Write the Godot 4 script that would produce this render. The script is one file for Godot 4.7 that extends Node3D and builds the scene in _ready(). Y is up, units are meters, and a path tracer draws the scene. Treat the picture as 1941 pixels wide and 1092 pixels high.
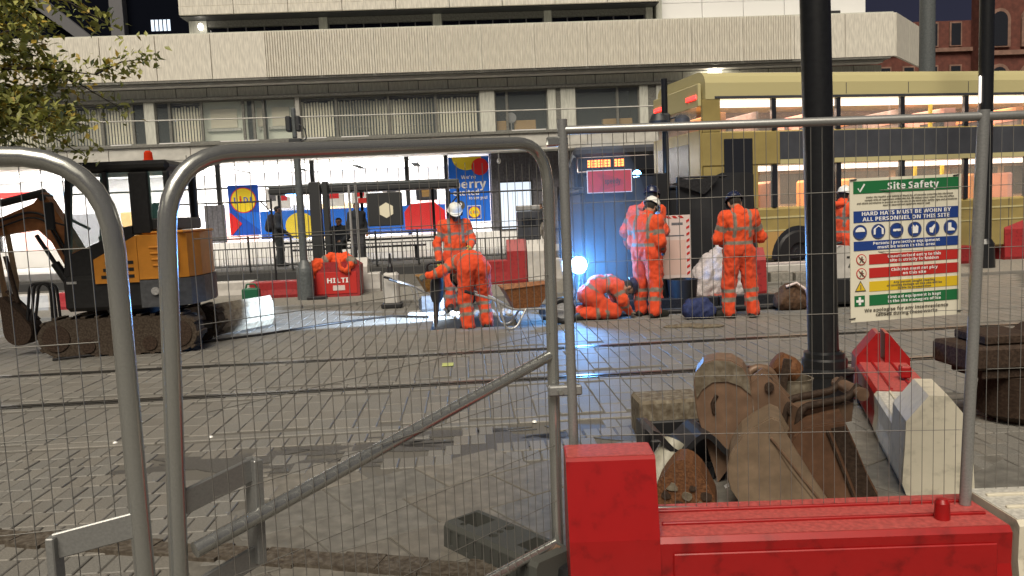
extends Node3D
# A night street-works site: fence panels and barriers in front, workers, digger and tram stop behind, shop building and buses.

var rng := RandomNumberGenerator.new()
var taken := {}
var mats := {}
var texs := {}
var shapes := {}

# ---------------------------------------------------------------- shape builder
class B:
	var v := PackedVector3Array()
	var n := PackedVector3Array()
	var c := PackedColorArray()
	var i := PackedInt32Array()
	var col := Color.WHITE

	func tri(a: Vector3, b: Vector3, d: Vector3, na: Vector3, nb: Vector3, nd: Vector3) -> void:
		var k := v.size()
		v.append(a); v.append(b); v.append(d)
		n.append(na); n.append(nb); n.append(nd)
		c.append(col); c.append(col); c.append(col)
		if (b - a).cross(d - a).dot(na + nb + nd) > 0.0:
			i.append(k); i.append(k + 2); i.append(k + 1)
		else:
			i.append(k); i.append(k + 1); i.append(k + 2)

	func quad(a: Vector3, b: Vector3, d: Vector3, e: Vector3, out: Vector3) -> void:
		var nn := (b - a).cross(d - a)
		if nn.length_squared() < 1e-14:
			nn = (d - a).cross(e - a)
		nn = nn.normalized()
		if nn.dot(out) < 0.0:
			nn = -nn
		tri(a, b, d, nn, nn, nn)
		tri(a, d, e, nn, nn, nn)

	# a box with chamfered edges (bevel 0: plain)
	func box(at: Vector3, size: Vector3, bevel := 0.0, basis := Basis()) -> void:
		var h := size * 0.5
		var t := Transform3D(basis, at)
		if bevel <= 0.0:
			for ax in 3:
				for s in [-1.0, 1.0]:
					var u := Vector3(); var w := Vector3(); var o := Vector3()
					o[ax] = s * h[ax]
					u[(ax + 1) % 3] = h[(ax + 1) % 3]
					w[(ax + 2) % 3] = h[(ax + 2) % 3]
					quad(t * (o - u - w), t * (o + u - w), t * (o + u + w), t * (o - u + w), basis * o)
			return
		var b := minf(bevel, minf(h.x, minf(h.y, h.z)) * 0.9)
		for ax in 3:
			var p := (ax + 1) % 3
			var q := (ax + 2) % 3
			for s in [-1.0, 1.0]:
				var o := Vector3(); var u := Vector3(); var w := Vector3()
				o[ax] = s * h[ax]
				u[p] = h[p] - b
				w[q] = h[q] - b
				quad(t * (o - u - w), t * (o + u - w), t * (o + u + w), t * (o - u + w), basis * o)
				# edges between face +-p and +-q
				var e1 := Vector3(); var e2 := Vector3(); var run := Vector3()
				for s2 in [-1.0, 1.0]:
					e1 = Vector3(); e2 = Vector3(); run = Vector3()
					e1[p] = s * h[p]; e1[q] = s2 * (h[q] - b)
					e2[p] = s * (h[p] - b); e2[q] = s2 * h[q]
					run[ax] = h[ax] - b
					quad(t * (e1 - run), t * (e1 + run), t * (e2 + run), t * (e2 - run), basis * (e1 + e2))
		for sx in [-1.0, 1.0]:
			for sy in [-1.0, 1.0]:
				for sz in [-1.0, 1.0]:
					var g := Vector3(sx, sy, sz)
					var a1 := Vector3(h.x, h.y - b, h.z - b) * g
					var a2 := Vector3(h.x - b, h.y, h.z - b) * g
					var a3 := Vector3(h.x - b, h.y - b, h.z) * g
					var nn := (basis * g).normalized()
					tri(t * a1, t * a2, t * a3, nn, nn, nn)

	# box from its corner minimum and maximum
	func slab(lo: Vector3, hi: Vector3, bevel := 0.0) -> void:
		box((lo + hi) * 0.5, hi - lo, bevel)

	func frame_of(d: Vector3) -> Basis:
		var up := Vector3.UP if absf(d.y) < 0.95 else Vector3.RIGHT
		var x := up.cross(d).normalized()
		return Basis(x, d.cross(x).normalized(), d)

	# a smooth tube along points; r may be a number or a list of numbers
	func tube(pts: Array, r, sides := 8, caps := true) -> void:
		var m := pts.size()
		var rings := []
		var prev := Vector3.ZERO
		var x := Vector3.ZERO
		for k in m:
			var d: Vector3
			if k == 0: d = pts[1] - pts[0]
			elif k == m - 1: d = pts[m - 1] - pts[m - 2]
			else: d = (pts[k + 1] - pts[k]).normalized() + (pts[k] - pts[k - 1]).normalized()
			d = d.normalized()
			if k == 0:
				x = frame_of(d).x
			else:
				x = (x - d * x.dot(d)).normalized()
			var y := d.cross(x)
			var rr: float = r[k] if r is Array else r
			var ring := []
			for s in sides:
				var a := TAU * s / sides
				var o := x * cos(a) + y * sin(a)
				ring.append([pts[k] + o * rr, o])
			rings.append(ring)
			prev = d
		for k in m - 1:
			for s in sides:
				var s2 := (s + 1) % sides
				var p = rings[k][s]; var q = rings[k][s2]; var u = rings[k + 1][s2]; var w = rings[k + 1][s]
				tri(p[0], q[0], u[0], p[1], q[1], u[1])
				tri(p[0], u[0], w[0], p[1], u[1], w[1])
		if caps:
			for e in [0, m - 1]:
				var d: Vector3 = (pts[1] - pts[0]) if e == 0 else (pts[m - 2] - pts[m - 1])
				d = -d.normalized()
				for s in sides:
					tri(pts[e], rings[e][s][0], rings[e][(s + 1) % sides][0], d, d, d)

	func bar(a: Vector3, b: Vector3, r: float, sides := 6) -> void:
		tube([a, b], r, sides)

	# rectangular bar between two points
	func flat(a: Vector3, b: Vector3, w: float, h: float, up := Vector3.UP, bevel := 0.0) -> void:
		var d := (b - a).normalized()
		var x := up.cross(d).normalized()
		if x.length_squared() < 0.5:
			x = Vector3.RIGHT.cross(d).normalized()
		var bs := Basis(x, d.cross(x), d)
		box((a + b) * 0.5, Vector3(w, h, (b - a).length()), bevel, bs)

	# profile of Vector2(radius, height) turned about y
	func lathe(prof: Array, sides := 16, t := Transform3D()) -> void:
		for k in prof.size() - 1:
			var p: Vector2 = prof[k]
			var q: Vector2 = prof[k + 1]
			var d := (q - p).normalized()
			var nr := d.y; var ny := -d.x
			for s in sides:
				var a := TAU * s / sides
				var b := TAU * (s + 1) / sides
				var ca := Vector3(cos(a), 0, sin(a)); var cb := Vector3(cos(b), 0, sin(b))
				var na := t.basis * (ca * nr + Vector3.UP * ny); var nb := t.basis * (cb * nr + Vector3.UP * ny)
				var p1 := t * (ca * p.x + Vector3.UP * p.y); var p2 := t * (cb * p.x + Vector3.UP * p.y)
				var q1 := t * (ca * q.x + Vector3.UP * q.y); var q2 := t * (cb * q.x + Vector3.UP * q.y)
				if p.x > 1e-5: tri(p1, p2, q2, na, nb, nb)
				if q.x > 1e-5: tri(p1, q2, q1, na, nb, na)

	# outline in the local xy plane, extruded along local z by depth (centred)
	func prism(outline: Array, depth: float, t := Transform3D(), sides_too := true) -> void:
		var poly := PackedVector2Array(outline)
		var idx := Geometry2D.triangulate_polygon(poly)
		var f := t.basis.z.normalized()
		for k in range(0, idx.size(), 3):
			for s in [-0.5, 0.5]:
				var a := t * Vector3(poly[idx[k]].x, poly[idx[k]].y, s * depth)
				var b := t * Vector3(poly[idx[k + 1]].x, poly[idx[k + 1]].y, s * depth)
				var d := t * Vector3(poly[idx[k + 2]].x, poly[idx[k + 2]].y, s * depth)
				var nn := f * signf(s)
				tri(a, b, d, nn, nn, nn)
		if not sides_too: return
		var turn := 1.0 if not Geometry2D.is_polygon_clockwise(poly) else -1.0
		for k in poly.size():
			var p := poly[k]
			var q := poly[(k + 1) % poly.size()]
			var e := q - p
			var o := t.basis * Vector3(e.y, -e.x, 0) * turn
			quad(t * Vector3(p.x, p.y, -depth / 2), t * Vector3(q.x, q.y, -depth / 2), t * Vector3(q.x, q.y, depth / 2), t * Vector3(p.x, p.y, depth / 2), o)

	# a ribbon: an open outline in local xy extruded along z (a bent plate without thickness on its own; thick gives it some)
	func ribbon(line: Array, depth: float, thick: float, t := Transform3D()) -> void:
		var out := []
		var back := []
		for k in line.size():
			var d: Vector2
			if k == 0: d = line[1] - line[0]
			elif k == line.size() - 1: d = line[k] - line[k - 1]
			else: d = (line[k + 1] - line[k - 1])
			d = d.normalized()
			var o := Vector2(d.y, -d.x) * thick * 0.5
			out.append(line[k] + o)
			back.push_front(line[k] - o)
		prism(out + back, depth, t)

	# ellipsoid
	func ball(at: Vector3, r: Vector3, seg := 12, ring := 8, basis := Basis()) -> void:
		var t := Transform3D(basis, at)
		for k in ring:
			var p0 := PI * k / ring - PI / 2
			var p1 := PI * (k + 1) / ring - PI / 2
			for s in seg:
				var a0 := TAU * s / seg
				var a1 := TAU * (s + 1) / seg
				var q := []
				for pr in [[p0, a0], [p0, a1], [p1, a1], [p1, a0]]:
					var u := Vector3(cos(pr[0]) * cos(pr[1]), sin(pr[0]), cos(pr[0]) * sin(pr[1]))
					q.append([t * (u * r), (basis * (u / r)).normalized()])
				if k > 0: tri(q[0][0], q[1][0], q[2][0], q[0][1], q[1][1], q[2][1])
				if k < ring - 1: tri(q[0][0], q[2][0], q[3][0], q[0][1], q[2][1], q[3][1])

	func add(o: B, t := Transform3D()) -> void:
		var k := v.size()
		for j in o.v.size():
			v.append(t * o.v[j])
			n.append((t.basis * o.n[j]).normalized())
		c.append_array(o.c)
		for j in o.i: i.append(j + k)

	func mesh() -> ArrayMesh:
		var m := ArrayMesh.new()
		if v.is_empty(): return m
		var a := []
		a.resize(Mesh.ARRAY_MAX)
		a[Mesh.ARRAY_VERTEX] = v
		a[Mesh.ARRAY_NORMAL] = n
		a[Mesh.ARRAY_COLOR] = c
		a[Mesh.ARRAY_INDEX] = i
		m.add_surface_from_arrays(Mesh.PRIMITIVE_TRIANGLES, a)
		return m


# ---------------------------------------------------------------- naming and tagging
func name_for(parent: Node, called: String) -> String:
	var k := str(parent.get_instance_id()) + "/" + called
	var t: int = taken.get(k, 0)
	taken[k] = t + 1
	return called if t == 0 else "%s_%03d" % [called, t]

func put(parent: Node, o: Node, called: String) -> void:
	o.name = name_for(parent, called)
	parent.add_child(o, true)

func tag(o: Node, label: String, category: String, group := "", kind := "") -> void:
	if label: o.set_meta("label", label)
	if category: o.set_meta("category", category)
	if group: o.set_meta("group", group)
	if kind: o.set_meta("kind", kind)

func thing(called: String, label: String, category: String, at := Vector3.ZERO, turn := 0.0, group := "") -> Node3D:
	var o := Node3D.new()
	put(self, o, called)
	o.position = at
	o.rotation.y = turn
	tag(o, label, category, group)
	return o

func part(parent: Node, called: String, shape, m: Material, label := "", stuff := false) -> MeshInstance3D:
	var o := MeshInstance3D.new()
	o.mesh = shape.mesh() if shape is B else shape
	o.material_override = m
	put(parent, o, called)
	if label: o.set_meta("label", label)
	if stuff: o.set_meta("kind", "stuff")
	return o

func solo(called: String, label: String, category: String, shape, m: Material, group := "", kind := "") -> MeshInstance3D:
	var o := part(self, called, shape, m)
	tag(o, label, category, group, kind)
	return o

func structure(called: String, label: String, shape, m: Material) -> MeshInstance3D:
	var o := part(self, called, shape, m)
	tag(o, label, "", "", "structure")
	return o

func copy_of(src: Node3D, called: String, label: String, at: Vector3, turn := 0.0, group := "") -> Node3D:
	var o: Node3D = src.duplicate()
	put(self, o, called)
	o.position = at
	o.rotation.y = turn
	if label: o.set_meta("label", label)
	if group: o.set_meta("group", group)
	return o

func boxm(lo: Vector3, hi: Vector3, bevel := 0.0) -> B:
	var b := B.new()
	b.slab(lo, hi, bevel)
	return b

# ---------------------------------------------------------------- materials
func noise_tex(key: String, freq: float, lo: float, hi: float, octaves := 4, cell := false, warm := 0.0) -> NoiseTexture2D:
	if texs.has(key): return texs[key]
	var f := FastNoiseLite.new()
	f.seed = hash(key) % 1000
	f.noise_type = FastNoiseLite.TYPE_CELLULAR if cell else FastNoiseLite.TYPE_SIMPLEX_SMOOTH
	f.frequency = freq
	f.fractal_octaves = octaves
	f.fractal_gain = 0.55
	var t := NoiseTexture2D.new()
	t.width = 512; t.height = 512
	t.seamless = true
	t.noise = f
	var g := Gradient.new()
	g.set_color(0, Color(lo + warm, lo, lo - warm))
	g.set_color(1, Color(hi, hi, hi))
	if key == "scuff":
		g.add_point(0.30, Color(0.88, 0.88, 0.88))
		g.add_point(0.42, Color(0.97, 0.97, 0.97))
	t.color_ramp = g
	texs[key] = t
	return t

func lin(r: float, g: float, b: float, a := 1.0) -> Color:
	var k := Color(r, g, b).linear_to_srgb()
	k.a = a
	return k

# base colour in linear values; tex: key of a texture that varies it; size: metres that the texture spans
func mat(key: String, col := Color.GRAY, rough := 0.7, metal := 0.0, tex := "", size := 1.0, bump := 0.0, vertex := false) -> StandardMaterial3D:
	if mats.has(key): return mats[key]
	var m := StandardMaterial3D.new()
	m.resource_name = key
	m.albedo_color = col
	m.roughness = rough
	m.metallic = metal
	m.vertex_color_use_as_albedo = vertex
	if tex:
		m.albedo_texture = texs[tex]
		m.uv1_triplanar = true
		m.uv1_world_triplanar = true
		m.uv1_scale = Vector3.ONE / size
		if bump > 0.0:
			m.heightmap_enabled = true
			m.heightmap_texture = texs[tex]
			m.heightmap_scale = bump
	mats[key] = m
	return m

func glow(key: String, col: Color, energy: float) -> StandardMaterial3D:
	if mats.has(key): return mats[key]
	var m := StandardMaterial3D.new()
	m.resource_name = key
	m.albedo_color = Color(0.6, 0.6, 0.6)
	m.emission_enabled = true
	m.emission = col
	m.emission_energy_multiplier = energy
	mats[key] = m
	return m

func pane_mat(key: String, tint: Color, alpha: float) -> StandardMaterial3D:
	if mats.has(key): return mats[key]
	var m := StandardMaterial3D.new()
	m.resource_name = key
	m.transparency = BaseMaterial3D.TRANSPARENCY_ALPHA
	m.albedo_color = Color(tint.r, tint.g, tint.b, alpha)
	m.roughness = 0.05
	mats[key] = m
	return m

# ---------------------------------------------------------------- lettering
var bold: SystemFont
var plain: SystemFont

func words(parent: Node, called: String, s: String, at: Vector3, height: float, m: Material, width := 0.0, basis := Basis(), heavy := true, depth := 0.004) -> MeshInstance3D:
	var t := TextMesh.new()
	t.text = s
	t.font = bold if heavy else plain
	t.font_size = 32
	t.pixel_size = 0.01
	t.depth = depth / maxf(height / 0.23, 0.01)
	t.curve_step = 2.0
	t.horizontal_alignment = HORIZONTAL_ALIGNMENT_CENTER
	t.vertical_alignment = VERTICAL_ALIGNMENT_CENTER
	var k := height / 0.23          # capitals of a 32 pixel face stand about 0.23 tall
	var kx := k
	var wide := t.get_aabb().size.x
	if width > 0.0 and wide > 0.0: kx = width / wide
	var o := MeshInstance3D.new()
	o.mesh = t
	o.material_override = m
	put(parent, o, called)
	o.transform = Transform3D(basis * Basis.from_scale(Vector3(kx, k, k)), at)
	return o

func lamp(parent: Node, at: Vector3, col: Color, energy: float, size := 0.05) -> OmniLight3D:
	var l := OmniLight3D.new()
	l.light_color = col
	l.light_energy = energy
	l.light_size = size
	l.omni_range = 60.0
	l.omni_attenuation = 2.0
	l.shadow_enabled = true
	put(parent, l, "lamp_light")
	l.position = at
	return l

func area(parent: Node, at: Vector3, size: Vector2, col: Color, energy: float, basis := Basis()) -> AreaLight3D:
	var l := AreaLight3D.new()
	l.area_size = size
	l.light_color = col
	l.light_energy = energy
	l.set("area_range", 60.0)
	l.set("area_attenuation", 2.0)
	l.shadow_enabled = true
	put(parent, l, "lamp_light")
	l.transform = Transform3D(basis, at)
	return l

func arc(c: Vector3, x: Vector3, y: Vector3, r: float, a0: float, a1: float, k: int) -> Array:
	var out := []
	for j in k + 1:
		var a := lerpf(a0, a1, float(j) / k)
		out.append(c + x * cos(a) * r + y * sin(a) * r)
	return out

# polyline with rounded corners
func rounded(pts: Array, r: float, k := 5) -> Array:
	var out := [pts[0]]
	for j in range(1, pts.size() - 1):
		var p: Vector3 = pts[j]
		var a: Vector3 = pts[j - 1] - p
		var b: Vector3 = pts[j + 1] - p
		var rr := minf(r, minf(a.length(), b.length()) * 0.49)
		var s := p + a.normalized() * rr
		var e := p + b.normalized() * rr
		for q in k + 1:
			var t := float(q) / k
			out.append(s.lerp(p, t).lerp(p.lerp(e, t), t))
	out.append(pts[-1])
	return out

# ---------------------------------------------------------------- bodies: tapered capsules joined smoothly and meshed as surface nets
# bone: [a, b, ra, rb, colour index]
func field_mesh(bones: Array, cell: float, blend: float, wrinkle: float, shade: Callable, into: B) -> void:
	var lo := Vector3.INF
	var hi := -Vector3.INF
	for q in bones:
		var r: float = maxf(q[2], q[3])
		lo = lo.min(q[0].min(q[1]) - Vector3.ONE * r)
		hi = hi.max(q[0].max(q[1]) + Vector3.ONE * r)
	var pad := cell * 3.0
	lo -= Vector3.ONE * pad
	hi += Vector3.ONE * pad
	var nx := int((hi.x - lo.x) / cell) + 2
	var ny := int((hi.y - lo.y) / cell) + 2
	var nz := int((hi.z - lo.z) / cell) + 2
	var acc := PackedFloat32Array()
	acc.resize(nx * ny * nz)
	var reach := blend * 2.5 + cell * 1.8
	var sharp := 1.0 / blend
	for q in bones:
		var a: Vector3 = q[0]
		var ab: Vector3 = q[1] - a
		var ra: float = q[2]
		var dr: float = q[3] - ra
		var ll := maxf(ab.length_squared(), 1e-9)
		var m: float = maxf(q[2], q[3]) + reach
		var blo: Vector3 = (a.min(q[1]) - Vector3.ONE * m - lo) / cell
		var bhi: Vector3 = (a.max(q[1]) + Vector3.ONE * m - lo) / cell
		for z in range(maxi(0, int(blo.z)), mini(nz, int(bhi.z) + 1)):
			for y in range(maxi(0, int(blo.y)), mini(ny, int(bhi.y) + 1)):
				var row := (z * ny + y) * nx
				for x in range(maxi(0, int(blo.x)), mini(nx, int(bhi.x) + 1)):
					var p := Vector3(lo.x + x * cell, lo.y + y * cell, lo.z + z * cell) - a
					var t := clampf(p.dot(ab) / ll, 0.0, 1.0)
					var d := (p - ab * t).length() - ra - dr * t
					if d < reach:
						acc[row + x] += exp(-d * sharp)
	var slot := {}
	var pos := PackedVector3Array()
	var crossings := []
	var step := [1, nx, nx * ny]
	for z in nz - 1:
		for y in ny - 1:
			var row := (z * ny + y) * nx
			for x in nx - 1:
				var k := row + x
				var cnt := 0
				var any0 := acc[k] > 1.0
				if any0: cnt += 1
				if acc[k + 1] > 1.0: cnt += 1
				if acc[k + nx] > 1.0: cnt += 1
				if acc[k + nx + 1] > 1.0: cnt += 1
				var k2: int = k + step[2]
				if acc[k2] > 1.0: cnt += 1
				if acc[k2 + 1] > 1.0: cnt += 1
				if acc[k2 + nx] > 1.0: cnt += 1
				if acc[k2 + nx + 1] > 1.0: cnt += 1
				if cnt == 0 or cnt == 8: continue
				var sum := Vector3.ZERO
				var num := 0
				for e in 12:
					var ax := e >> 2
					var u := e & 1
					var w := (e >> 1) & 1
					var oa := Vector3.ZERO
					oa[(ax + 1) % 3] = u
					oa[(ax + 2) % 3] = w
					var ka: int = k + int(oa.x) + int(oa.y) * nx + int(oa.z) * step[2]
					var kb: int = ka + step[ax]
					var fa := acc[ka]
					var fb := acc[kb]
					if (fa > 1.0) == (fb > 1.0): continue
					var da := -log(maxf(fa, 1e-12))
					var db := -log(maxf(fb, 1e-12))
					oa[ax] += clampf(da / (da - db), 0.0, 1.0)
					sum += oa
					num += 1
				slot[k] = pos.size()
				pos.append(lo + (Vector3(x, y, z) + sum / num) * cell)
				for ax in 3:
					if (acc[k] > 1.0) != (acc[k + step[ax]] > 1.0):
						crossings.append([k, ax, any0])
	var faces := PackedInt32Array()
	for q in crossings:
		var k: int = q[0]
		var s1: int = step[(q[1] + 1) % 3]
		var s2: int = step[(q[1] + 2) % 3]
		if not (slot.has(k - s1) and slot.has(k - s2) and slot.has(k - s1 - s2)): continue
		var f := [slot[k], slot[k - s1], slot[k - s1 - s2], slot[k - s2]]
		if not q[2]: f.reverse()
		faces.append_array(PackedInt32Array([f[0], f[1], f[2], f[0], f[2], f[3]]))
	if wrinkle > 0.0:
		var nz1 := FastNoiseLite.new()
		nz1.seed = 5
		nz1.frequency = 7.0
		nz1.fractal_octaves = 2
		var nn := net_normals(pos, faces)
		for k in pos.size():
			var p := pos[k]
			pos[k] = p + nn[k] * nz1.get_noise_3d(p.x * 1.4, p.y * 0.9, p.z * 1.4) * wrinkle * 2.0 + nn[k] * nz1.get_noise_3d(p.x * 3.4 + 9.0, p.y * 2.2, p.z * 3.4) * wrinkle * 0.5
	var nrm := net_normals(pos, faces)
	var first := into.v.size()
	into.v.append_array(pos)
	into.n.append_array(nrm)
	for k in pos.size():
		var p := pos[k]
		var best := 1e9
		var which := 0
		var along := 0.0
		for j in bones.size():
			var a: Vector3 = bones[j][0]
			var ab: Vector3 = bones[j][1] - a
			var t := clampf((p - a).dot(ab) / maxf(ab.length_squared(), 1e-9), 0.0, 1.0)
			var d := (p - a - ab * t).length() - lerpf(bones[j][2], bones[j][3], t)
			if d < best:
				best = d; which = j; along = t
		into.c.append(shade.call(bones[which][4], along, p, nrm[k]))
	for f in faces: into.i.append(f + first)

func net_normals(pos: PackedVector3Array, faces: PackedInt32Array) -> PackedVector3Array:
	var nn := PackedVector3Array()
	nn.resize(pos.size())
	for k in range(0, faces.size(), 3):
		var a := pos[faces[k]]
		var c := (pos[faces[k + 2]] - a).cross(pos[faces[k + 1]] - a)   # clockwise faces
		for j in 3: nn[faces[k + j]] += c
	for k in nn.size(): nn[k] = nn[k].normalized()
	return nn

func hand_mesh(into: B, wrist: Vector3, dir: Vector3, palm: Vector3, side: float, curl: float, col: Color) -> void:
	dir = dir.normalized()
	palm = (palm - dir * palm.dot(dir)).normalized()
	var across := dir.cross(palm).normalized() * side
	var bones := [[wrist, wrist + dir * 0.05, 0.026, 0.03, 0]]
	for j in [-1.0, 0.0, 1.0]:
		bones.append([wrist + dir * 0.02 + across * j * 0.018, wrist + dir * 0.085 + across * j * 0.026, 0.018, 0.016, 0])
	var lens := [0.062, 0.074, 0.07, 0.055]
	for j in 4:
		var base: Vector3 = wrist + dir * 0.088 + across * (j - 1.5) * 0.021
		var a := curl * (0.45 + 0.08 * j)
		var p := base
		for s in 3:
			var ang := a * (s + 0.5)
			var d := dir * cos(ang) + palm * sin(ang)
			var e: Vector3 = p + d * lens[j] * [0.45, 0.32, 0.25][s]
			bones.append([p, e, 0.0105 - 0.001 * s, 0.0098 - 0.001 * s, 0])
			p = e
	var th := wrist + dir * 0.025 - across * 0.026
	var td := (dir * 0.7 - across * 0.6 + palm * 0.45).normalized()
	bones.append([th, th + td * 0.042, 0.015, 0.012, 0])
	bones.append([th + td * 0.042, th + td * 0.042 + (dir * 0.8 + palm * 0.6).normalized() * 0.032, 0.012, 0.010, 0])
	field_mesh(bones, 0.006, 0.004, 0.0, func(_k, _t, _p, _n): return col, into)

func head_mesh(into: B, at: Vector3, up: Vector3, fwd: Vector3, skin: Color, hair: Color) -> void:
	up = up.normalized()
	fwd = (fwd - up * fwd.dot(up)).normalized()
	var rt := fwd.cross(up).normalized()
	var P := func(x: float, y: float, z: float) -> Vector3: return at + rt * x + up * y + fwd * z
	var bones := [
		[P.call(0, 0.035, -0.03), P.call(0, 0.04, 0.02), 0.083, 0.08, 1], [P.call(0, -0.01, 0.01), P.call(0, -0.075, 0.055), 0.068, 0.038, 0],
		[P.call(-0.035, -0.05, 0.01), P.call(-0.01, -0.085, 0.065), 0.03, 0.02, 0], [P.call(0.035, -0.05, 0.01), P.call(0.01, -0.085, 0.065), 0.03, 0.02, 0],
		[P.call(0, 0.012, 0.085), P.call(0, -0.028, 0.108), 0.010, 0.014, 0], [P.call(-0.03, 0.025, 0.08), P.call(0.03, 0.025, 0.08), 0.014, 0.014, 0],
		[P.call(-0.022, -0.058, 0.088), P.call(0.022, -0.058, 0.088), 0.009, 0.009, 2],
		[P.call(-0.086, 0.01, -0.008), P.call(-0.086, -0.03, -0.002), 0.017, 0.010, 0], [P.call(0.086, 0.01, -0.008), P.call(0.086, -0.03, -0.002), 0.017, 0.010, 0],
		[P.call(-0.031, 0.004, 0.075), P.call(-0.031, 0.004, 0.077), 0.0125, 0.0125, 3], [P.call(0.031, 0.004, 0.075), P.call(0.031, 0.004, 0.077), 0.0125, 0.0125, 3],
		[P.call(0, -0.06, -0.02), P.call(0, -0.16, -0.045), 0.056, 0.06, 0],
	]
	field_mesh(bones, 0.009, 0.008, 0.0, func(k, _t, p, _n):
		if k == 3: return Color(0.03, 0.025, 0.02)
		if k == 2: return Color(skin.r * 0.75, skin.g * 0.5, skin.b * 0.5)
		var q: Vector3 = p - at
		if k == 1 and (q.dot(up) > 0.06 or q.dot(fwd) < 0.03 - q.dot(up) * 0.4): return hair
		return skin, into)

const ORANGE := Color(0.80, 0.082, 0.014)
const TAPE := Color(0.22, 0.19, 0.15)

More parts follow.
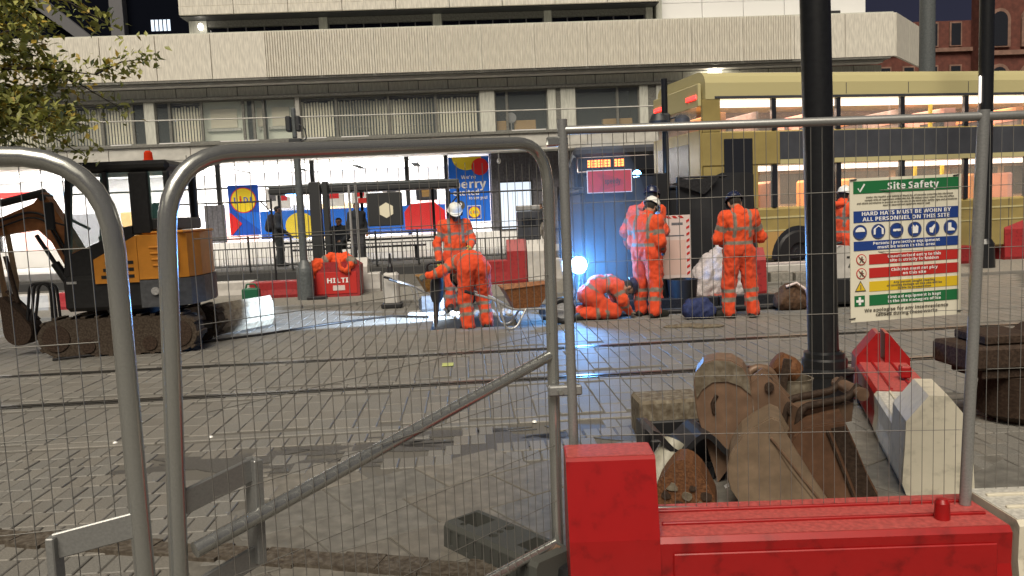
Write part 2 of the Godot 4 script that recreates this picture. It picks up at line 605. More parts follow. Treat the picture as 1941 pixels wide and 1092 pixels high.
# joints of a standing figure that faces -z; pose overrides any of them
func person(label: String, at: Vector3, turn: float, pose: Dictionary, look: Dictionary, group := "") -> Node3D:
	var j := {
		"pelvis": Vector3(0, 0.96, 0.01), "waist": Vector3(0, 1.12, 0), "chest": Vector3(0, 1.32, 0.01), "neck": Vector3(0, 1.49, 0.01), "head": Vector3(0, 1.63, -0.02),
		"shr": Vector3(0.18, 1.42, 0.01), "elr": Vector3(0.26, 1.14, 0.04), "wrr": Vector3(0.25, 0.90, -0.06), "shl": Vector3(-0.18, 1.42, 0.01), "ell": Vector3(-0.26, 1.14, 0.04), "wrl": Vector3(-0.25, 0.90, -0.06),
		"hipr": Vector3(0.10, 0.92, 0.01), "knr": Vector3(0.12, 0.50, -0.02), "anr": Vector3(0.13, 0.10, 0.03), "toer": Vector3(0.16, 0.045, -0.16),
		"hipl": Vector3(-0.10, 0.92, 0.01), "knl": Vector3(-0.12, 0.50, -0.02), "anl": Vector3(-0.13, 0.10, 0.03), "toel": Vector3(-0.16, 0.045, -0.16),
		"up": Vector3.UP, "fwd": Vector3.FORWARD,
	}
	j.merge(pose, true)
	var root := thing("person", label, "person", at, turn, group)
	var fat: float = look.get("bulk", 1.0)
	var top: Color = look.get("top", ORANGE)
	var low: Color = look.get("low", Color(0.71, 0.066, 0.013))
	var tape: bool = look.get("tape", true)
	var skin: Color = look.get("skin", Color(0.42, 0.22, 0.14))
	var side: Vector3 = (j.shr - j.shl).normalized() * 0.075
	var hip_side: Vector3 = (j.hipr - j.hipl).normalized() * 0.06
	# colour: 0 torso, 1 upper arm, 2 forearm, 3 thigh, 4 shin, 5 neck, 6 shoulders, 7 lower torso
	var bones := [
		[j.shl, j.shr, 0.082 * fat, 0.082 * fat, 6],
		[j.waist - side * 0.75, j.chest - side, 0.108 * fat, 0.115 * fat, 0], [j.waist + side * 0.75, j.chest + side, 0.108 * fat, 0.115 * fat, 0],
		[j.pelvis - hip_side, j.waist - side * 0.75, 0.118 * fat, 0.108 * fat, 7], [j.pelvis + hip_side, j.waist + side * 0.75, 0.118 * fat, 0.108 * fat, 7],
		[j.chest, j.neck, 0.10 * fat, 0.07, 6], [j.neck, j.neck.lerp(j.head, 0.4), 0.066, 0.06, 5],
		[j.shl, j.ell, 0.075 * fat, 0.062 * fat, 1], [j.ell, j.wrl, 0.062 * fat, 0.05 * fat, 2], [j.shr, j.elr, 0.075 * fat, 0.062 * fat, 1], [j.elr, j.wrr, 0.062 * fat, 0.05 * fat, 2],
		[j.hipl, j.knl, 0.115 * fat, 0.088 * fat, 3], [j.knl, j.anl, 0.086 * fat, 0.084 * fat, 4], [j.hipr, j.knr, 0.115 * fat, 0.088 * fat, 3], [j.knr, j.anr, 0.086 * fat, 0.084 * fat, 4],
	]
	var fwd0: Vector3 = (j.shr - j.shl).cross(j.chest - j.pelvis).normalized() * -1.0
	var paint := func(k: int, t: float, p: Vector3, _n: Vector3) -> Color:
		if not tape:
			return low if k == 3 or k == 4 or (k == 7 and t < 0.25) else top
		if k == 1 and t > 0.42 and t < 0.66: return TAPE
		if k == 2 and t > 0.30 and t < 0.50: return TAPE
		if k == 4 and ((t > 0.20 and t < 0.34) or (t > 0.52 and t < 0.66)): return TAPE
		if k == 7 and t > 0.30 and t < 0.58: return TAPE
		if k == 0 and t > 0.62 and t < 0.84: return TAPE
		if k == 0 or k == 6:
			var off: float = (p - j.chest).dot(side.normalized())
			if absf(absf(off) - 0.11) < 0.024: return TAPE
		if k == 3 or k == 4 or (k == 7 and t < 0.30): return low
		return top
	var body := B.new()
	field_mesh(bones, 0.016, 0.022, look.get("wrinkle", 0.010), paint, body)
	head_mesh(body, j.head, j.up, j.fwd, skin, look.get("hair", Color(0.02, 0.016, 0.012)))
	var glove: Color = look.get("glove", skin)
	var curl: float = look.get("curl", 0.9)
	hand_mesh(body, j.wrl, j.get("hdl", j.wrl - j.ell), j.get("palml", Vector3(0.4, -0.3, -0.5)), 1.0, curl, glove)
	hand_mesh(body, j.wrr, j.get("hdr", j.wrr - j.elr), j.get("palmr", Vector3(-0.4, -0.3, -0.5)), -1.0, curl, glove)
	part(root, "body", body, mats.cloth)
	# boots
	for s in ["l", "r"]:
		var an: Vector3 = j["an" + s]
		var toe: Vector3 = j["toe" + s]
		var along := (toe - an)
		var heel := an - Vector3(along.x, 0, along.z).normalized() * 0.045 + (Vector3(0, toe.y - an.y, 0) if absf(along.y) < 0.12 else Vector3.ZERO)
		var bt := B.new()
		field_mesh([[an + (j["kn" + s] - an).normalized() * 0.06, an, 0.06, 0.056, 0], [an, heel, 0.055, 0.043, 0], [an, toe, 0.052, 0.04, 0], [heel, toe, 0.042, 0.046, 0]], 0.014, 0.014, 0.0, func(_k, _t, _p, _n): return look.get("boot", Color(0.018, 0.016, 0.015)), bt)
		part(root, "boot", bt, mats.boot)
	if look.has("hat"):
		var up: Vector3 = j.up.normalized()
		var f: Vector3 = (j.fwd - up * j.fwd.dot(up)).normalized()
		var bs := Basis(f.cross(up), up, -f)
		var t := Transform3D(bs, j.head + up * 0.045 + f * -0.005)
		var hb := B.new()
		var s2 := Transform3D(bs * Basis.from_scale(Vector3(0.94, 1.0, 1.1)), t.origin)
		hb.lathe([Vector2(0.128, 0.0), Vector2(0.134, 0.004), Vector2(0.120, 0.016), Vector2(0.116, 0.045), Vector2(0.104, 0.082), Vector2(0.078, 0.112), Vector2(0.04, 0.128), Vector2(0.0, 0.132)], 20, s2)
		var ridge := []
		for q in 9:
			var a := lerpf(-1.15, 1.15, q / 8.0)
			ridge.append(t * Vector3(0, 0.012 + 0.123 * cos(a), 0.125 * sin(a)))
		hb.tube(ridge, 0.013, 6)
		var hat := part(root, "hard_hat", hb, mats[look.hat])
		var pk := B.new()
		var out := []
		for q in 9:
			var a := lerpf(-1.0, 1.0, q / 8.0)
			out.append(Vector2(sin(a) * 0.118, -(cos(a) * 0.135)))
		for q in 9:
			var a := lerpf(1.0, -1.0, q / 8.0)
			out.append(Vector2(sin(a) * 0.105, -(0.02 + cos(a) * 0.172)))
		pk.prism(out, 0.006, t * Transform3D(Basis(Vector3.RIGHT, deg_to_rad(84)), Vector3(0, 0.006, 0)))
		part(hat, "peak", pk, mats[look.hat])
		if look.has("headlamp"):
			var hl := B.new()
			hl.ball(t * Vector3(0, 0.05, -0.135), Vector3.ONE * 0.03)
			part(hat, "head_lamp", hl, mats.blue_lamp)
	if look.has("muffs"):
		for s in [-1.0, 1.0]:
			var eb := B.new()
			var up: Vector3 = j.up.normalized()
			var f: Vector3 = (j.fwd - up * j.fwd.dot(up)).normalized()
			var bs := Basis(f.cross(up), up, -f)
			eb.ball(j.head + bs * Vector3(s * 0.105, 0.0, 0.0), Vector3(0.026, 0.045, 0.036), 10, 8, bs)
			part(root, "ear_muff", eb, mats.black_plastic)
	if look.get("hood", false):
		var hd := B.new()
		var back: Vector3 = -fwd0
		hd.tube([j.neck + side * 1.35 + back * 0.0, j.neck + side * 1.0 + back * 0.085 + Vector3(0, 0.0, 0), j.neck + back * 0.12 + Vector3(0, -0.015, 0), j.neck - side * 1.0 + back * 0.085, j.neck - side * 1.35], [0.03, 0.045, 0.055, 0.045, 0.03], 8)
		hd.col = ORANGE
		for k in hd.c.size(): hd.c[k] = ORANGE
		part(root, "collar", hd, mats.cloth)
	return root

# ---------------------------------------------------------------- the scene
func _ready() -> void:
	rng.seed = 71
	# camera, sky, street light, exposure
	var cam := Camera3D.new()
	cam.name = "camera"
	cam.fov = 40.0
	cam.near = 0.05
	cam.far = 400.0
	cam.position = Vector3(0, 1.6, 0)
	cam.rotation_degrees = Vector3(-5.56, -2.86, -2.46)
	add_child(cam)
	cam.current = true
	var sky_m := ProceduralSkyMaterial.new()
	sky_m.sky_top_color = Color(0.11, 0.115, 0.16)
	sky_m.sky_horizon_color = Color(0.16, 0.16, 0.21)
	sky_m.ground_bottom_color = Color(0.05, 0.05, 0.06)
	sky_m.ground_horizon_color = Color(0.10, 0.10, 0.13)
	var sky := Sky.new()
	sky.sky_material = sky_m
	var env := Environment.new()
	env.background_mode = Environment.BG_SKY
	env.sky = sky
	env.tonemap_mode = Environment.TONE_MAPPER_LINEAR
	env.tonemap_exposure = 1.65
	env.sdfgi_enabled = true
	env.ssao_enabled = true
	env.ssil_enabled = true
	env.volumetric_fog_enabled = true
	env.volumetric_fog_density = 0.0
	var we := WorldEnvironment.new()
	we.name = "environment"
	we.environment = env
	add_child(we)
	var sun := DirectionalLight3D.new()
	sun.name = "street_light_glow"
	sun.light_energy = 0.70
	sun.light_color = Color(1.0, 0.955, 0.88)
	sun.light_angular_distance = 32.0
	sun.shadow_enabled = true
	sun.rotation_degrees = Vector3(-53, -14, 0)
	add_child(sun)

	bold = SystemFont.new()
	bold.font_names = PackedStringArray(["Droid Sans"])
	bold.font_weight = 700
	plain = SystemFont.new()
	plain.font_names = PackedStringArray(["Droid Sans"])
	make_materials()
	ground()
	building()
	far_buildings()
	tram_stop()
	buses()
	tree()
	street_poles()
	far_barriers()
	site_works()
	workers()
	excavator()
	near_things()
	fences()
	front_barriers()

func make_materials() -> void:
	noise_tex("soft", 0.008, 0.86, 1.0, 4)
	noise_tex("scuff", 0.012, 0.70, 1.0, 5)
	noise_tex("streak", 0.02, 0.80, 1.0, 5)
	noise_tex("mottle", 0.02, 0.72, 1.0, 5)
	noise_tex("stone", 0.045, 0.74, 1.0, 5)
	noise_tex("grime", 0.012, 0.74, 1.0, 5)
	noise_tex("rust", 0.022, 0.45, 1.0, 6, false, 0.06)
	noise_tex("speckle", 0.16, 0.7, 1.0, 2)
	noise_tex("brush", 0.05, 0.87, 1.0, 3)
	mat("cloth", Color.WHITE, 0.85, 0.0, "brush", 0.35, 0.0, true)
	mats.cloth.rim_enabled = true
	mats.cloth.rim = 0.25
	mat("boot", Color.WHITE, 0.6, 0.0, "", 1.0, 0.0, true)
	mat("hat_white", lin(0.72, 0.72, 0.68), 0.3)
	mat("hat_navy", lin(0.015, 0.02, 0.05), 0.25)
	mat("hat_black", lin(0.012, 0.013, 0.018), 0.3)
	mat("black_plastic", lin(0.014, 0.014, 0.016), 0.45)
	mat("black_metal", lin(0.016, 0.017, 0.019), 0.32, 0.0, "mottle", 0.6)
	mat("dark_steel", lin(0.05, 0.05, 0.055), 0.5, 0.6, "mottle", 0.5)
	mat("galv", lin(0.50, 0.51, 0.49), 0.2, 0.75, "brush", 0.22)
	mat("galv_dull", lin(0.34, 0.345, 0.34), 0.34, 0.5, "brush", 0.3)
	mat("wire", lin(0.20, 0.195, 0.18), 0.5, 0.2)
	mat("grey_paint", lin(0.13, 0.145, 0.15), 0.45, 0.0, "mottle", 0.8)
	mat("pale_steel", lin(0.6, 0.6, 0.6), 0.35, 0.4, "mottle", 0.3)
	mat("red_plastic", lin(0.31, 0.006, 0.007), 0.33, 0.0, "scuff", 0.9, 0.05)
	mat("red_sheen_top", lin(0.55, 0.10, 0.09), 0.5, 0.0, "stone", 0.7)  # street lamp sheen on red barrier tops, put into a paler colour
	mat("white_sheen_top", lin(0.66, 0.64, 0.58), 0.5, 0.0, "stone", 0.7)  # the same painted lamp sheen for the white barrier tops
	mat("red_dusty", lin(0.32, 0.022, 0.025), 0.5, 0.0, "scuff", 0.6)
	mat("pipe_cream", lin(0.42, 0.40, 0.32), 0.5, 0.0, "grime", 0.4)
	mat("white_plastic", lin(0.62, 0.58, 0.47), 0.42, 0.0, "scuff", 0.9, 0.05)
	mat("white_far", lin(0.55, 0.53, 0.50), 0.5, 0.0, "soft", 1.2)
	mat("facade", lin(0.80, 0.765, 0.675), 0.75, 0.0, "streak", 4.0)
	mat("facade_grey", lin(0.66, 0.67, 0.60), 0.7, 0.0, "streak", 3.0)
	mat("soffit", lin(0.58, 0.57, 0.53), 0.7, 0.0, "soft", 3.0)
	mat("trim", lin(0.22, 0.22, 0.20), 0.6, 0.0, "mottle", 1.0)
	mats.facade.uv1_scale = Vector3(1.4, 0.16, 1.4)
	mats.facade_grey.uv1_scale = Vector3(1.4, 0.16, 1.4)
	mat("platform", lin(0.11, 0.108, 0.105), 0.8, 0.0, "stone", 1.5)
	mat("dark_trim", lin(0.03, 0.032, 0.035), 0.5)
	mat("blind", lin(0.78, 0.74, 0.58), 0.7)
	mat("room_pale", lin(0.75, 0.80, 0.68), 0.8)
	mat("room_dark", lin(0.03, 0.035, 0.05), 0.8)
	mat("carton", lin(0.42, 0.26, 0.09), 0.8)
	pane_mat("pane", Color(0.9, 0.95, 0.95), 0.06)
	pane_mat("tinted_pane", Color(0.35, 0.55, 0.52), 0.16)
	pane_mat("dark_pane", Color(0.05, 0.06, 0.09), 0.7)
	mat("shop_white", lin(0.75, 0.75, 0.75), 0.7)
	mat("shop_blue", lin(0.006, 0.085, 0.56), 0.5)
	mat("shop_blue_light", lin(0.01, 0.16, 0.78), 0.5)
	mat("shop_yellow", lin(0.86, 0.66, 0.03), 0.5)
	mat("shop_red", lin(0.72, 0.018, 0.02), 0.5)
	mat("letter_white", lin(0.8, 0.8, 0.8), 0.6)
	mat("letter_black", lin(0.02, 0.02, 0.02), 0.6)
	mat("corrugated", lin(0.20, 0.20, 0.23), 0.55, 0.3, "mottle", 1.5)
	mat("asphalt", lin(0.055, 0.056, 0.058), 0.8, 0.0, "speckle", 0.6, 0.4)
	mat("tarmac_patch", lin(0.115, 0.110, 0.102), 0.6, 0.0, "stone", 0.5, 0.6)
	mat("bedding", lin(0.165, 0.155, 0.136), 0.95, 0.0, "speckle", 0.5, 0.5)
	mat("concrete", lin(0.30, 0.285, 0.25), 0.8, 0.0, "stone", 1.6, 0.2)
	mat("soil", lin(0.15, 0.134, 0.11), 0.95, 0.0, "rust", 0.5, 1.0)
	mat("rail_steel", lin(0.05, 0.047, 0.042), 0.28, 0.5, "mottle", 0.7)
	mat("groove", lin(0.006, 0.006, 0.006), 0.9)
	for k in 5:
		var f: float = [0.93, 0.98, 1.02, 1.07, 0.95][k]
		var w: float = [0.0, 0.004, -0.003, 0.003, -0.004][k]
		mat("sett_%d" % k, lin(0.240 * f + w, 0.229 * f, 0.206 * f - w), 0.62, 0.0, "stone", 0.32, 0.25)
		mat("slab_%d" % k, lin(0.208 * f + w, 0.196 * f, 0.172 * f - w), 0.6, 0.0, "grime", 0.8, 0.15)
	mat("sett_many", lin(0.240, 0.229, 0.206), 0.62, 0.0, "stone", 0.32, 0.25, true)
	mat("bus_yellow", lin(0.36, 0.285, 0.11), 0.22, 0.0, "soft", 3.0)
	mat("bus_roof", lin(0.50, 0.45, 0.24), 0.18)
	mat("bus_dark", lin(0.02, 0.022, 0.028), 0.2)
	mat("bus_slate", lin(0.07, 0.075, 0.09), 0.3, 0.0, "soft", 1.5)
	mat("bus_orange", lin(0.62, 0.30, 0.12), 0.6)
	mat("bus_pink", lin(0.55, 0.30, 0.26), 0.6)
	mat("rust", lin(0.25, 0.155, 0.10), 0.5, 0.2, "grime", 0.7, 0.1)
	mat("rust_dark", lin(0.085, 0.055, 0.038), 0.75, 0.3, "rust", 0.35, 0.4)
	mat("rust_dark_red", lin(0.20, 0.105, 0.06), 0.5, 0.2, "grime", 0.6, 0.1)
	mat("rust_orange", lin(0.26, 0.115, 0.045), 0.75, 0.15, "rust", 0.22, 0.5)
	mat("mud_grey", lin(0.27, 0.245, 0.19), 0.9, 0.0, "rust", 0.8, 0.5)
	mat("digger_orange", lin(0.62, 0.25, 0.03), 0.35, 0.0, "soft", 1.2)
	mat("digger_boom", lin(0.46, 0.18, 0.06), 0.45, 0.0, "grime", 0.9)
	mat("digger_arm", lin(0.58, 0.36, 0.13), 0.5, 0.0, "grime", 0.8)
	mat("digger_black", lin(0.018, 0.018, 0.019), 0.4, 0.0, "mottle", 0.8)
	mat("digger_grey", lin(0.085, 0.09, 0.10), 0.5, 0.0, "mottle", 0.8)
	mat("track", lin(0.10, 0.078, 0.058), 0.9, 0.0, "rust", 0.4, 0.6)
	mat("blade", lin(0.50, 0.47, 0.38), 0.6, 0.0, "rust", 0.9)
	mat("sheet_black", lin(0.012, 0.013, 0.016), 0.55)
	mat("bag_white", lin(0.62, 0.56, 0.56), 0.8, 0.0, "mottle", 0.3)
	mat("board_white", lin(0.62, 0.52, 0.50), 0.6)
	mat("sign_cream", lin(0.70, 0.67, 0.55), 0.55)
	mat("sign_green", lin(0.012, 0.14, 0.045), 0.5)
	mat("sign_blue", lin(0.012, 0.045, 0.22), 0.5)
	mat("sign_red", lin(0.46, 0.022, 0.018), 0.5)
	mat("sign_yellow", lin(0.66, 0.46, 0.02), 0.5)
	mat("sign_ink", lin(0.10, 0.09, 0.07), 0.6)
	mat("barrow_yellow", lin(0.55, 0.30, 0.07), 0.5, 0.0, "rust", 0.5)
	mat("barrow_orange", lin(0.46, 0.19, 0.06), 0.5, 0.0, "rust", 0.5)
	mat("green_plastic", lin(0.01, 0.10, 0.05), 0.4)
	mat("blue_cloth", lin(0.02, 0.035, 0.13), 0.8, 0.0, "mottle", 0.3)
	mat("brown_bag", lin(0.13, 0.07, 0.035), 0.8, 0.0, "rust", 0.5)
	mat("brick_red", lin(0.16, 0.05, 0.035), 0.85, 0.0, "grime", 4.0)
	mat("brick_pale", lin(0.28, 0.16, 0.12), 0.85, 0.0, "grime", 4.0)
	mat("night_block", lin(0.004, 0.005, 0.009), 0.7)
	mats.night_block.metallic_specular = 0.05
	mat("night_pale", lin(0.11, 0.11, 0.12), 0.7)
	mat("foot_grey", lin(0.085, 0.088, 0.078), 0.85, 0.0, "speckle", 0.25, 0.4)
	mat("bark", lin(0.06, 0.048, 0.035), 0.9, 0.0, "rust", 0.3, 1.0)
	mat("wet", lin(0.2, 0.2, 0.2), 0.15)
	glow("blue_lamp", Color(0.45, 0.72, 1.0), 9.0)
	glow("white_lamp", Color(1.0, 0.96, 0.9), 6.0)
	glow("shop_ceiling", Color(1.0, 0.98, 0.95), 3.0)
	glow("bus_lamp", Color(1.0, 0.9, 0.82), 1.6)
	glow("tail_red", Color(1.0, 0.06, 0.05), 3.0)
	glow("amber", Color(1.0, 0.45, 0.05), 3.0)
	glow("beacon", Color(0.9, 0.16, 0.02), 0.12)
	mats.beacon.albedo_color = lin(0.55, 0.04, 0.005)

# ---------------------------------------------------------------- ground
const PITS := [[-0.62, 0.62, -12.0, -11.02], [1.0, 4.7, -12.02, -11.52]]     # x0, x1, z0, z1 of the two dug holes

func in_pit(x: float, z: float, m: float) -> bool:
	for p in PITS:
		if x > p[0] - m and x < p[1] + m and z > p[2] - m and z < p[3] + m: return true
	return false

func ground() -> void:
	# the ground sheet, cut round the two pits
	var b := B.new()
	var xs := [-160.0, -0.62, 0.62, 1.0, 4.7, 160.0]
	var zs := [-260.0, -12.02, -12.0, -11.52, -11.02, 20.0]
	for i in xs.size() - 1:
		for k in zs.size() - 1:
			var mx: float = (xs[i] + xs[i + 1]) / 2
			var mz: float = (zs[k] + zs[k + 1]) / 2
			if in_pit(mx, mz, 0.0): continue
			b.quad(Vector3(xs[i], -0.010, zs[k]), Vector3(xs[i + 1], -0.010, zs[k]), Vector3(xs[i + 1], -0.010, zs[k + 1]), Vector3(xs[i], -0.010, zs[k + 1]), Vector3.UP)
	for p in PITS:
		var d := -0.42
		b.quad(Vector3(p[0], d, p[2]), Vector3(p[1], d, p[2]), Vector3(p[1], d, p[3]), Vector3(p[0], d, p[3]), Vector3.UP)
		b.quad(Vector3(p[0], d, p[2]), Vector3(p[1], d, p[2]), Vector3(p[1], -0.010, p[2]), Vector3(p[0], -0.010, p[2]), Vector3.BACK)
		b.quad(Vector3(p[0], d, p[3]), Vector3(p[1], d, p[3]), Vector3(p[1], -0.010, p[3]), Vector3(p[0], -0.010, p[3]), Vector3.FORWARD)
		b.quad(Vector3(p[0], d, p[2]), Vector3(p[0], d, p[3]), Vector3(p[0], -0.010, p[3]), Vector3(p[0], -0.010, p[2]), Vector3.RIGHT)
		b.quad(Vector3(p[1], d, p[2]), Vector3(p[1], d, p[3]), Vector3(p[1], -0.010, p[3]), Vector3(p[1], -0.010, p[2]), Vector3.LEFT)
	var earth := structure("ground", "dark sandy bedding under the stone paving with dug pits", b, mats.bedding)
	var pave := earth
	# setts
	var unit := B.new()
	unit.box(Vector3(0, -0.5, 0), Vector3(1, 1, 1), 0.0)
	var spots := []
	var sizes := {"a": Vector3(0.171, 0.07, 0.268), "b": Vector3(0.110, 0.07, 0.210), "c": Vector3(0.211, 0.07, 0.105)}
	# zone C: courses that run away from the camera across the tram tracks
	var col := 0
	var x := -9.6
	while x < 11.0:
		var z := -5.99 - rng.randf() * 0.15
		while z > -14.5:
			var l: float = 0.268
			var zc := z - l / 2
			var rail := absf(zc + 7.42) < 0.13 + 0.0 or absf(zc + 9.02) < 0.13 + 0.0
			if absf(x) < 0.66 * -zc + 0.8 and not in_pit(x, zc, 0.06) and not (absf(zc + 7.42) < 0.20) and not (absf(zc + 9.02) < 0.20):
				spots.append([Vector3(x, 0, zc), 0.0, "a"])
			z -= l + 0.006
		col += 1
		x += 0.178
	# rows beside the rails
	for rz in [-7.42, -9.02]:
		for s in [-1, 1]:
			x = -9.6
			while x < 11.0:
				if absf(x) < 0.66 * -rz + 0.8: spots.append([Vector3(x, 0, rz + 0.01 + s * 0.148), 0.0, "c"])
				x += 0.217
	# zone B: small setts of the worn strip and on the far side of the gate
	var z2 := -2.9
	var row := 0
	while z2 > -5.86:
		x = -5.0 + (row % 2) * 0.058
		while x < 7.0:
			var strip := z2 < -4.98
			if absf(x) < 0.68 * -z2 + 0.6 and (strip or x < -1.25 - 0.12 * (row % 2) or x > 2.9):
				var nn := sin(x * 1.7 + 1.0) * 0.24 + sin(x * 4.1) * 0.10
				var worn := strip and absf(z2 + 5.42 + nn * 0.6) < 0.20 + 0.12 * sin(x * 0.9 + 2.0) and x > -2.4 and x < 1.6
				var lost := rng.randf() < (0.62 if worn else 0.012)
				if not lost: spots.append([Vector3(x, 0, z2), 0.0, "b"])
			x += 0.116
		row += 1
		z2 -= 0.216
	spots.sort_custom(func(p, q): return p[0].length_squared() < q[0].length_squared())
	var made := 0
	var rest := []
	var shape := {}
	for key in sizes:
		for k in 3:
			var sb := B.new()
			var sz: Vector3 = sizes[key] - Vector3(0.002, 0, 0.003) * k
			sb.box(Vector3(0, -sz.y / 2, 0), sz, 0.005)
			shape[key + str(k)] = sb.mesh()
	for s in spots:
		var at: Vector3 = s[0] + Vector3(rng.randf_range(-0.003, 0.003), rng.randf_range(-0.003, 0.002), rng.randf_range(-0.002, 0.002))
		var turn := rng.randf_range(-0.01, 0.01)
		var tilt := rng.randf_range(-0.006, 0.006)
		var t := Transform3D(Basis.from_euler(Vector3(tilt, turn, rng.randf_range(-0.006, 0.006))), at)
		var ray: Vector3 = at
		var seen := ray.z < -3.4 and absf(ray.x + ray.z * 0.05) < -ray.z * 0.63
		if made < 290 and seen:
			var o := part(pave, "sett", shape[s[2] + str(made % 3)], mats["sett_%d" % (rng.randi() % 5)])
			o.transform = t
			made += 1
		else:
			rest.append([t, s[2]])
	for key in sizes:
		var mine := rest.filter(func(r): return r[1] == key)
		if mine.is_empty(): continue
		var mm := MultiMesh.new()
		mm.transform_format = MultiMesh.TRANSFORM_3D
		mm.use_colors = true
		mm.mesh = shape[key + "0"]
		mm.instance_count = mine.size()
		for k in mine.size():
			mm.set_instance_transform(k, mine[k][0])
			var f := rng.randf_range(0.90, 1.09)
			var w := rng.randf_range(-0.014, 0.014)
			mm.set_instance_color(k, Color(f + w, f, f - w))
		var mi := MultiMeshInstance3D.new()
		mi.multimesh = mm
		mi.material_override = mats.sett_many
		put(pave, mi, "setts")
		mi.set_meta("kind", "stuff")
	# zone A: flat slabs laid at an angle behind the gate
	var turn := deg_to_rad(31.0)
	var bs := Basis(Vector3.UP, turn)
	var sl := []
	for k in 3:
		var sb := B.new()
		sb.box(Vector3(0, -0.03, 0), Vector3(0.594 - 0.002 * k, 0.06, 0.444), 0.004)
		sl.append(sb.mesh())
	var edge := B.new()
	for i in range(-9, 12):
		for k in range(-10, 14):
			var c := Vector3(0.9, 0, -3.9) + bs * Vector3((i + 0.5 * (k % 2)) * 0.602, 0, k * 0.452)
			if c.x < -1.32 or c.x > 2.95 or c.z < -5.05 or c.z > -2.2: continue
			var o := part(pave, "paving_slab", sl[rng.randi() % 3], mats["slab_%d" % (rng.randi() % 5)])
			o.transform = Transform3D(bs * Basis.from_euler(Vector3(rng.randf_range(-0.004, 0.004), 0, rng.randf_range(-0.004, 0.004))), c + Vector3(0, -0.001 + rng.randf_range(-0.002, 0.002), 0))
	# light edging strip that closes the tracks, its small metal studs
	x = -6.0
	while x < 6.5:
		var kb := part(pave, "edging_stone", boxm(Vector3(0.004, -0.06, -0.055), Vector3(0.896, 0.002, 0.055), 0.006), mats["sett_%d" % (rng.randi() % 5)])
		kb.position = Vector3(x, 0.001, -5.92 + rng.randf_range(-0.004, 0.004))
		x += 0.9
	# tarmac in the worn strip
	for q in [[-1.75, -5.30, 0.55, 0.20], [-0.75, -5.45, 0.6, 0.13], [0.10, -5.42, 0.55, 0.24], [0.95, -5.52, 0.55, 0.19], [-1.1, -5.12, 0.42, 0.10], [-0.2, -5.7, 0.5, 0.07]]:
		var pb := B.new()
		var ol := []
		for k in 26:
			var a := TAU * k / 26
			var r := 1.0 + 0.35 * sin(k * 1.1 + q[0] * 5.0) + 0.2 * rng.randf_range(-1.0, 1.0)
			ol.append(Vector2(cos(a) * q[2] * r, sin(a) * q[3] * r))
		pb.prism(ol, 0.04, Transform3D(Basis(Vector3.RIGHT, -PI / 2), Vector3(q[0], -0.0215, q[1])))
		var pt := part(pave, "tarmac_patch", pb, mats.tarmac_patch)
	# dirt-filled channel in front
	var ch := B.new()
	var c0 := Vector3(-3.4, 0.0, -4.42)
	var c1 := Vector3(0.1, 0.0, -3.36)
	for k in 18:
		var p := c0.lerp(c1, k / 18.0)
		var q := c0.lerp(c1, (k + 1) / 18.0)
		ch.flat(p + Vector3(0, -0.012 + 0.004 * sin(k * 1.9), 0), q + Vector3(0, -0.012 + 0.004 * sin(k * 1.9), 0), 0.15 + 0.03 * sin(k * 2.7), 0.06)
	var chn := part(pave, "dirt_channel", ch, mats.soil)
	# rails: two steel strips with the dark groove between
	for rz in [-7.42, -9.02]:
		var rl := structure("tram_rail", "grooved steel tram rail flush with the setts, " + ("nearer of the pair" if rz > -8 else "farther of the pair"), boxm(Vector3(-14, -0.06, rz - 0.055), Vector3(16, 0.003, rz + 0.0), 0.004), mats.rail_steel)
		part(rl, "keeper", boxm(Vector3(-14, -0.06, rz + 0.060), Vector3(16, 0.002, rz + 0.080), 0.003), mats.rail_steel)
		part(rl, "groove", boxm(Vector3(-14, -0.06, rz + 0.001), Vector3(16, -0.006, rz + 0.059)), mats.groove)
	# behind the works: kerb, paved strip, road, platform-side pavement
	structure("pavement", "plain concrete pavement behind the dug trench and barriers", boxm(Vector3(-30, -0.3, -17.6), Vector3(30, 0.03, -14.62), 0.01), mats.concrete)
	x = -14.0
	while x < 16.0:
		var kb := structure("kerb", "grey kerb stone along the pavement behind the works", boxm(Vector3(0.005, -0.2, -0.1), Vector3(0.985, 0.06, 0.0), 0.012), mats["sett_%d" % (rng.randi() % 5)])
		kb.set_meta("group", "kerb stones behind the works")
		kb.position = Vector3(x, 0, -14.5)
		x += 0.99
	structure("road", "dark asphalt road with the tram and bus lanes", boxm(Vector3(-160, -0.4, -28.0), Vector3(160, -0.02, -17.61)), mats.asphalt)
	structure("road_marking", "white painted line along the dark road", boxm(Vector3(-30, -0.01, -19.2), Vector3(30, -0.014, -19.08)), mats.letter_white)
	structure("shop_pavement", "pale paved footway in front of the shop", boxm(Vector3(-60, -0.3, -41), Vector3(60, 0.1, -28.01), 0.02), mat("pale_paving", lin(0.46, 0.45, 0.42), 0.6, 0.0, "stone", 1.6))

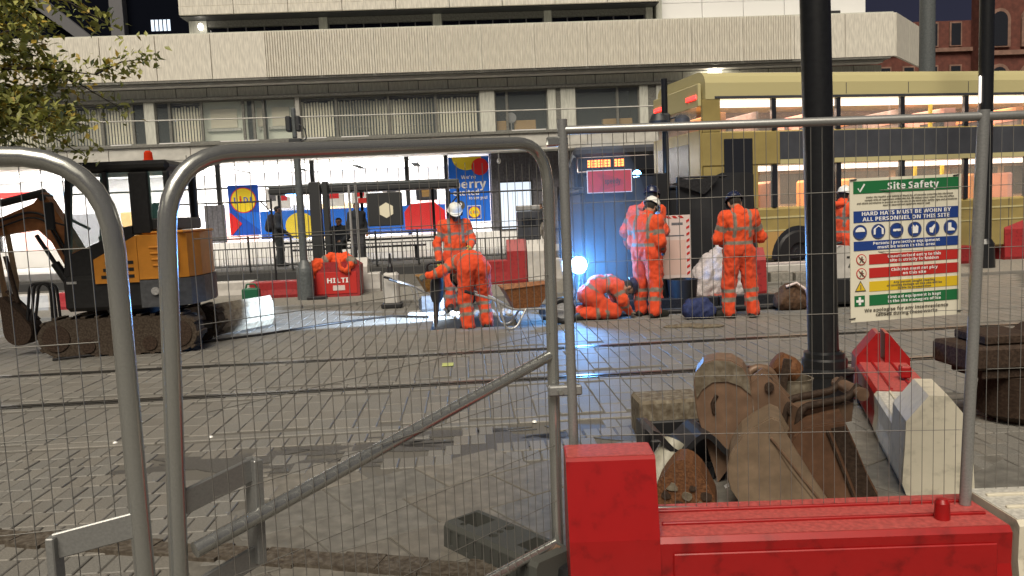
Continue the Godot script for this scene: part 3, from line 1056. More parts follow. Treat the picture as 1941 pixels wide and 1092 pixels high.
# ---------------------------------------------------------------- the long building with the shop
func rib_panel(w: float, h: float, pitch: float, ribs: bool) -> ArrayMesh:
	var b := B.new()
	b.slab(Vector3(0.012, 0, -0.1), Vector3(w - 0.012, h, -0.0), 0.006)
	if ribs:
		var k := 0
		while 0.03 + (k + 1) * pitch < w - 0.02:
			var x0 := 0.03 + k * pitch
			b.quad(Vector3(x0, 0, 0), Vector3(x0, h, 0), Vector3(x0 + 0.010, h, 0.07), Vector3(x0 + 0.010, 0, 0.07), Vector3(-1, 0, 0.3))
			b.quad(Vector3(x0 + 0.010, 0, 0.07), Vector3(x0 + 0.050, 0, 0.07), Vector3(x0 + 0.050, h, 0.07), Vector3(x0 + 0.010, h, 0.07), Vector3(0, 0, 1))
			b.quad(Vector3(x0 + 0.050, 0, 0.07), Vector3(x0 + 0.050, h, 0.07), Vector3(x0 + 0.060, h, 0), Vector3(x0 + 0.060, 0, 0), Vector3(1, 0, 0.3))
			b.quad(Vector3(x0, h, 0), Vector3(x0 + 0.010, h, 0.07), Vector3(x0 + 0.050, h, 0.07), Vector3(x0 + 0.060, h, 0), Vector3.UP)
			k += 1
	return b.mesh()

func building() -> void:
	var g := thing("shop_building", "long pale concrete building with ribbed band, upper windows and lit shop front", "building", Vector3(0, 0, -32))
	# in the building's own axes z = 0 is the front of the ribbed band
	var rb := rib_panel(2.1, 1.72, 0.10, true)
	var sm := rib_panel(2.1, 1.72, 0.082, false)
	for k in 21:
		var x := 17.6 - 2.1 * (k + 1)
		var o := part(g, "band_panel", rb if x > -9.4 and x < 12.5 else sm, mats.facade)
		o.position = Vector3(x, 7.2, 0)
	var core := B.new()
	core.slab(Vector3(-27, 7.22, -1.0), Vector3(17.55, 8.86, -0.105))
	core.slab(Vector3(-27, 8.86, -9.0), Vector3(17.55, 8.98, -0.105))
	part(g, "band_wall", core, mats.facade_grey)
	# the canted end of the band
	var e := B.new()
	var a := Vector3(17.6, 0, 0)
	var bb := Vector3(21.9, 0, -4.7)
	for k in 3:
		var p := a.lerp(bb, k / 3.0)
		var q := a.lerp(bb, (k + 1) / 3.0 - 0.004)
		e.flat(p + Vector3(0, 8.06, -0.05), q + Vector3(0, 8.06, -0.05), 0.1, 1.72)
	part(g, "end_panel", e, mats.facade)
	var er := B.new()
	er.prism([Vector2(17.6, -0.06), Vector2(21.85, -4.7), Vector2(17.6, -9.0)], 0.1, Transform3D(Basis(Vector3.RIGHT, PI / 2), Vector3(0, 8.8, 0)).scaled_local(Vector3(1, 1, -1)))
	part(g, "end_roof", er, mats.facade_grey)
	# trims under the band, frieze, sill
	part(g, "trim", boxm(Vector3(-27, 7.12, -0.55), Vector3(17.4, 7.19, -0.02)), mats.trim)
	part(g, "trim", boxm(Vector3(-27, 7.0, -0.7), Vector3(17.2, 7.11, -0.22), 0.01), mats.soffit)
	var x := -27.0
	while x < 17.0:
		var o := part(g, "frieze_panel", boxm(Vector3(0.015, 0, -0.05), Vector3(1.185, 0.34, 0.0), 0.008), mats.facade_grey)
		o.position = Vector3(x, 6.64, -0.72)
		x += 1.2
	part(g, "frieze_back", boxm(Vector3(-27, 6.55, -1.0), Vector3(17.2, 7.0, -0.8)), mats.dark_trim)
	part(g, "window_head", boxm(Vector3(-27, 6.5, -0.95), Vector3(17.0, 6.62, -0.6), 0.012), mats.trim)
	part(g, "sill", boxm(Vector3(-27, 4.72, -0.95), Vector3(17.0, 4.84, -0.58), 0.012), mats.trim)
	x = -27.0
	while x < 17.0:
		var o := part(g, "spandrel_panel", boxm(Vector3(0.012, 0, -0.08), Vector3(1.588, 0.52, 0.0), 0.006), mats.soffit)
		o.position = Vector3(x, 4.19, -0.66)
		x += 1.6
	part(g, "soffit", boxm(Vector3(-27, 4.06, -3.0), Vector3(17.0, 4.18, -0.68)), mats.soffit)
	part(g, "first_floor", boxm(Vector3(-27, 4.2, -9.0), Vector3(17.0, 4.7, -0.95)), mats.night_pale)
	part(g, "back_wall", boxm(Vector3(-27, 0.1, -9.2), Vector3(17.5, 8.9, -9.0)), mats.night_pale)
	part(g, "first_floor_ceiling", boxm(Vector3(-27, 6.66, -9.0), Vector3(17.0, 6.8, -1.0)), mats.night_pale)
	# first floor windows: x from, x to, kind (b blinds, d dark office, p pale room, o pier)
	var rows := [[-22.0, -14.4, "b"], [-14.4, -13.2, "b"], [-13.2, -12.7, "d"], [-12.7, -12.3, "o"], [-12.3, -11.75, "d"], [-11.75, -10.5, "b"], [-10.5, -8.85, "p"], [-8.85, -8.45, "d"], [-8.45, -8.05, "p"], [-8.05, -6.75, "p"],
		[-6.6, -5.15, "b"], [-5.15, -3.05, "b"], [-3.05, -1.15, "b"], [-1.15, 0.65, "b"], [0.65, 1.25, "o"], [1.25, 1.75, "d"], [1.75, 3.42, "d"], [3.42, 3.75, "o"], [3.95, 4.2, "o"], [4.2, 4.55, "o"], [4.55, 6.3, "d"], [6.3, 7.2, "d"], [7.2, 7.55, "o"], [7.9, 8.4, "o"], [8.4, 12.0, "b"], [12.0, 16.8, "d"]]
	for r in rows:
		var x0: float = r[0]
		var x1: float = r[1]
		if r[2] == "o":
			part(g, "pier", boxm(Vector3(x0, 4.845, -0.95), Vector3(x1, 6.495, -0.70), 0.01), mats.facade_grey)
			continue
		var w := B.new()
		for q in [[x0, x0 + 0.05, 4.845, 6.495], [x1 - 0.05, x1, 4.845, 6.495], [x0 + 0.05, x1 - 0.05, 4.845, 4.90], [x0 + 0.05, x1 - 0.05, 6.44, 6.495]]:
			w.slab(Vector3(q[0], q[2], -0.90), Vector3(q[1], q[3], -0.80))
		var win := part(g, "window", w, mats.trim)
		part(win, "pane", boxm(Vector3(x0 + 0.05, 4.9, -0.87), Vector3(x1 - 0.05, 6.44, -0.862)), mats.pane)
		if r[2] == "b":
			var bl := B.new()
			var xx := x0 + 0.08
			var seg := 0
			while xx < x1 - 0.08:
				var tw := 0.5 + 0.5 * sin(xx * 1.3 + x0)
				var hgt := 6.36 - 0.10 * rng.randf()
				bl.flat(Vector3(xx, 4.93, -1.02), Vector3(xx, hgt, -1.02), 0.075, 0.004, Vector3(sin(tw), 0, cos(tw)))
				xx += 0.118
				seg += 1
			part(win, "blind_slats", bl, mats.blind, "", true)
			part(win, "room_back", boxm(Vector3(x0, 4.71, -2.4), Vector3(x1, 6.65, -2.3)), mats.room_dark)
			part(win, "blind_rail", boxm(Vector3(x0 + 0.06, 6.37, -1.05), Vector3(x1 - 0.06, 6.43, -0.99)), mats.trim)
			part(win, "desk_edge", boxm(Vector3(x0 + 0.1, 5.28, -1.5), Vector3(x1 - 0.1, 5.42, -1.2)), mats.room_dark)
		elif r[2] == "p":
			part(win, "room_back", boxm(Vector3(x0 - 0.05, 4.71, -1.25), Vector3(x1 + 0.05, 6.65, -1.2)), mats.room_pale)
			part(win, "partition", boxm(Vector3(x0 + 0.1, 5.32, -1.19), Vector3(x1 - 0.2, 5.42, -1.1)), mats.facade_grey)
			part(win, "board", boxm(Vector3(x0 + 0.25, 5.45, -1.19), Vector3(x1 - 0.35, 6.2, -1.15)), mats.blind)
		else:
			part(win, "room_back", boxm(Vector3(x0 - 0.1, 4.71, -3.4), Vector3(x1 + 0.1, 6.65, -3.3)), mats.room_dark)
	part(g, "column", boxm(Vector3(-6.76, 4.845, -0.98), Vector3(-6.6, 6.495, -0.74)), mats.soffit)
	part(g, "column", boxm(Vector3(3.76, 4.845, -0.98), Vector3(3.94, 6.495, -0.74)), mats.trim)
	part(g, "column", boxm(Vector3(7.56, 4.845, -0.98), Vector3(7.9, 6.495, -0.74)), mats.trim)
	for q in [[1.32, 5.32, 0.42, 0.30], [2.05, 5.32, 0.9, 0.34], [5.75, 5.25, 0.62, 0.34], [6.45, 5.25, 0.55, 0.34]]:
		part(g, "storage_box", boxm(Vector3(q[0], 4.86, -1.6), Vector3(q[0] + q[2], q[1] - 0.0, -1.25), 0.02), mats.carton)
	var fan := B.new()
	fan.lathe([Vector2(0.0, 0.03), Vector2(0.2, 0.02), Vector2(0.22, 0.0), Vector2(0.2, -0.02), Vector2(0, -0.03)], 18, Transform3D(Basis(Vector3.RIGHT, PI / 2), Vector3(1.92, 5.42, -1.15)))
	fan.bar(Vector3(1.92, 4.9, -1.15), Vector3(1.92, 5.25, -1.15), 0.03)
	part(g, "desk_fan", fan, mats.pale_steel)
	for q in [[-14.1, -13.3], [-12.2, -11.0], [-9.8, -8.3], [-6.5, -5.6], [-5.0, -3.9], [1.9, 3.3], [4.6, 5.8]]:
		part(g, "radiator_ledge", boxm(Vector3(q[0], 4.845, -0.79), Vector3(q[1], 4.885, -0.70)), mats.shop_white)
	# upper storey: strip windows, slab above, panels to the side
	part(g, "upper_wall_back", boxm(Vector3(-11, 8.98, -4.4), Vector3(8.4, 10.0, -4.2)), mats.night_block)
	for q in [[-10.9, -10.2], [-5.72, -5.38], [-1.1, -0.75], [3.47, 3.78], [7.72, 8.0]]:
		part(g, "pier", boxm(Vector3(q[0], 8.985, -1.75), Vector3(q[1], 9.75, -1.4)), mats.facade_grey)
	for q in [[-10.2, -5.72], [-5.38, -1.1], [-0.75, 3.47], [3.78, 7.72]]:
		part(g, "shutter_box", boxm(Vector3(q[0], 9.50, -1.7), Vector3(q[1], 9.75, -1.45)), mats.trim)
		var w := B.new()
		w.slab(Vector3(q[0], 8.985, -1.66), Vector3(q[1], 9.03, -1.58))
		var n := 6
		for k in n + 1:
			var xx := lerpf(q[0] + 0.03, q[1] - 0.03, float(k) / n)
			w.slab(Vector3(xx - 0.025, 9.031, -1.65), Vector3(xx + 0.025, 9.50, -1.59))
		var win := part(g, "window", w, mats.night_pale)
		part(win, "pane", boxm(Vector3(q[0], 9.03, -1.625), Vector3(q[1], 9.5, -1.618)), mats.dark_pane)
	part(g, "roof_slab", boxm(Vector3(-11.0, 9.76, -9.0), Vector3(8.1, 9.80, -0.7)), mats.dark_trim)
	for k in 9:
		var x0 := -11.0 + k * 2.122
		part(g, "roof_slab_panel", boxm(Vector3(x0 + 0.01, 9.801, -1.2), Vector3(x0 + 2.11, 10.12, -0.6), 0.008), mats.facade)
		part(g, "roof_slab_panel", boxm(Vector3(x0 + 0.01, 10.13, -1.2), Vector3(x0 + 2.11, 12.4, -0.62), 0.008), mats.facade)
	part(g, "upper_return", boxm(Vector3(8.12, 8.985, -3.0), Vector3(8.35, 12.4, -1.25)), mats.facade_grey)
	for k in 5:
		var x0 := 8.36 + k * 1.75
		part(g, "side_panel", boxm(Vector3(x0 + 0.01, 8.985, -1.8), Vector3(x0 + 1.74, 9.9, -1.5), 0.008), mats.shop_white)
		part(g, "side_panel", boxm(Vector3(x0 + 0.01, 9.91, -1.8), Vector3(x0 + 1.74, 12.4, -1.5), 0.008), mats.shop_white)
	part(g, "vent", boxm(Vector3(11.6, 9.0, -1.5), Vector3(13.0, 9.16, -1.46)), mats.dark_trim)
	part(g, "vent", boxm(Vector3(14.9, 9.22, -1.5), Vector3(16.0, 9.4, -1.46)), mats.dark_trim)
	var sp := B.new()
	sp.ball(Vector3(-10.35, 9.45, -1.1), Vector3(0.1, 0.14, 0.1))
	part(g, "flood_lamp", sp, mats.white_lamp)
	# soffit lamp beside the bus
	var sl := part(g, "soffit_lamp", boxm(Vector3(10.05, 6.84, -0.70), Vector3(10.6, 6.95, -0.62), 0.01), mats.white_lamp)
	lamp(g, Vector3(10.3, 6.88, -0.45), Color(1.0, 0.95, 0.85), 0.5, 0.1)
	# ground floor: shop room with lit ceiling, glass front at z = -2
	part(g, "shop_floor", boxm(Vector3(-27, 0.1, -9.0), Vector3(3.5, 0.45, -2.02)), mats.shop_white)
	part(g, "shop_back_wall", boxm(Vector3(-27, 0.45, -8.6), Vector3(3.5, 4.05, -8.5)), mats.shop_white)
	part(g, "shop_plinth", boxm(Vector3(-27, 0.1, -2.02), Vector3(3.5, 0.78, -1.86), 0.01), mats.shop_white)
	for k in 9:
		var x0 := -24.0 + k * 2.7
		part(g, "ceiling_light", boxm(Vector3(x0 + 0.2, 3.97, -7.6), Vector3(x0 + 2.5, 4.0, -2.5)), mats.shop_ceiling)
	for k in 4:
		area(g, Vector3(-20.0 + k * 6.2, 3.93, -5.0), Vector2(5.2, 4.0), Color(1.0, 0.98, 0.96), 38.0, Basis(Vector3.RIGHT, -PI / 2))
	for k in 4:
		part(g, "window_strip_lamp", boxm(Vector3(-20.4 + k * 5.0, 3.86, -2.45), Vector3(-15.9 + k * 5.0, 3.94, -2.25)), mats.shop_ceiling)
		area(g, Vector3(-18.1 + k * 5.0, 3.82, -2.22), Vector2(4.4, 0.3), Color(1.0, 0.98, 0.96), 26.0, Basis(Vector3.RIGHT, -PI / 4))
	for px in [-24.0, -19.5, -15.0, -10.4, -6.5, -2.54, -0.88]:
		part(g, "shop_post", boxm(Vector3(px - 0.09, 0.78, -2.1), Vector3(px + 0.09, 4.06, -1.92), 0.01), mats.dark_trim)
	part(g, "shop_transom", boxm(Vector3(-27, 3.02, -2.05), Vector3(-0.97, 3.09, -1.97)), mats.trim)
	part(g, "shop_glass", boxm(Vector3(-27, 0.78, -2.012), Vector3(-0.97, 4.05, -2.004)), mats.pane)
	part(g, "grey_panel", boxm(Vector3(-11.05, 0.79, -1.98), Vector3(-10.2, 2.37, -1.90), 0.01), mats.corrugated)
	# shelves and goods inside the shop
	for k in 10:
		var x0 := -23.0 + k * 2.3
		part(g, "shop_shelf", boxm(Vector3(x0, 0.45, -6.2), Vector3(x0 + 1.5, 2.3, -5.7), 0.01), [mats.shop_white, mats.bus_pink, mats.night_pale, mats.carton][k % 4])
	part(g, "corrugated_wall", rib_panel(3.6, 3.25, 0.24, true), mats.corrugated).position = Vector3(0.98, 0.78, -1.95)
	part(g, "shop_wall", boxm(Vector3(0.95, 0.1, -2.6), Vector3(17.0, 4.05, -2.06)), mats.corrugated)
	part(g, "shop_wall", boxm(Vector3(4.6, 0.1, -2.05), Vector3(17.0, 4.05, -2.0)), mats.night_pale)
	var dr := part(g, "shop_door", boxm(Vector3(1.30, 0.78, -1.9), Vector3(2.75, 2.88, -1.82), 0.01), mats.dark_trim)
	part(dr, "lit_glass", boxm(Vector3(1.38, 0.85, -1.819), Vector3(2.67, 2.80, -1.81)), glow("door_glow", Color(0.85, 0.92, 1.0), 0.62))
	var cm := B.new()
	cm.ball(Vector3(1.36, 3.72, -1.7), Vector3(0.09, 0.12, 0.09))
	cm.bar(Vector3(1.36, 3.8, -1.7), Vector3(1.36, 4.06, -1.7), 0.03)
	part(g, "dome_camera", cm, mats.shop_white)
	var rs := part(g, "red_lit_sign", boxm(Vector3(-19.6, 3.0, -1.8), Vector3(-17.9, 3.22, -1.7)), glow("sign_glow_red", Color(1.0, 0.10, 0.10), 1.4))
	part(g, "white_lit_sign", boxm(Vector3(-17.85, 3.02, -1.8), Vector3(-16.6, 3.2, -1.7)), glow("sign_glow_white", Color(0.8, 0.92, 1.0), 1.2))
	shop_graphics()

func disc(r: float, depth := 0.02, seg := 28) -> B:
	var b := B.new()
	b.lathe([Vector2(0, depth / 2), Vector2(r, depth / 2), Vector2(r, -depth / 2), Vector2(0, -depth / 2)], seg, Transform3D(Basis(Vector3.RIGHT, PI / 2), Vector3.ZERO))
	return b

func poly(outline: Array, depth := 0.012) -> B:
	var b := B.new()
	b.prism(outline, depth)
	return b

func logo(parent: Node3D, at: Vector3, s: float) -> void:
	# round yellow shop badge with a red rim and blue lettering, s is its radius
	var o := part(parent, "badge_rim", disc(s, 0.012), mats.shop_red)
	o.position = at
	o = part(parent, "badge_disc", disc(s * 0.93, 0.012), mats.shop_yellow)
	o.position = at + Vector3(0, 0, 0.008)
	words(parent, "badge_letters", "L", at + Vector3(-s * 0.60, 0, 0.02), s * 0.46, mats.shop_blue, s * 0.26)
	words(parent, "badge_letters", "i", at + Vector3(-s * 0.22, 0.02 * s, 0.02), s * 0.50, mats.shop_red, s * 0.16)
	words(parent, "badge_letters", "D", at + Vector3(s * 0.18, 0, 0.02), s * 0.46, mats.shop_blue, s * 0.34)
	words(parent, "badge_letters", "L", at + Vector3(s * 0.64, 0, 0.02), s * 0.46, mats.shop_blue, s * 0.26)

func shop_graphics() -> void:
	var z := -33.82
	var m := thing("shop_mural", "blue shop window graphic with large yellow badge, red wedge and blue band", "shop graphic", Vector3(0, 0, z))
	part(m, "blue_field", boxm(Vector3(-10.0, 1.06, -0.02), Vector3(-8.75, 3.15, 0.0)), mats.shop_blue)
	part(m, "pale_blue_wedge", poly([Vector2(-9.75, 2.05), Vector2(-8.76, 1.25), Vector2(-8.76, 2.0)]), mats.shop_blue_light).position.z = 0.008
	part(m, "red_wedge", poly([Vector2(-10.0, 1.12), Vector2(-9.92, 1.1), Vector2(-9.5, 1.55), Vector2(-9.92, 2.0), Vector2(-10.0, 2.0)]), mats.shop_red).position.z = 0.01
	logo(m, Vector3(-9.38, 2.52, 0.012), 0.53)
	part(m, "blue_band", boxm(Vector3(-8.74, 1.0, -0.02), Vector3(-1.0, 2.02, -0.002)), mats.shop_blue_light)
	part(m, "blue_band_low", boxm(Vector3(-8.74, 0.86, -0.02), Vector3(-1.0, 0.998, -0.002)), mats.shop_blue)
	var yd := []
	for k in 18: yd.append(Vector2(-7.1 + cos(TAU * k / 18) * 0.62, 1.36 + sin(TAU * k / 18) * 0.56))
	part(m, "yellow_disc", poly(yd), mats.shop_yellow).position.z = 0.008
	part(m, "red_shape", poly([Vector2(-2.72, 1.0), Vector2(-2.72, 1.75), Vector2(-2.45, 2.08), Vector2(-1.45, 2.12), Vector2(-1.02, 1.75), Vector2(-1.02, 1.0)]), mats.shop_red).position.z = 0.008
	for q in [[-8.45, 2.1, 0.55, 0.85], [-7.95, 2.12, 0.5, 0.8], [-6.1, 2.1, 0.9, 0.85], [-4.9, 2.15, 0.7, 0.8], [-3.6, 2.1, 0.75, 0.85]]:
		part(m, "poster", boxm(Vector3(q[0], q[1], -0.015), Vector3(q[0] + q[2], q[1] + q[3], -0.004)), mats.letter_white)
		part(m, "poster_print", boxm(Vector3(q[0] + q[2] * 0.25, q[1] + q[3] * 0.4, -0.003), Vector3(q[0] + q[2] * 0.75, q[1] + q[3] * 0.75, 0.0)), mats.shop_red if int(q[0] * 10) % 2 else mats.corrugated)
	part(m, "food_poster", boxm(Vector3(-2.2, 2.2, -0.015), Vector3(-1.3, 3.0, 0.0)), mats.bus_slate)
	part(m, "food_print", boxm(Vector3(-1.95, 2.35, 0.001), Vector3(-1.6, 2.8, 0.004)), mats.carton)
	# tall poster
	var p := thing("shop_poster", "tall blue shop poster with white lettering and a red and yellow fruit shape", "poster", Vector3(0, 0, -33.80))
	part(p, "blue_field", boxm(Vector3(-0.78, 1.22, -0.06), Vector3(0.92, 3.95, 0.0)), mats.shop_blue_light)
	var half := []
	for k in 13: half.append(Vector2(0.0 + cos(-PI * k / 12) * 0.62, 3.94 + sin(-PI * k / 12) * 0.55))
	part(p, "yellow_shape", poly(half), mats.shop_yellow).position.z = 0.008
	var rd := []
	for k in 18: rd.append(Vector2(0.55 + cos(TAU * k / 18) * 0.36, 3.52 + sin(TAU * k / 18) * 0.36))
	part(p, "red_shape", poly(rd), mats.shop_red).position.z = 0.014
	words(p, "poster_words", "We're", Vector3(0.05, 3.10, 0.02), 0.15, mats.letter_white, 0.62)
	words(p, "poster_words", "berry", Vector3(0.08, 2.80, 0.02), 0.34, mats.letter_white, 1.36)
	words(p, "poster_words", "excited", Vector3(-0.08, 2.45, 0.02), 0.24, mats.letter_white, 1.08)
	words(p, "poster_words", "to see you!", Vector3(0.42, 2.22, 0.02), 0.13, mats.letter_white, 0.78)
	part(p, "dark_berry", disc(0.2, 0.01), mats.sign_ink).position = Vector3(-0.36, 1.93, 0.008)
	words(p, "poster_words", "P", Vector3(-0.36, 1.93, 0.02), 0.22, mats.letter_white)
	part(p, "badge_square", boxm(Vector3(-0.06, 1.33, 0.001), Vector3(0.52, 1.90, 0.010)), mats.letter_white)
	part(p, "badge_square", boxm(Vector3(-0.03, 1.36, 0.0105), Vector3(0.49, 1.87, 0.014)), mats.shop_blue)
	logo(p, Vector3(0.23, 1.615, 0.022), 0.24)

# ---------------------------------------------------------------- behind and beside the building
func far_buildings() -> void:
	# red brick block far to the side of the bus
	var g := thing("brick_building", "tall red brick corner building with arched windows beyond the bus", "building", Vector3(36, 0, -62))
	part(g, "wall", boxm(Vector3(-4, 0, -14), Vector3(16, 15.0, 0)), mats.brick_red)
	part(g, "tower_wall", boxm(Vector3(4.2, 0, 0.002), Vector3(16, 22, 1.2)), mats.brick_red)
	part(g, "pale_course", boxm(Vector3(-4.1, 9.0, 0.003), Vector3(4.2, 9.3, 0.25)), mats.brick_pale)
	part(g, "pale_course", boxm(Vector3(-4.1, 12.6, 0.003), Vector3(4.2, 12.9, 0.25)), mats.brick_pale)
	part(g, "pale_course", boxm(Vector3(4.15, 12.0, 1.205), Vector3(16, 12.35, 1.45)), mats.brick_pale)
	for r in 3:
		for k in 4:
			var x := -3.3 + k * 1.9
			var y := 6.4 + r * 3.3
			var w := part(g, "window", boxm(Vector3(x, y, 0.003), Vector3(x + 1.0, y + 1.9, 0.12), 0.02), mats.brick_pale)
			part(w, "pane", boxm(Vector3(x + 0.12, y + 0.1, 0.121), Vector3(x + 0.88, y + 1.78, 0.14)), mats.bus_dark)
	for r in 3:
		for k in 4:
			var x := 5.6 + k * 2.6
			var y := 8.4 + r * 4.2
			var ol := [Vector2(x - 0.85, y), Vector2(x + 0.85, y)]
			var il := [Vector2(x - 0.6, y + 0.1), Vector2(x + 0.6, y + 0.1)]
			for q in 9:
				ol.append(Vector2(x + cos(PI * q / 8) * 0.85, y + 2.1 + sin(PI * q / 8) * 0.85))
				il.append(Vector2(x + cos(PI * q / 8) * 0.6, y + 2.1 + sin(PI * q / 8) * 0.6))
			var b := B.new()
			b.prism(ol, 0.2, Transform3D(Basis(), Vector3(0, 0, 1.305)))
			var w := part(g, "arched_window", b, mats.brick_pale)
			var c := B.new()
			c.prism(il, 0.2, Transform3D(Basis(), Vector3(0, 0, 1.33)))
			part(w, "pane", c, mats.bus_dark)
	var h := thing("office_block", "dark office block with pale end wall against the night sky", "building", Vector3(34, 0, -88))
	part(h, "wall", boxm(Vector3(-10, 0, -12), Vector3(5, 22.5, 0)), mats.night_pale)
	for r in 3:
		for k in 4:
			part(h, "window", boxm(Vector3(-9 + k * 3.4, 13.0 + r * 3, 0.003), Vector3(-6.8 + k * 3.4, 14.4 + r * 3, 0.08)), mats.bus_dark)
	# dark blocks behind the tree
	var d := thing("dark_building", "dark tower with pale pillar and a few lit windows above the long building", "building", Vector3(-18, 0, -46))
	part(d, "wall", boxm(Vector3(-16, 0, -10), Vector3(7.0, 30, 0)), mats.night_block)
	part(d, "pillar", boxm(Vector3(-1.0, 0, 0.003), Vector3(-0.3, 30, 0.6)), mats.night_pale)
	var ramp := B.new()
	ramp.prism([Vector2(-6.0, 15.5), Vector2(-1.2, 11.2), Vector2(-1.2, 10.6), Vector2(-6.6, 15.0)], 0.5, Transform3D(Basis(), Vector3(0, 0, 0.3)))
	part(d, "sloping_beam", ramp, mats.night_pale)
	for k in 5:
		part(d, "lit_window", boxm(Vector3(0.95 + k * 0.22, 12.35, 0.003), Vector3(1.10 + k * 0.22, 12.95, 0.03)), glow("lit_window_glow", Color(0.85, 0.92, 1.0), 0.8))
	for k in 3:
		part(d, "lit_window", boxm(Vector3(1.5 + k * 0.24, 11.5, 0.003), Vector3(1.66 + k * 0.24, 12.0, 0.03)), mats.lit_window_glow)

# ---------------------------------------------------------------- tram stop
func tram_stop() -> void:
	structure("tram_platform", "low concrete tram platform across the road", boxm(Vector3(-14, -0.2, -25.2), Vector3(6.5, 0.28, -22.0), 0.02), mats.platform)
	structure("platform_edge", "dark edge course of the tram platform", boxm(Vector3(-14, -0.2, -21.99), Vector3(6.5, 0.20, -21.9), 0.01), mats.asphalt)
	var s := thing("tram_shelter", "dark flat-roofed tram shelter with glass back and bench in front of shop", "shelter", Vector3(-3.0, 0.28, -23.2))
	part(s, "roof", boxm(Vector3(-2.6, 2.06, -0.9), Vector3(2.75, 2.22, 0.5), 0.03), mats.dark_trim)
	part(s, "roof_edge", boxm(Vector3(-2.6, 2.225, -0.85), Vector3(2.75, 2.30, 0.45), 0.02), mats.grey_paint)
	for x in [-2.55, -0.15, 1.95, 2.70]:
		part(s, "post", boxm(Vector3(x - 0.04, 0, -0.6), Vector3(x + 0.04, 2.06, -0.5), 0.01), mats.dark_trim)
	part(s, "glass_screen", boxm(Vector3(-2.5, 0.25, -0.56), Vector3(1.9, 2.0, -0.55)), mats.pane)
	part(s, "rail", boxm(Vector3(-2.5, 0.62, -0.50), Vector3(2.7, 0.68, -0.44), 0.01), mats.dark_trim)
	part(s, "bench", boxm(Vector3(-2.2, 0.42, -0.38), Vector3(1.7, 0.47, -0.02), 0.01), mats.dark_steel)
	for x in [-1.9, -0.2, 1.4]:
		part(s, "bench_leg", boxm(Vector3(x - 0.03, 0, -0.25), Vector3(x + 0.03, 0.42, -0.15)), mats.dark_steel)
	var lampb := B.new()
	lampb.ball(Vector3(-2.0, 2.04, 0.2), Vector3(0.2, 0.04, 0.08))
	part(s, "roof_lamp", lampb, mats.blue_lamp)
	var c := thing("support_column", "dark twin column beside the tram shelter bench", "column", Vector3(-4.15, 0.28, -22.4))
	part(c, "shaft", boxm(Vector3(-0.24, 0, -0.14), Vector3(0.06, 2.35, 0.14), 0.02), mats.dark_trim)
	part(c, "shaft", boxm(Vector3(0.12, 0, -0.14), Vector3(0.28, 2.35, 0.14), 0.02), mats.dark_trim)
	var w := thing("twin_pole", "pair of thin pale steel poles standing in front of the shelter", "pole", Vector3(-3.1, 0.28, -21.6))
	for x in [-0.09, 0.09]:
		var b := B.new()
		b.bar(Vector3(x, 0, 0), Vector3(x, 2.2, 0), 0.035, 8)
		part(w, "tube", b, mats.pale_steel)
	# display panel
	var d := thing("display_panel", "black information panel with a pale hexagon hung in the shelter", "panel", Vector3(-2.36, 1.35, -22.55))
	part(d, "board", boxm(Vector3(-0.5, -0.02, -0.06), Vector3(0.5, 0.92, 0.0), 0.02), mats.dark_trim)
	var hx := []
	for k in 6: hx.append(Vector2(0.04 + cos(TAU * k / 6 + PI / 6) * 0.22, 0.42 + sin(TAU * k / 6 + PI / 6) * 0.22))
	var hb := B.new()
	hb.prism(hx, 0.012)
	var o := part(d, "hexagon", hb, mats.blind)
	o.position.z = 0.008
	var sn := thing("small_sign", "small red and white notice beside the black information panel", "sign", Vector3(-3.1, 2.0, -22.6))
	part(sn, "plate", boxm(Vector3(0, 0, -0.02), Vector3(0.26, 0.14, 0), 0.0), mats.sign_red)
	# ticket machine
	var t := thing("ticket_machine", "dark ticket machine with pale frame standing on the platform", "machine", Vector3(1.68, 0.28, -22.6))
	part(t, "cabinet", boxm(Vector3(-0.32, 0, -0.3), Vector3(0.32, 1.30, 0.1), 0.03), mats.bus_slate)
	part(t, "top_frame", boxm(Vector3(-0.34, 1.305, -0.3), Vector3(0.34, 1.46, 0.08), 0.03), mats.pale_steel)
	part(t, "screen", boxm(Vector3(-0.2, 0.85, 0.101), Vector3(0.2, 1.1, 0.11)), mats.bus_dark)
	# railings on the platform edge: each length is a thing
	for k in 8:
		var x0 := -7.2 + k * 1.15
		var r := thing("platform_railing", "", "railing", Vector3(x0, 0.28, -21.97), 0.0, "dark railing lengths along the tram platform")
		r.set_meta("label", "dark railing length on the tram platform edge, number %s from the digger end" % ["one", "two", "three", "four", "five", "six", "seven", "eight"][k])
		var b := B.new()
		b.bar(Vector3(0.02, 0.88, 0), Vector3(1.12, 0.88, 0), 0.026)
		b.bar(Vector3(0.02, 0.60, 0), Vector3(1.12, 0.60, 0), 0.018)
		b.bar(Vector3(0.02, 0.12, 0), Vector3(1.12, 0.12, 0), 0.018)
		part(r, "rails", b, mats.dark_trim)
		var bal := B.new()
		for q in 9: bal.bar(Vector3(0.1 + q * 0.12, 0.12, 0), Vector3(0.1 + q * 0.12, 0.6, 0), 0.010, 4)
		part(r, "balusters", bal, mats.dark_trim, "", true)
		var p := B.new()
		p.bar(Vector3(0, 0, 0), Vector3(0, 0.93, 0), 0.03)
		part(r, "post", p, mats.dark_trim)
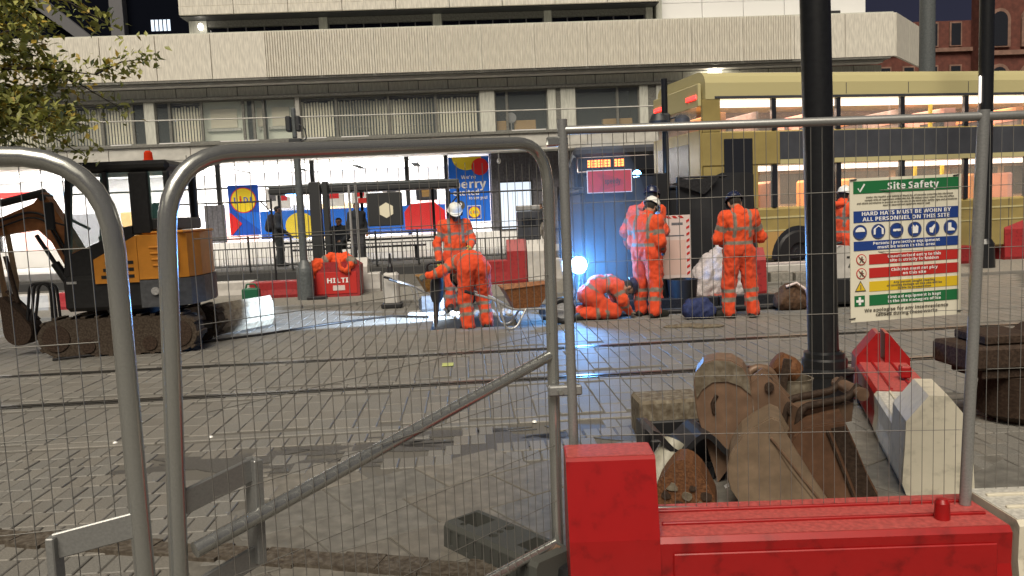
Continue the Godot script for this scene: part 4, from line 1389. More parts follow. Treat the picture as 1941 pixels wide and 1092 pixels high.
	# tall fence panels closing the far side of the works
	for q in [[-6.5, 2.3], [-0.4, 2.2], [1.95, 2.2]]:
		var f := thing("works_fence_panel", "", "fence", Vector3(q[0], 0.03, -17.2), 0.0, "")
		f.set_meta("label", ["mesh fence panel standing behind the green can and red barrier", "mesh fence panel behind the bent worker and the ticket machine", "mesh fence panel behind the blue work lamp and black sheeting"][0 if q[0] < -5 else (1 if q[0] < 0 else 2)])
		var b := B.new()
		b.bar(Vector3(0, 0, 0), Vector3(0, 2.05, 0), 0.022)
		b.bar(Vector3(q[1], 0, 0), Vector3(q[1], 2.05, 0), 0.022)
		b.bar(Vector3(0, 2.0, 0), Vector3(q[1], 2.0, 0), 0.02)
		b.bar(Vector3(0, 0.15, 0), Vector3(q[1], 0.15, 0), 0.02)
		b.bar(Vector3(0, 1.75, 0), Vector3(0.22, 2.0, 0), 0.015)
		b.bar(Vector3(q[1], 1.75, 0), Vector3(q[1] - 0.22, 2.0, 0), 0.015)
		part(f, "frame", b, mats.dark_steel)
		var m := B.new()
		for k in int(q[1] / 0.1): m.tube([Vector3(0.06 + k * 0.1, 0.15, 0), Vector3(0.06 + k * 0.1, 2.0, 0)], 0.003, 3, false)
		part(f, "wire_mesh", m, mats.dark_steel, "", true)
	# the slack cable strung across
	for q in [[Vector3(-14, 4.98, -26), Vector3(20, 4.86, -26)]]:
		var b := B.new()
		var pts := []
		for k in 17:
			var t2 := k / 16.0
			pts.append(q[0].lerp(q[1], t2) + Vector3(0, -0.10 * 4.0 * t2 * (1.0 - t2), 0))
		b.tube(pts, 0.022, 6)
		solo("overhead_wire", "thin pale overhead tram wire strung across in front of the shop building", "wire", b, mats.soffit)

# ---------------------------------------------------------------- buses
func buses() -> void:
	var g := thing("double_decker_bus", "yellow double-decker bus with lit windows passing behind the works", "bus", Vector3(4.80, 0, -16.1), deg_to_rad(9.0))
	g.scale.y = 0.96
	# own axes: x along the bus from its tail, z = 0 is the near side, -2.5 the far side
	var L := 11.0
	var W := 2.5
	part(g, "skirt", boxm(Vector3(0.02, 0.35, -W), Vector3(L, 1.50, 0), 0.05), mats.bus_yellow)
	part(g, "middle_band", boxm(Vector3(0.02, 2.42, -W), Vector3(L, 3.16, 0), 0.03), mats.bus_yellow)
	var rf := B.new()
	var pr := [Vector2(0, 0), Vector2(0, 0.34), Vector2(-0.05, 0.48), Vector2(-0.16, 0.57), Vector2(-0.35, 0.61), Vector2(-W + 0.35, 0.61), Vector2(-W + 0.16, 0.57), Vector2(-W + 0.05, 0.48), Vector2(-W, 0.34), Vector2(-W, 0)]
	var out := []
	for p in pr: out.append(Vector2(-p.x, p.y))
	rf.prism(out, L - 0.1, Transform3D(Basis(Vector3.UP, PI / 2), Vector3(L / 2 + 0.05, 3.84, 0)))
	part(g, "roof", rf, mats.bus_roof)
	part(g, "roof_line", boxm(Vector3(0.3, 3.855, 0.001), Vector3(L, 3.90, 0.012)), mats.bus_slate)
	for x in [0.0, 1.55, 3.05, 4.6, 6.2, 7.8, 9.4]:
		part(g, "pillar", boxm(Vector3(x + 0.03, 3.161, -0.08), Vector3(x + (0.42 if x == 0.0 else 0.13), 3.839, -0.005)), mats.bus_yellow if x == 0.0 else mats.bus_dark)
		part(g, "pillar", boxm(Vector3(x + 0.03, 1.501, -0.08), Vector3(x + (1.25 if x == 0.0 else 0.14), 2.419, -0.005)), mats.bus_yellow if x == 0.0 else mats.bus_dark)
	part(g, "black_panel", boxm(Vector3(0.48, 1.2, 0.002), Vector3(1.12, 3.0, 0.03), 0.01), mats.bus_dark)
	part(g, "far_side_wall", boxm(Vector3(0.1, 1.501, -W), Vector3(L, 3.839, -W + 0.06)), mat("bus_lining", lin(0.30, 0.25, 0.24), 0.6, 0.0, "grime", 1.5))
	for k in 6:
		part(g, "far_window", boxm(Vector3(1.6 + k * 1.6, 1.55, -W + 0.061), Vector3(3.0 + k * 1.6, 2.3, -W + 0.07)), mats.bus_slate)
	part(g, "upper_floor", boxm(Vector3(0.1, 2.43, -W + 0.07), Vector3(L - 0.05, 2.5, -0.09)), mats.bus_slate)
	part(g, "slate_panel", boxm(Vector3(1.75, 2.50, 0.001), Vector3(7.9, 3.13, 0.014), 0.006), mats.bus_slate)
	part(g, "slate_panel", boxm(Vector3(8.1, 2.30, 0.001), Vector3(L, 3.10, 0.014), 0.006), mats.bus_slate)
	part(g, "yellow_line", boxm(Vector3(1.75, 2.43, 0.015), Vector3(7.9, 2.53, 0.02)), mats.bus_roof)
	part(g, "side_line", boxm(Vector3(0.6, 1.26, 0.001), Vector3(L, 1.30, 0.012)), mats.bus_roof)
	part(g, "side_line", boxm(Vector3(0.6, 0.98, 0.001), Vector3(L, 1.01, 0.012)), mats.bus_roof)
	part(g, "side_panel", boxm(Vector3(0.6, 0.45, 0.001), Vector3(2.0, 0.97, 0.010), 0.004), mats.carton)
	for q in [[0.44, 3.16, 3.84], [1.30, 1.50, 2.42]]:
		part(g, "side_glass", boxm(Vector3(q[0], q[1], -0.03), Vector3(L, q[2], -0.024)), mats.pane)
	# ceilings with lit strips
	part(g, "upper_ceiling_lamp", boxm(Vector3(0.35, 3.70, -0.34), Vector3(L - 0.2, 3.82, -0.10)), mats.bus_lamp)
	part(g, "lower_ceiling_lamp", boxm(Vector3(1.3, 2.30, -0.32), Vector3(L - 0.2, 2.40, -0.12)), mats.bus_lamp)
	for k in 3:
		area(g, Vector3(2.0 + k * 3.4, 3.66, -W / 2), Vector2(3.0, 1.4), Color(1.0, 0.84, 0.74), 7.0, Basis(Vector3.RIGHT, -PI / 2))
		area(g, Vector3(2.6 + k * 3.3, 2.38, -W / 2), Vector2(2.6, 1.4), Color(1.0, 0.82, 0.64), 6.0, Basis(Vector3.RIGHT, -PI / 2))
	for k in 10:
		var x := 0.75 + k * 1.02
		for z in [-0.62, -W + 0.6]:
			var st := part(g, "seat", boxm(Vector3(x, 2.6, z - 0.36), Vector3(x + 0.12, 3.44, z + 0.36), 0.05), mats.bus_lining if (k * 3) % 4 < 2 else mats.bus_slate)
			part(st, "head_rest", boxm(Vector3(x + 0.0, 3.30, z - 0.34), Vector3(x - 0.02, 3.43, z + 0.34), 0.004), mats.bus_pink if k % 3 else mats.bus_orange)
	for k in 9:
		var x := 1.7 + k * 1.0
		part(g, "seat", boxm(Vector3(x, 1.05, -0.98), Vector3(x + 0.14, 2.08, -0.3), 0.05), mats.bus_orange if k % 3 else mats.bus_pink)
	for x in [4.4, 5.1, 7.6]:
		part(g, "grab_pole", boxm(Vector3(x + 0.5, 2.5, -0.36), Vector3(x + 0.56, 3.7, -0.30)), mats.shop_yellow)
		part(g, "grab_pole", boxm(Vector3(x + 0.9, 1.3, -0.46), Vector3(x + 0.96, 2.4, -0.40)), mats.shop_yellow)
	for q in [[0.62, 0.75, "bus_orange"], [1.45, 1.50, "bus_lining"], [2.95, 3.10, "bus_pink"], [4.9, 5.0, "bus_lining"], [6.05, 6.35, "bus_pink"], [7.95, 8.15, "bus_orange"], [9.6, 9.9, "bus_pink"]]:
		part(g, "partition", boxm(Vector3(q[0], 2.52, -W + 0.5), Vector3(q[1], 3.62, -0.4), 0.01), mats[q[2]])
	for x in [2.9, 4.4, 5.9, 7.4, 9.4]:
		part(g, "panel_seam", boxm(Vector3(x, 0.40, 0.0005), Vector3(x + 0.014, 1.48, 0.004)), mats.bus_slate)
		part(g, "panel_seam", boxm(Vector3(x + 0.4, 3.92, 0.0005), Vector3(x + 0.414, 4.16, 0.004)), mats.bus_slate)
	# tail
	var tl := part(g, "tail_panel", boxm(Vector3(-0.03, 0.4, -W + 0.02), Vector3(0.02, 3.20, -0.02), 0.01), mats.bus_yellow)
	part(tl, "tail_window", boxm(Vector3(-0.045, 2.05, -W + 0.3), Vector3(-0.031, 2.95, -0.55), 0.005), mats.bus_dark)
	part(tl, "lit_number_box", boxm(Vector3(-0.05, 1.72, -W + 0.55), Vector3(-0.031, 2.0, -0.9), 0.005), mats.bus_lamp)
	var tp := part(g, "tail_top", boxm(Vector3(-0.03, 3.70, -W + 0.06), Vector3(0.04, 4.18, -0.06), 0.015), mats.bus_roof)
	part(tp, "tail_lamp", boxm(Vector3(-0.05, 3.86, -0.62), Vector3(-0.031, 3.95, -0.14), 0.005), mats.tail_red)
	part(tp, "tail_lamp", boxm(Vector3(-0.05, 3.86, -W + 0.14), Vector3(-0.031, 3.95, -W + 0.62), 0.005), mats.tail_red)
	part(g, "tail_glass", boxm(Vector3(-0.02, 3.201, -W + 0.2), Vector3(-0.012, 3.70, -0.2)), mats.pane)
	part(g, "marker_lamp", boxm(Vector3(0.08, 1.9, 0.001), Vector3(0.22, 2.0, 0.014)), mats.blue_lamp)
	# wheels
	for x in [2.15, 8.6]:
		var ab := B.new()
		var ol := []
		for k in 15: ol.append(Vector2(x + cos(PI * k / 14) * 0.62, 0.36 + sin(PI * k / 14) * 0.72))
		ab.prism(ol, 0.012, Transform3D(Basis(), Vector3(0, 0, 0.009)))
		part(g, "wheel_arch", ab, mats.bus_dark)
		var wb := B.new()
		wb.lathe([Vector2(0.24, 0.14), Vector2(0.46, 0.13), Vector2(0.5, 0.08), Vector2(0.5, -0.1), Vector2(0.0, -0.1)], 24, Transform3D(Basis(Vector3.RIGHT, PI / 2), Vector3(x, 0.48, -0.06)))
		var wh := part(g, "wheel", wb, mats.black_plastic)
		var rb := B.new()
		rb.lathe([Vector2(0, 0.06), Vector2(0.1, 0.08), Vector2(0.2, 0.04), Vector2(0.25, 0.13)], 16, Transform3D(Basis(Vector3.RIGHT, PI / 2), Vector3(x, 0.48, -0.06)))
		part(wh, "rim", rb, mats.dark_steel)
	# second bus: its front faces the camera behind the black sheeting
	var f := thing("single_decker_bus", "bus facing the camera with amber lit destination sign above the black sheeting", "bus", Vector3(4.05, 0, -21.2), deg_to_rad(-6))
	part(f, "front_panel", boxm(Vector3(-1.2, 0.35, -0.1), Vector3(1.2, 1.45, 0.0), 0.08), mats.bus_yellow)
	part(f, "body", boxm(Vector3(-1.2, 0.35, -8), Vector3(1.2, 1.45, -0.11), 0.05), mats.bus_yellow)
	part(f, "roof", boxm(Vector3(-1.2, 2.95, -8), Vector3(1.2, 3.22, 0.0), 0.08), mats.bus_slate)
	for x in [-1.15, 1.15]:
		part(f, "front_pillar", boxm(Vector3(x - 0.05, 1.451, -0.12), Vector3(x + 0.05, 2.949, -0.02), 0.02), mats.bus_dark)
	part(f, "windscreen", boxm(Vector3(-1.1, 1.46, -0.07), Vector3(1.1, 2.56, -0.06)), mats.dark_pane)
	part(f, "sign_box", boxm(Vector3(-1.08, 2.57, -0.2), Vector3(1.08, 2.93, -0.05), 0.01), mats.bus_dark)
	var led := B.new()
	for k in 11:
		if k == 7: continue
		var lx := -0.82 + k * 0.09
		for q in 3: led.slab(Vector3(lx, 2.67 + q * 0.07, -0.049), Vector3(lx + 0.066, 2.72 + q * 0.07, -0.04))
		led.slab(Vector3(lx + (0.0 if k % 2 else 0.044), 2.72, -0.049), Vector3(lx + (0.02 if k % 2 else 0.064), 2.82, -0.04))
	part(f, "amber_sign_diodes", led, mats.amber)
	part(f, "side_glass", boxm(Vector3(-1.2, 1.46, -8), Vector3(-1.19, 2.94, -0.13)), mats.pane)
	part(f, "saloon_lamp", boxm(Vector3(-0.9, 2.86, -7.5), Vector3(0.9, 2.92, -0.8)), mats.bus_lamp)
	area(f, Vector3(0, 2.8, -3.5), Vector2(1.4, 5.0), Color(1.0, 0.9, 0.82), 1.2, Basis(Vector3.RIGHT, -PI / 2))
	for k in 4:
		part(f, "seat", boxm(Vector3(-1.0, 1.0, -2.0 - k * 1.1), Vector3(-0.2, 2.0, -1.85 - k * 1.1), 0.04), mats.bus_orange)
		part(f, "seat", boxm(Vector3(0.2, 1.0, -2.0 - k * 1.1), Vector3(1.0, 2.0, -1.85 - k * 1.1), 0.04), mats.bus_pink)
	for x in [-0.9, 0.9]:
		var b := B.new()
		b.ball(Vector3(x, 1.0, 0.0), Vector3(0.14, 0.1, 0.04))
		part(f, "head_lamp", b, mats.white_lamp)
	for x in [-0.95, 0.95]:
		var wb := B.new()
		wb.lathe([Vector2(0, 0.13), Vector2(0.48, 0.12), Vector2(0.48, -0.12), Vector2(0, -0.12)], 20, Transform3D(Basis(Vector3.BACK, PI / 2), Vector3(x, 0.46, -2.2)))
		part(f, "wheel", wb, mats.black_plastic)

# ---------------------------------------------------------------- tree whose branches hang in from the side
func tree() -> void:
	var t := thing("street_tree", "leafy street tree with olive and yellow leaves hanging over the digger", "tree", Vector3(-7.05, 0, -9.2))
	var b := B.new()
	b.tube([Vector3(0, 0, 0), Vector3(0.05, 1.5, 0), Vector3(0.0, 2.8, 0.1), Vector3(0.2, 4.2, 0), Vector3(0.1, 5.6, 0)], [0.16, 0.13, 0.11, 0.08, 0.03], 10)
	part(t, "trunk", b, mats.bark)
	var ends := []
	var r2 := RandomNumberGenerator.new()
	r2.seed = 9
	var starts := [[Vector3(0.05, 2.7, 0.1), Vector3(2.6, 2.75, 0.5)], [Vector3(0.05, 2.9, 0.1), Vector3(2.45, 2.95, -0.5)], [Vector3(0.1, 3.0, 0.0), Vector3(2.2, 3.45, 0.8)], [Vector3(0.1, 3.5, 0.0), Vector3(1.9, 3.7, -0.9)], [Vector3(0, 2.5, 0.1), Vector3(2.3, 2.75, 0.3)], [Vector3(0.05, 3.0, 0.1), Vector3(2.9, 3.35, -0.2)], [Vector3(0.1, 3.4, 0.0), Vector3(2.6, 4.1, 0.5)], [Vector3(0.1, 3.8, 0.0), Vector3(2.2, 4.7, -0.4)], [Vector3(0.15, 4.2, 0), Vector3(1.7, 5.3, 0.3)], [Vector3(0.1, 3.6, 0), Vector3(-1.4, 4.6, 0.6)], [Vector3(0.1, 3.2, 0), Vector3(1.0, 3.9, 1.3)], [Vector3(0.1, 3.3, 0), Vector3(1.2, 3.0, -1.5)]]
	for s in starts:
		var pts := []
		for k in 6:
			var u := k / 5.0
			pts.append(s[0].lerp(s[1], u) + Vector3(r2.randf_range(-0.08, 0.08), 0.22 * sin(u * PI), r2.randf_range(-0.08, 0.08)) * (1.0 if k else 0.0))
		var lb := B.new()
		lb.tube(pts, [0.05, 0.04, 0.03, 0.022, 0.014, 0.006], 6)
		for q in 9:
			var p: Vector3 = pts[1 + q % 5]
			var e := p + Vector3(r2.randf_range(-0.1, 0.75), r2.randf_range(-0.5, 0.42), r2.randf_range(-0.5, 0.5))
			lb.tube([p, p.lerp(e, 0.5) + Vector3(0, 0.05, 0), e], [0.012, 0.008, 0.004], 4)
			ends.append([p, e])
		ends.append([pts[3], pts[5]])
		part(t, "limb", lb, mats.bark)
	# leaves: small folded blades in clumps along the twigs
	var leaf := B.new()
	for s in [-1.0, 1.0]:
		leaf.tri(Vector3(0, 0, 0), Vector3(0.022 * s, 0.008, 0.035), Vector3(0, 0, 0.05), Vector3(-0.3 * s, 1, 0), Vector3(-0.3 * s, 1, 0), Vector3(0, 1, 0))
		leaf.tri(Vector3(0.022 * s, 0.008, 0.035), Vector3(0, -0.006, 0.085), Vector3(0, 0, 0.05), Vector3(-0.3 * s, 1, 0), Vector3(-0.3 * s, 1, 0), Vector3(0, 1, 0))
	var spots := []
	for e in ends:
		var n := 75 + r2.randi() % 75
		for k in n:
			var u := r2.randf_range(0.15, 1.08)
			var p: Vector3 = e[0].lerp(e[1], u) + Vector3(r2.randfn(0, 0.085), r2.randfn(0, 0.085), r2.randfn(0, 0.085))
			spots.append(p)
	var mm := MultiMesh.new()
	mm.transform_format = MultiMesh.TRANSFORM_3D
	mm.use_colors = true
	mm.mesh = leaf.mesh()
	mm.instance_count = spots.size()
	for k in spots.size():
		var bs := Basis.from_euler(Vector3(r2.randf_range(-1.3, 0.9), r2.randf_range(0, TAU), r2.randf_range(-0.9, 0.9))) * Basis.from_scale(Vector3.ONE * r2.randf_range(0.8, 1.45))
		mm.set_instance_transform(k, Transform3D(bs, spots[k]))
		var f := r2.randf()
		var col := Color(0.16, 0.175, 0.04).lerp(Color(0.36, 0.36, 0.10), f)
		if r2.randf() < 0.12: col = Color(0.38, 0.27, 0.04)
		mm.set_instance_color(k, col)
	var mi := MultiMeshInstance3D.new()
	mi.multimesh = mm
	var lm := mat("leaf", Color.WHITE, 0.55, 0.0, "", 1.0, 0.0, true)
	lm.backlight_enabled = true
	lm.backlight = Color(0.35, 0.4, 0.1)
	mi.material_override = lm
	put(t, mi, "crown")
	mi.set_meta("kind", "stuff")

# ---------------------------------------------------------------- poles
func street_poles() -> void:
	# the big black lamp post behind the right-hand fence
	var g := thing("lamp_post", "thick black lamp post with flanged base standing beside the bucket pile", "lamp post", Vector3(2.66, 0, -5.84), 0.0)
	var b := B.new()
	b.lathe([Vector2(0.112, 0.42), Vector2(0.110, 1.2), Vector2(0.108, 2.2), Vector2(0.106, 5.0), Vector2(0.09, 7.5)], 28)
	var shaft := part(g, "shaft", b, mats.black_metal)
	shaft.rotation.z = deg_to_rad(1.1)
	var c := B.new()
	c.lathe([Vector2(0.205, 0.0), Vector2(0.205, 0.26), Vector2(0.215, 0.275), Vector2(0.215, 0.30), Vector2(0.165, 0.315), Vector2(0.165, 0.375), Vector2(0.15, 0.39), Vector2(0.15, 0.425), Vector2(0.112, 0.44)], 28)
	part(g, "base", c, mats.black_metal)
	# tall black pole by the bus
	var h := thing("tram_pole", "tall black tram wire pole rising past the bus at its middle", "pole", Vector3(10.5, 0.02, -15.7))
	var d := B.new()
	d.lathe([Vector2(0.22, 0.0), Vector2(0.2, 0.5), Vector2(0.14, 0.6), Vector2(0.135, 6.0), Vector2(0.12, 9.0)], 18)
	part(h, "shaft", d, mats.black_metal)
	var e := B.new()
	e.box(Vector3(-0.16, 3.6, 0.06), Vector3(0.05, 0.55, 0.05), 0.02)
	part(h, "lit_strip_lamp", e, glow("strip_lamp", Color(1, 0.95, 0.9), 1.0))
	var k := thing("grey_pole", "tall blue-grey steel pole in front of the brick building", "pole", Vector3(15.6, 0, -26.4))
	var kb := B.new()
	kb.lathe([Vector2(0.27, 0.0), Vector2(0.24, 9.0), Vector2(0.22, 12.0)], 16)
	part(k, "shaft", kb, mats.grey_paint)
	# grey signal pole with camera heads
	var p := thing("camera_pole", "grey steel pole with camera heads on top beside the red tool box", "pole", Vector3(-3.30, 0.03, -15.82))
	var pb := B.new()
	pb.lathe([Vector2(0.17, 0.0), Vector2(0.165, 0.55), Vector2(0.15, 0.62), Vector2(0.075, 0.78), Vector2(0.072, 2.0), Vector2(0.066, 3.05)], 18)
	part(p, "shaft", pb, mats.grey_paint)
	part(p, "foot_plate", boxm(Vector3(0.05, 0.0, 0.0), Vector3(0.42, 0.06, 0.22), 0.01), mats.dark_steel)
	part(p, "mount_box", boxm(Vector3(-0.12, 3.05, -0.1), Vector3(0.12, 3.15, 0.1), 0.02), mats.dark_trim)
	part(p, "camera_head", boxm(Vector3(-0.16, 3.28, -0.08), Vector3(-0.06, 3.58, 0.10), 0.02), mats.dark_trim)
	part(p, "camera_head", boxm(Vector3(0.03, 3.28, -0.08), Vector3(0.12, 3.58, 0.10), 0.02), mats.dark_trim)
	part(p, "camera_mast", boxm(Vector3(-0.05, 3.15, -0.05), Vector3(0.03, 3.74, 0.05), 0.02), mats.grey_paint)
	var cb := B.new()
	cb.tube(rounded([Vector3(0.03, 3.45, 0.08), Vector3(0.2, 3.35, 0.1), Vector3(0.24, 3.12, 0.1), Vector3(0.1, 3.08, 0.08)], 0.08), 0.014, 6)
	part(p, "cable", cb, mats.dark_trim)
	# black pole with flood heads behind the sheeting
	var q := thing("flood_pole", "black pole carrying a camera dome and blue lamp above the sheeting", "pole", Vector3(3.46, 0.0, -13.75))
	var qb := B.new()
	qb.lathe([Vector2(0.06, 0.0), Vector2(0.055, 3.75)], 14)
	part(q, "shaft", qb, mats.black_metal)
	var hb := B.new()
	hb.lathe([Vector2(0.16, 0.0), Vector2(0.17, 0.05), Vector2(0.11, 0.17), Vector2(0.0, 0.18)], 6, Transform3D(Basis(), Vector3(-0.12, 2.98, 0.05)))
	hb.box(Vector3(0, 3.06, 0.02), Vector3(0.16, 0.2, 0.16), 0.03)
	part(q, "camera_dome", hb, mats.dark_trim)
	var lb := B.new()
	lb.lathe([Vector2(0.14, 0.0), Vector2(0.13, 0.08), Vector2(0.07, 0.14), Vector2(0.0, 0.15)], 14, Transform3D(Basis(), Vector3(0.29, 2.98, 0.05)))
	part(q, "lamp_shade", lb, mats.bus_slate)
	var eb := B.new()
	eb.ball(Vector3(0.29, 2.975, 0.05), Vector3(0.12, 0.025, 0.11))
	part(q, "blue_lamp", eb, mats.blue_lamp)
	var ab := B.new()
	ab.bar(Vector3(0, 3.05, 0.02), Vector3(0.29, 3.12, 0.05), 0.02)
	part(q, "lamp_arm", ab, mats.dark_trim)
	var nb := thing("paper_notice", "small white paper notice pinned to the pole above the chevron board", "notice", Vector3(3.30, 1.60, -13.60))
	part(nb, "sheet", boxm(Vector3(-0.10, 0, -0.012), Vector3(0.10, 0.33, 0.0), 0.0), mats.board_white)

# ---------------------------------------------------------------- red and white plastic barriers
# outline of a raised end seen along the barrier
func barrier(called: String, label: String, at: Vector3, turn: float, length: float, h: float, raised: Array, m: Material, group := "", detail := true, gable := true) -> Node3D:
	var g := thing(called, label, "barrier", at, turn, group)
	var b := B.new()
	var w := 0.20
	# own axes: x along the barrier, raised = [left length, right length] of the taller ends, low height h * 0.58
	var low := h * (0.545 if gable else 0.485)
	var prof := [Vector2(-w, 0.06), Vector2(-w * 0.92, low * 0.5), Vector2(-w * 0.95, low - 0.02), Vector2(-w * 0.85, low), Vector2(w * 0.85, low), Vector2(w * 0.95, low - 0.02), Vector2(w * 0.92, low * 0.5), Vector2(w, 0.06), Vector2(w * 0.9, 0.0), Vector2(-w * 0.9, 0.0)]
	var ends: float = raised[0]
	var x0 := ends
	var x1: float = length - raised[1]
	b.prism(prof, x1 - x0, Transform3D(Basis(Vector3.UP, PI / 2), Vector3((x0 + x1) / 2, 0, 0)))
	var body := part(g, "body", b, m)
	for k in 2:
		if raised[k] <= 0.0: continue
		var e := B.new()
		var hi := [Vector2(-w * 1.02, 0.06), Vector2(-w * 0.94, low), Vector2(-w * 0.92, h * 0.74), Vector2(-0.055, h), Vector2(0.055, h), Vector2(w * 0.92, h * 0.74), Vector2(w * 0.94, low), Vector2(w * 1.02, 0.06), Vector2(w * 0.9, 0.0), Vector2(-w * 0.9, 0.0)]
		if not gable: hi = [Vector2(-w * 1.02, 0.06), Vector2(-w * 0.96, low), Vector2(-w * 0.62, h - 0.012), Vector2(-w * 0.55, h), Vector2(w * 0.30, h), Vector2(w * 0.37, h - 0.012), Vector2(w * 0.94, low), Vector2(w * 1.02, 0.06), Vector2(w * 0.9, 0.0), Vector2(-w * 0.9, 0.0)]
		var c: float = raised[0] / 2 if k == 0 else length - raised[1] / 2
		e.prism(hi, raised[k], Transform3D(Basis(Vector3.UP, PI / 2), Vector3(c, 0, 0)))
		part(g, "raised_end", e, m)
	if detail:
		var dusty: Material = mats.red_sheen_top if m == mats.red_plastic else mats.white_sheen_top  # paler top colour holds lamp sheen, not dust
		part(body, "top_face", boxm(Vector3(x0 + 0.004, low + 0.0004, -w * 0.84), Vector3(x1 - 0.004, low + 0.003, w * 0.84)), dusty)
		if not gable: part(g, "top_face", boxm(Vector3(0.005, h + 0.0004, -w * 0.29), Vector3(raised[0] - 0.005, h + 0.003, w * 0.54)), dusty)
		for z in [-0.075, 0.06]:
			var gr := B.new()
			gr.slab(Vector3(x0 + 0.03, low + 0.001, z - 0.012), Vector3(x1 - 0.03, low + 0.014, z + 0.006), 0.003)
			part(body, "ridge", gr, m)
		var sk := B.new()
		sk.slab(Vector3(x0 + 0.05, 0.05, w * 0.945), Vector3(x1 - 0.06, low - 0.06, w * 0.99), 0.012)
		part(body, "side_panel", sk, m)
		var lug := B.new()
		lug.lathe([Vector2(0.0, 0.085), Vector2(0.02, 0.085), Vector2(0.028, 0.07), Vector2(0.03, 0.0)], 12, Transform3D(Basis(), Vector3(x1 - 0.22, low, 0.09)))
		part(body, "lug", lug, m)
	return g

func far_barriers() -> void:
	var list := [
		["far white barrier beside the digger counterweight", -5.95, -17.0, 1.35, [0.0, 0.0], "white_far", 0.62],
		["far red barrier between the green can and the camera pole", -4.55, -16.55, 1.05, [0.0, 0.0], "red_dusty", 0.62],
		["white barrier standing upright behind the red tool box", -2.5, -17.0, 0.55, [0.3, 0.0], "white_far", 0.72],
		["white barrier seen under the digger arm", -9.2, -16.3, 0.95, [0.0, 0.0], "white_far", 0.58],
		["red barrier seen behind the digger cab base", -8.2, -16.2, 1.0, [0.0, 0.0], "red_dusty", 0.62],
		["dusty red barrier with tall end behind the bent worker", 0.2, -17.3, 1.0, [0.0, 0.42], "red_dusty", 0.95],
		["pinkish white barrier with tall end beside the blue work lamp", 1.22, -17.3, 0.75, [0.4, 0.0], "white_far", 0.92],
		["red and dusty barrier far behind beside the bus wheel", 6.9, -15.2, 1.1, [0.0, 0.0], "red_dusty", 0.62],
		["pale barrier half hidden behind the worker facing the sheeting", 5.3, -15.3, 1.55, [0.0, 0.0], "white_far", 0.55],
		["dark red barrier end beside the worker facing the sheeting", 4.55, -13.1, 0.35, [0.35, 0.0], "red_dusty", 0.78],
		["red barrier with raised end at the far edge by the bus", 12.0, -17.4, 1.6, [0.5, 0.0], "red_dusty", 0.92],
		["low red barrier between the sign and the tall black pole", 9.6, -16.9, 1.4, [0.0, 0.0], "red_dusty", 0.70],
	]
	for q in list:
		barrier("barrier", q[0], Vector3(q[1], 0.03, q[2]), 0.0, q[3], q[6], q[4], mats[q[5]], "barriers round the works", false)

# ---------------------------------------------------------------- things on the works
func barrow(label: String, at: Vector3, turn: float, m: Material) -> void:
	# own axes: handles at x = 0, wheel towards +x
	var g := thing("wheelbarrow", label, "wheelbarrow", at, turn, "wheelbarrows on the works")
	var pan := B.new()
	var rim := [Vector3(0.52, 0.56, 0.30), Vector3(1.22, 0.60, 0.20), Vector3(1.22, 0.60, -0.20), Vector3(0.52, 0.56, -0.30)]
	var low := [Vector3(0.66, 0.28, 0.20), Vector3(1.02, 0.28, 0.13), Vector3(1.02, 0.28, -0.13), Vector3(0.66, 0.28, -0.20)]
	for k in 4:
		var k2 := (k + 1) % 4
		var mid: Vector3 = (rim[k] + rim[k2]) / 2 - Vector3(0.88, 0.5, 0)
		pan.quad(rim[k], rim[k2], low[k2], low[k], mid)
		var inn := func(v: Vector3) -> Vector3: return Vector3(0.88, v.y + 0.006, 0) + (v - Vector3(0.88, v.y, 0)) * 0.965
		pan.quad(inn.call(rim[k]), inn.call(rim[k2]), inn.call(low[k2]), inn.call(low[k]), -mid)
		pan.bar(rim[k], rim[k2], 0.011, 6)
	pan.quad(low[0], low[1], low[2], low[3], Vector3.DOWN)
	pan.quad(low[0] + Vector3(0, 0.008, 0), low[1] + Vector3(0, 0.008, 0), low[2] + Vector3(0, 0.008, 0), low[3] + Vector3(0, 0.008, 0), Vector3.UP)
	part(g, "pan", pan, m)
	for s in [-1.0, 1.0]:
		var fr := B.new()
		fr.tube(rounded([Vector3(0.0, 0.56, 0.30 * s), Vector3(0.40, 0.42, 0.26 * s), Vector3(0.62, 0.27, 0.2 * s), Vector3(1.05, 0.25, 0.11 * s), Vector3(1.36, 0.20, 0.05 * s)], 0.1), 0.016, 8)
		part(g, "handle_tube", fr, mats.pale_steel)
		var gp := B.new()
		gp.bar(Vector3(-0.02, 0.568, 0.30 * s), Vector3(0.11, 0.521, 0.288 * s), 0.021, 8)
		part(g, "grip", gp, mats.black_plastic)
		var lg := B.new()
		lg.tube(rounded([Vector3(0.42, 0.41, 0.25 * s), Vector3(0.52, 0.02, 0.24 * s), Vector3(0.66, 0.02, 0.24 * s), Vector3(0.82, 0.27, 0.18 * s)], 0.09), 0.015, 8)
		part(g, "leg", lg, mats.pale_steel)
	var wh := B.new()
	var ring := []
	for k in 21: ring.append(Vector3(1.36 + cos(TAU * k / 20) * 0.15, 0.19 + sin(TAU * k / 20) * 0.15, 0))
	wh.tube(ring, 0.042, 8, false)
	var w := part(g, "wheel", wh, mats.black_plastic)
	part(w, "hub", disc(0.11, 0.04), mats.pale_steel).position = Vector3(1.36, 0.19, 0)

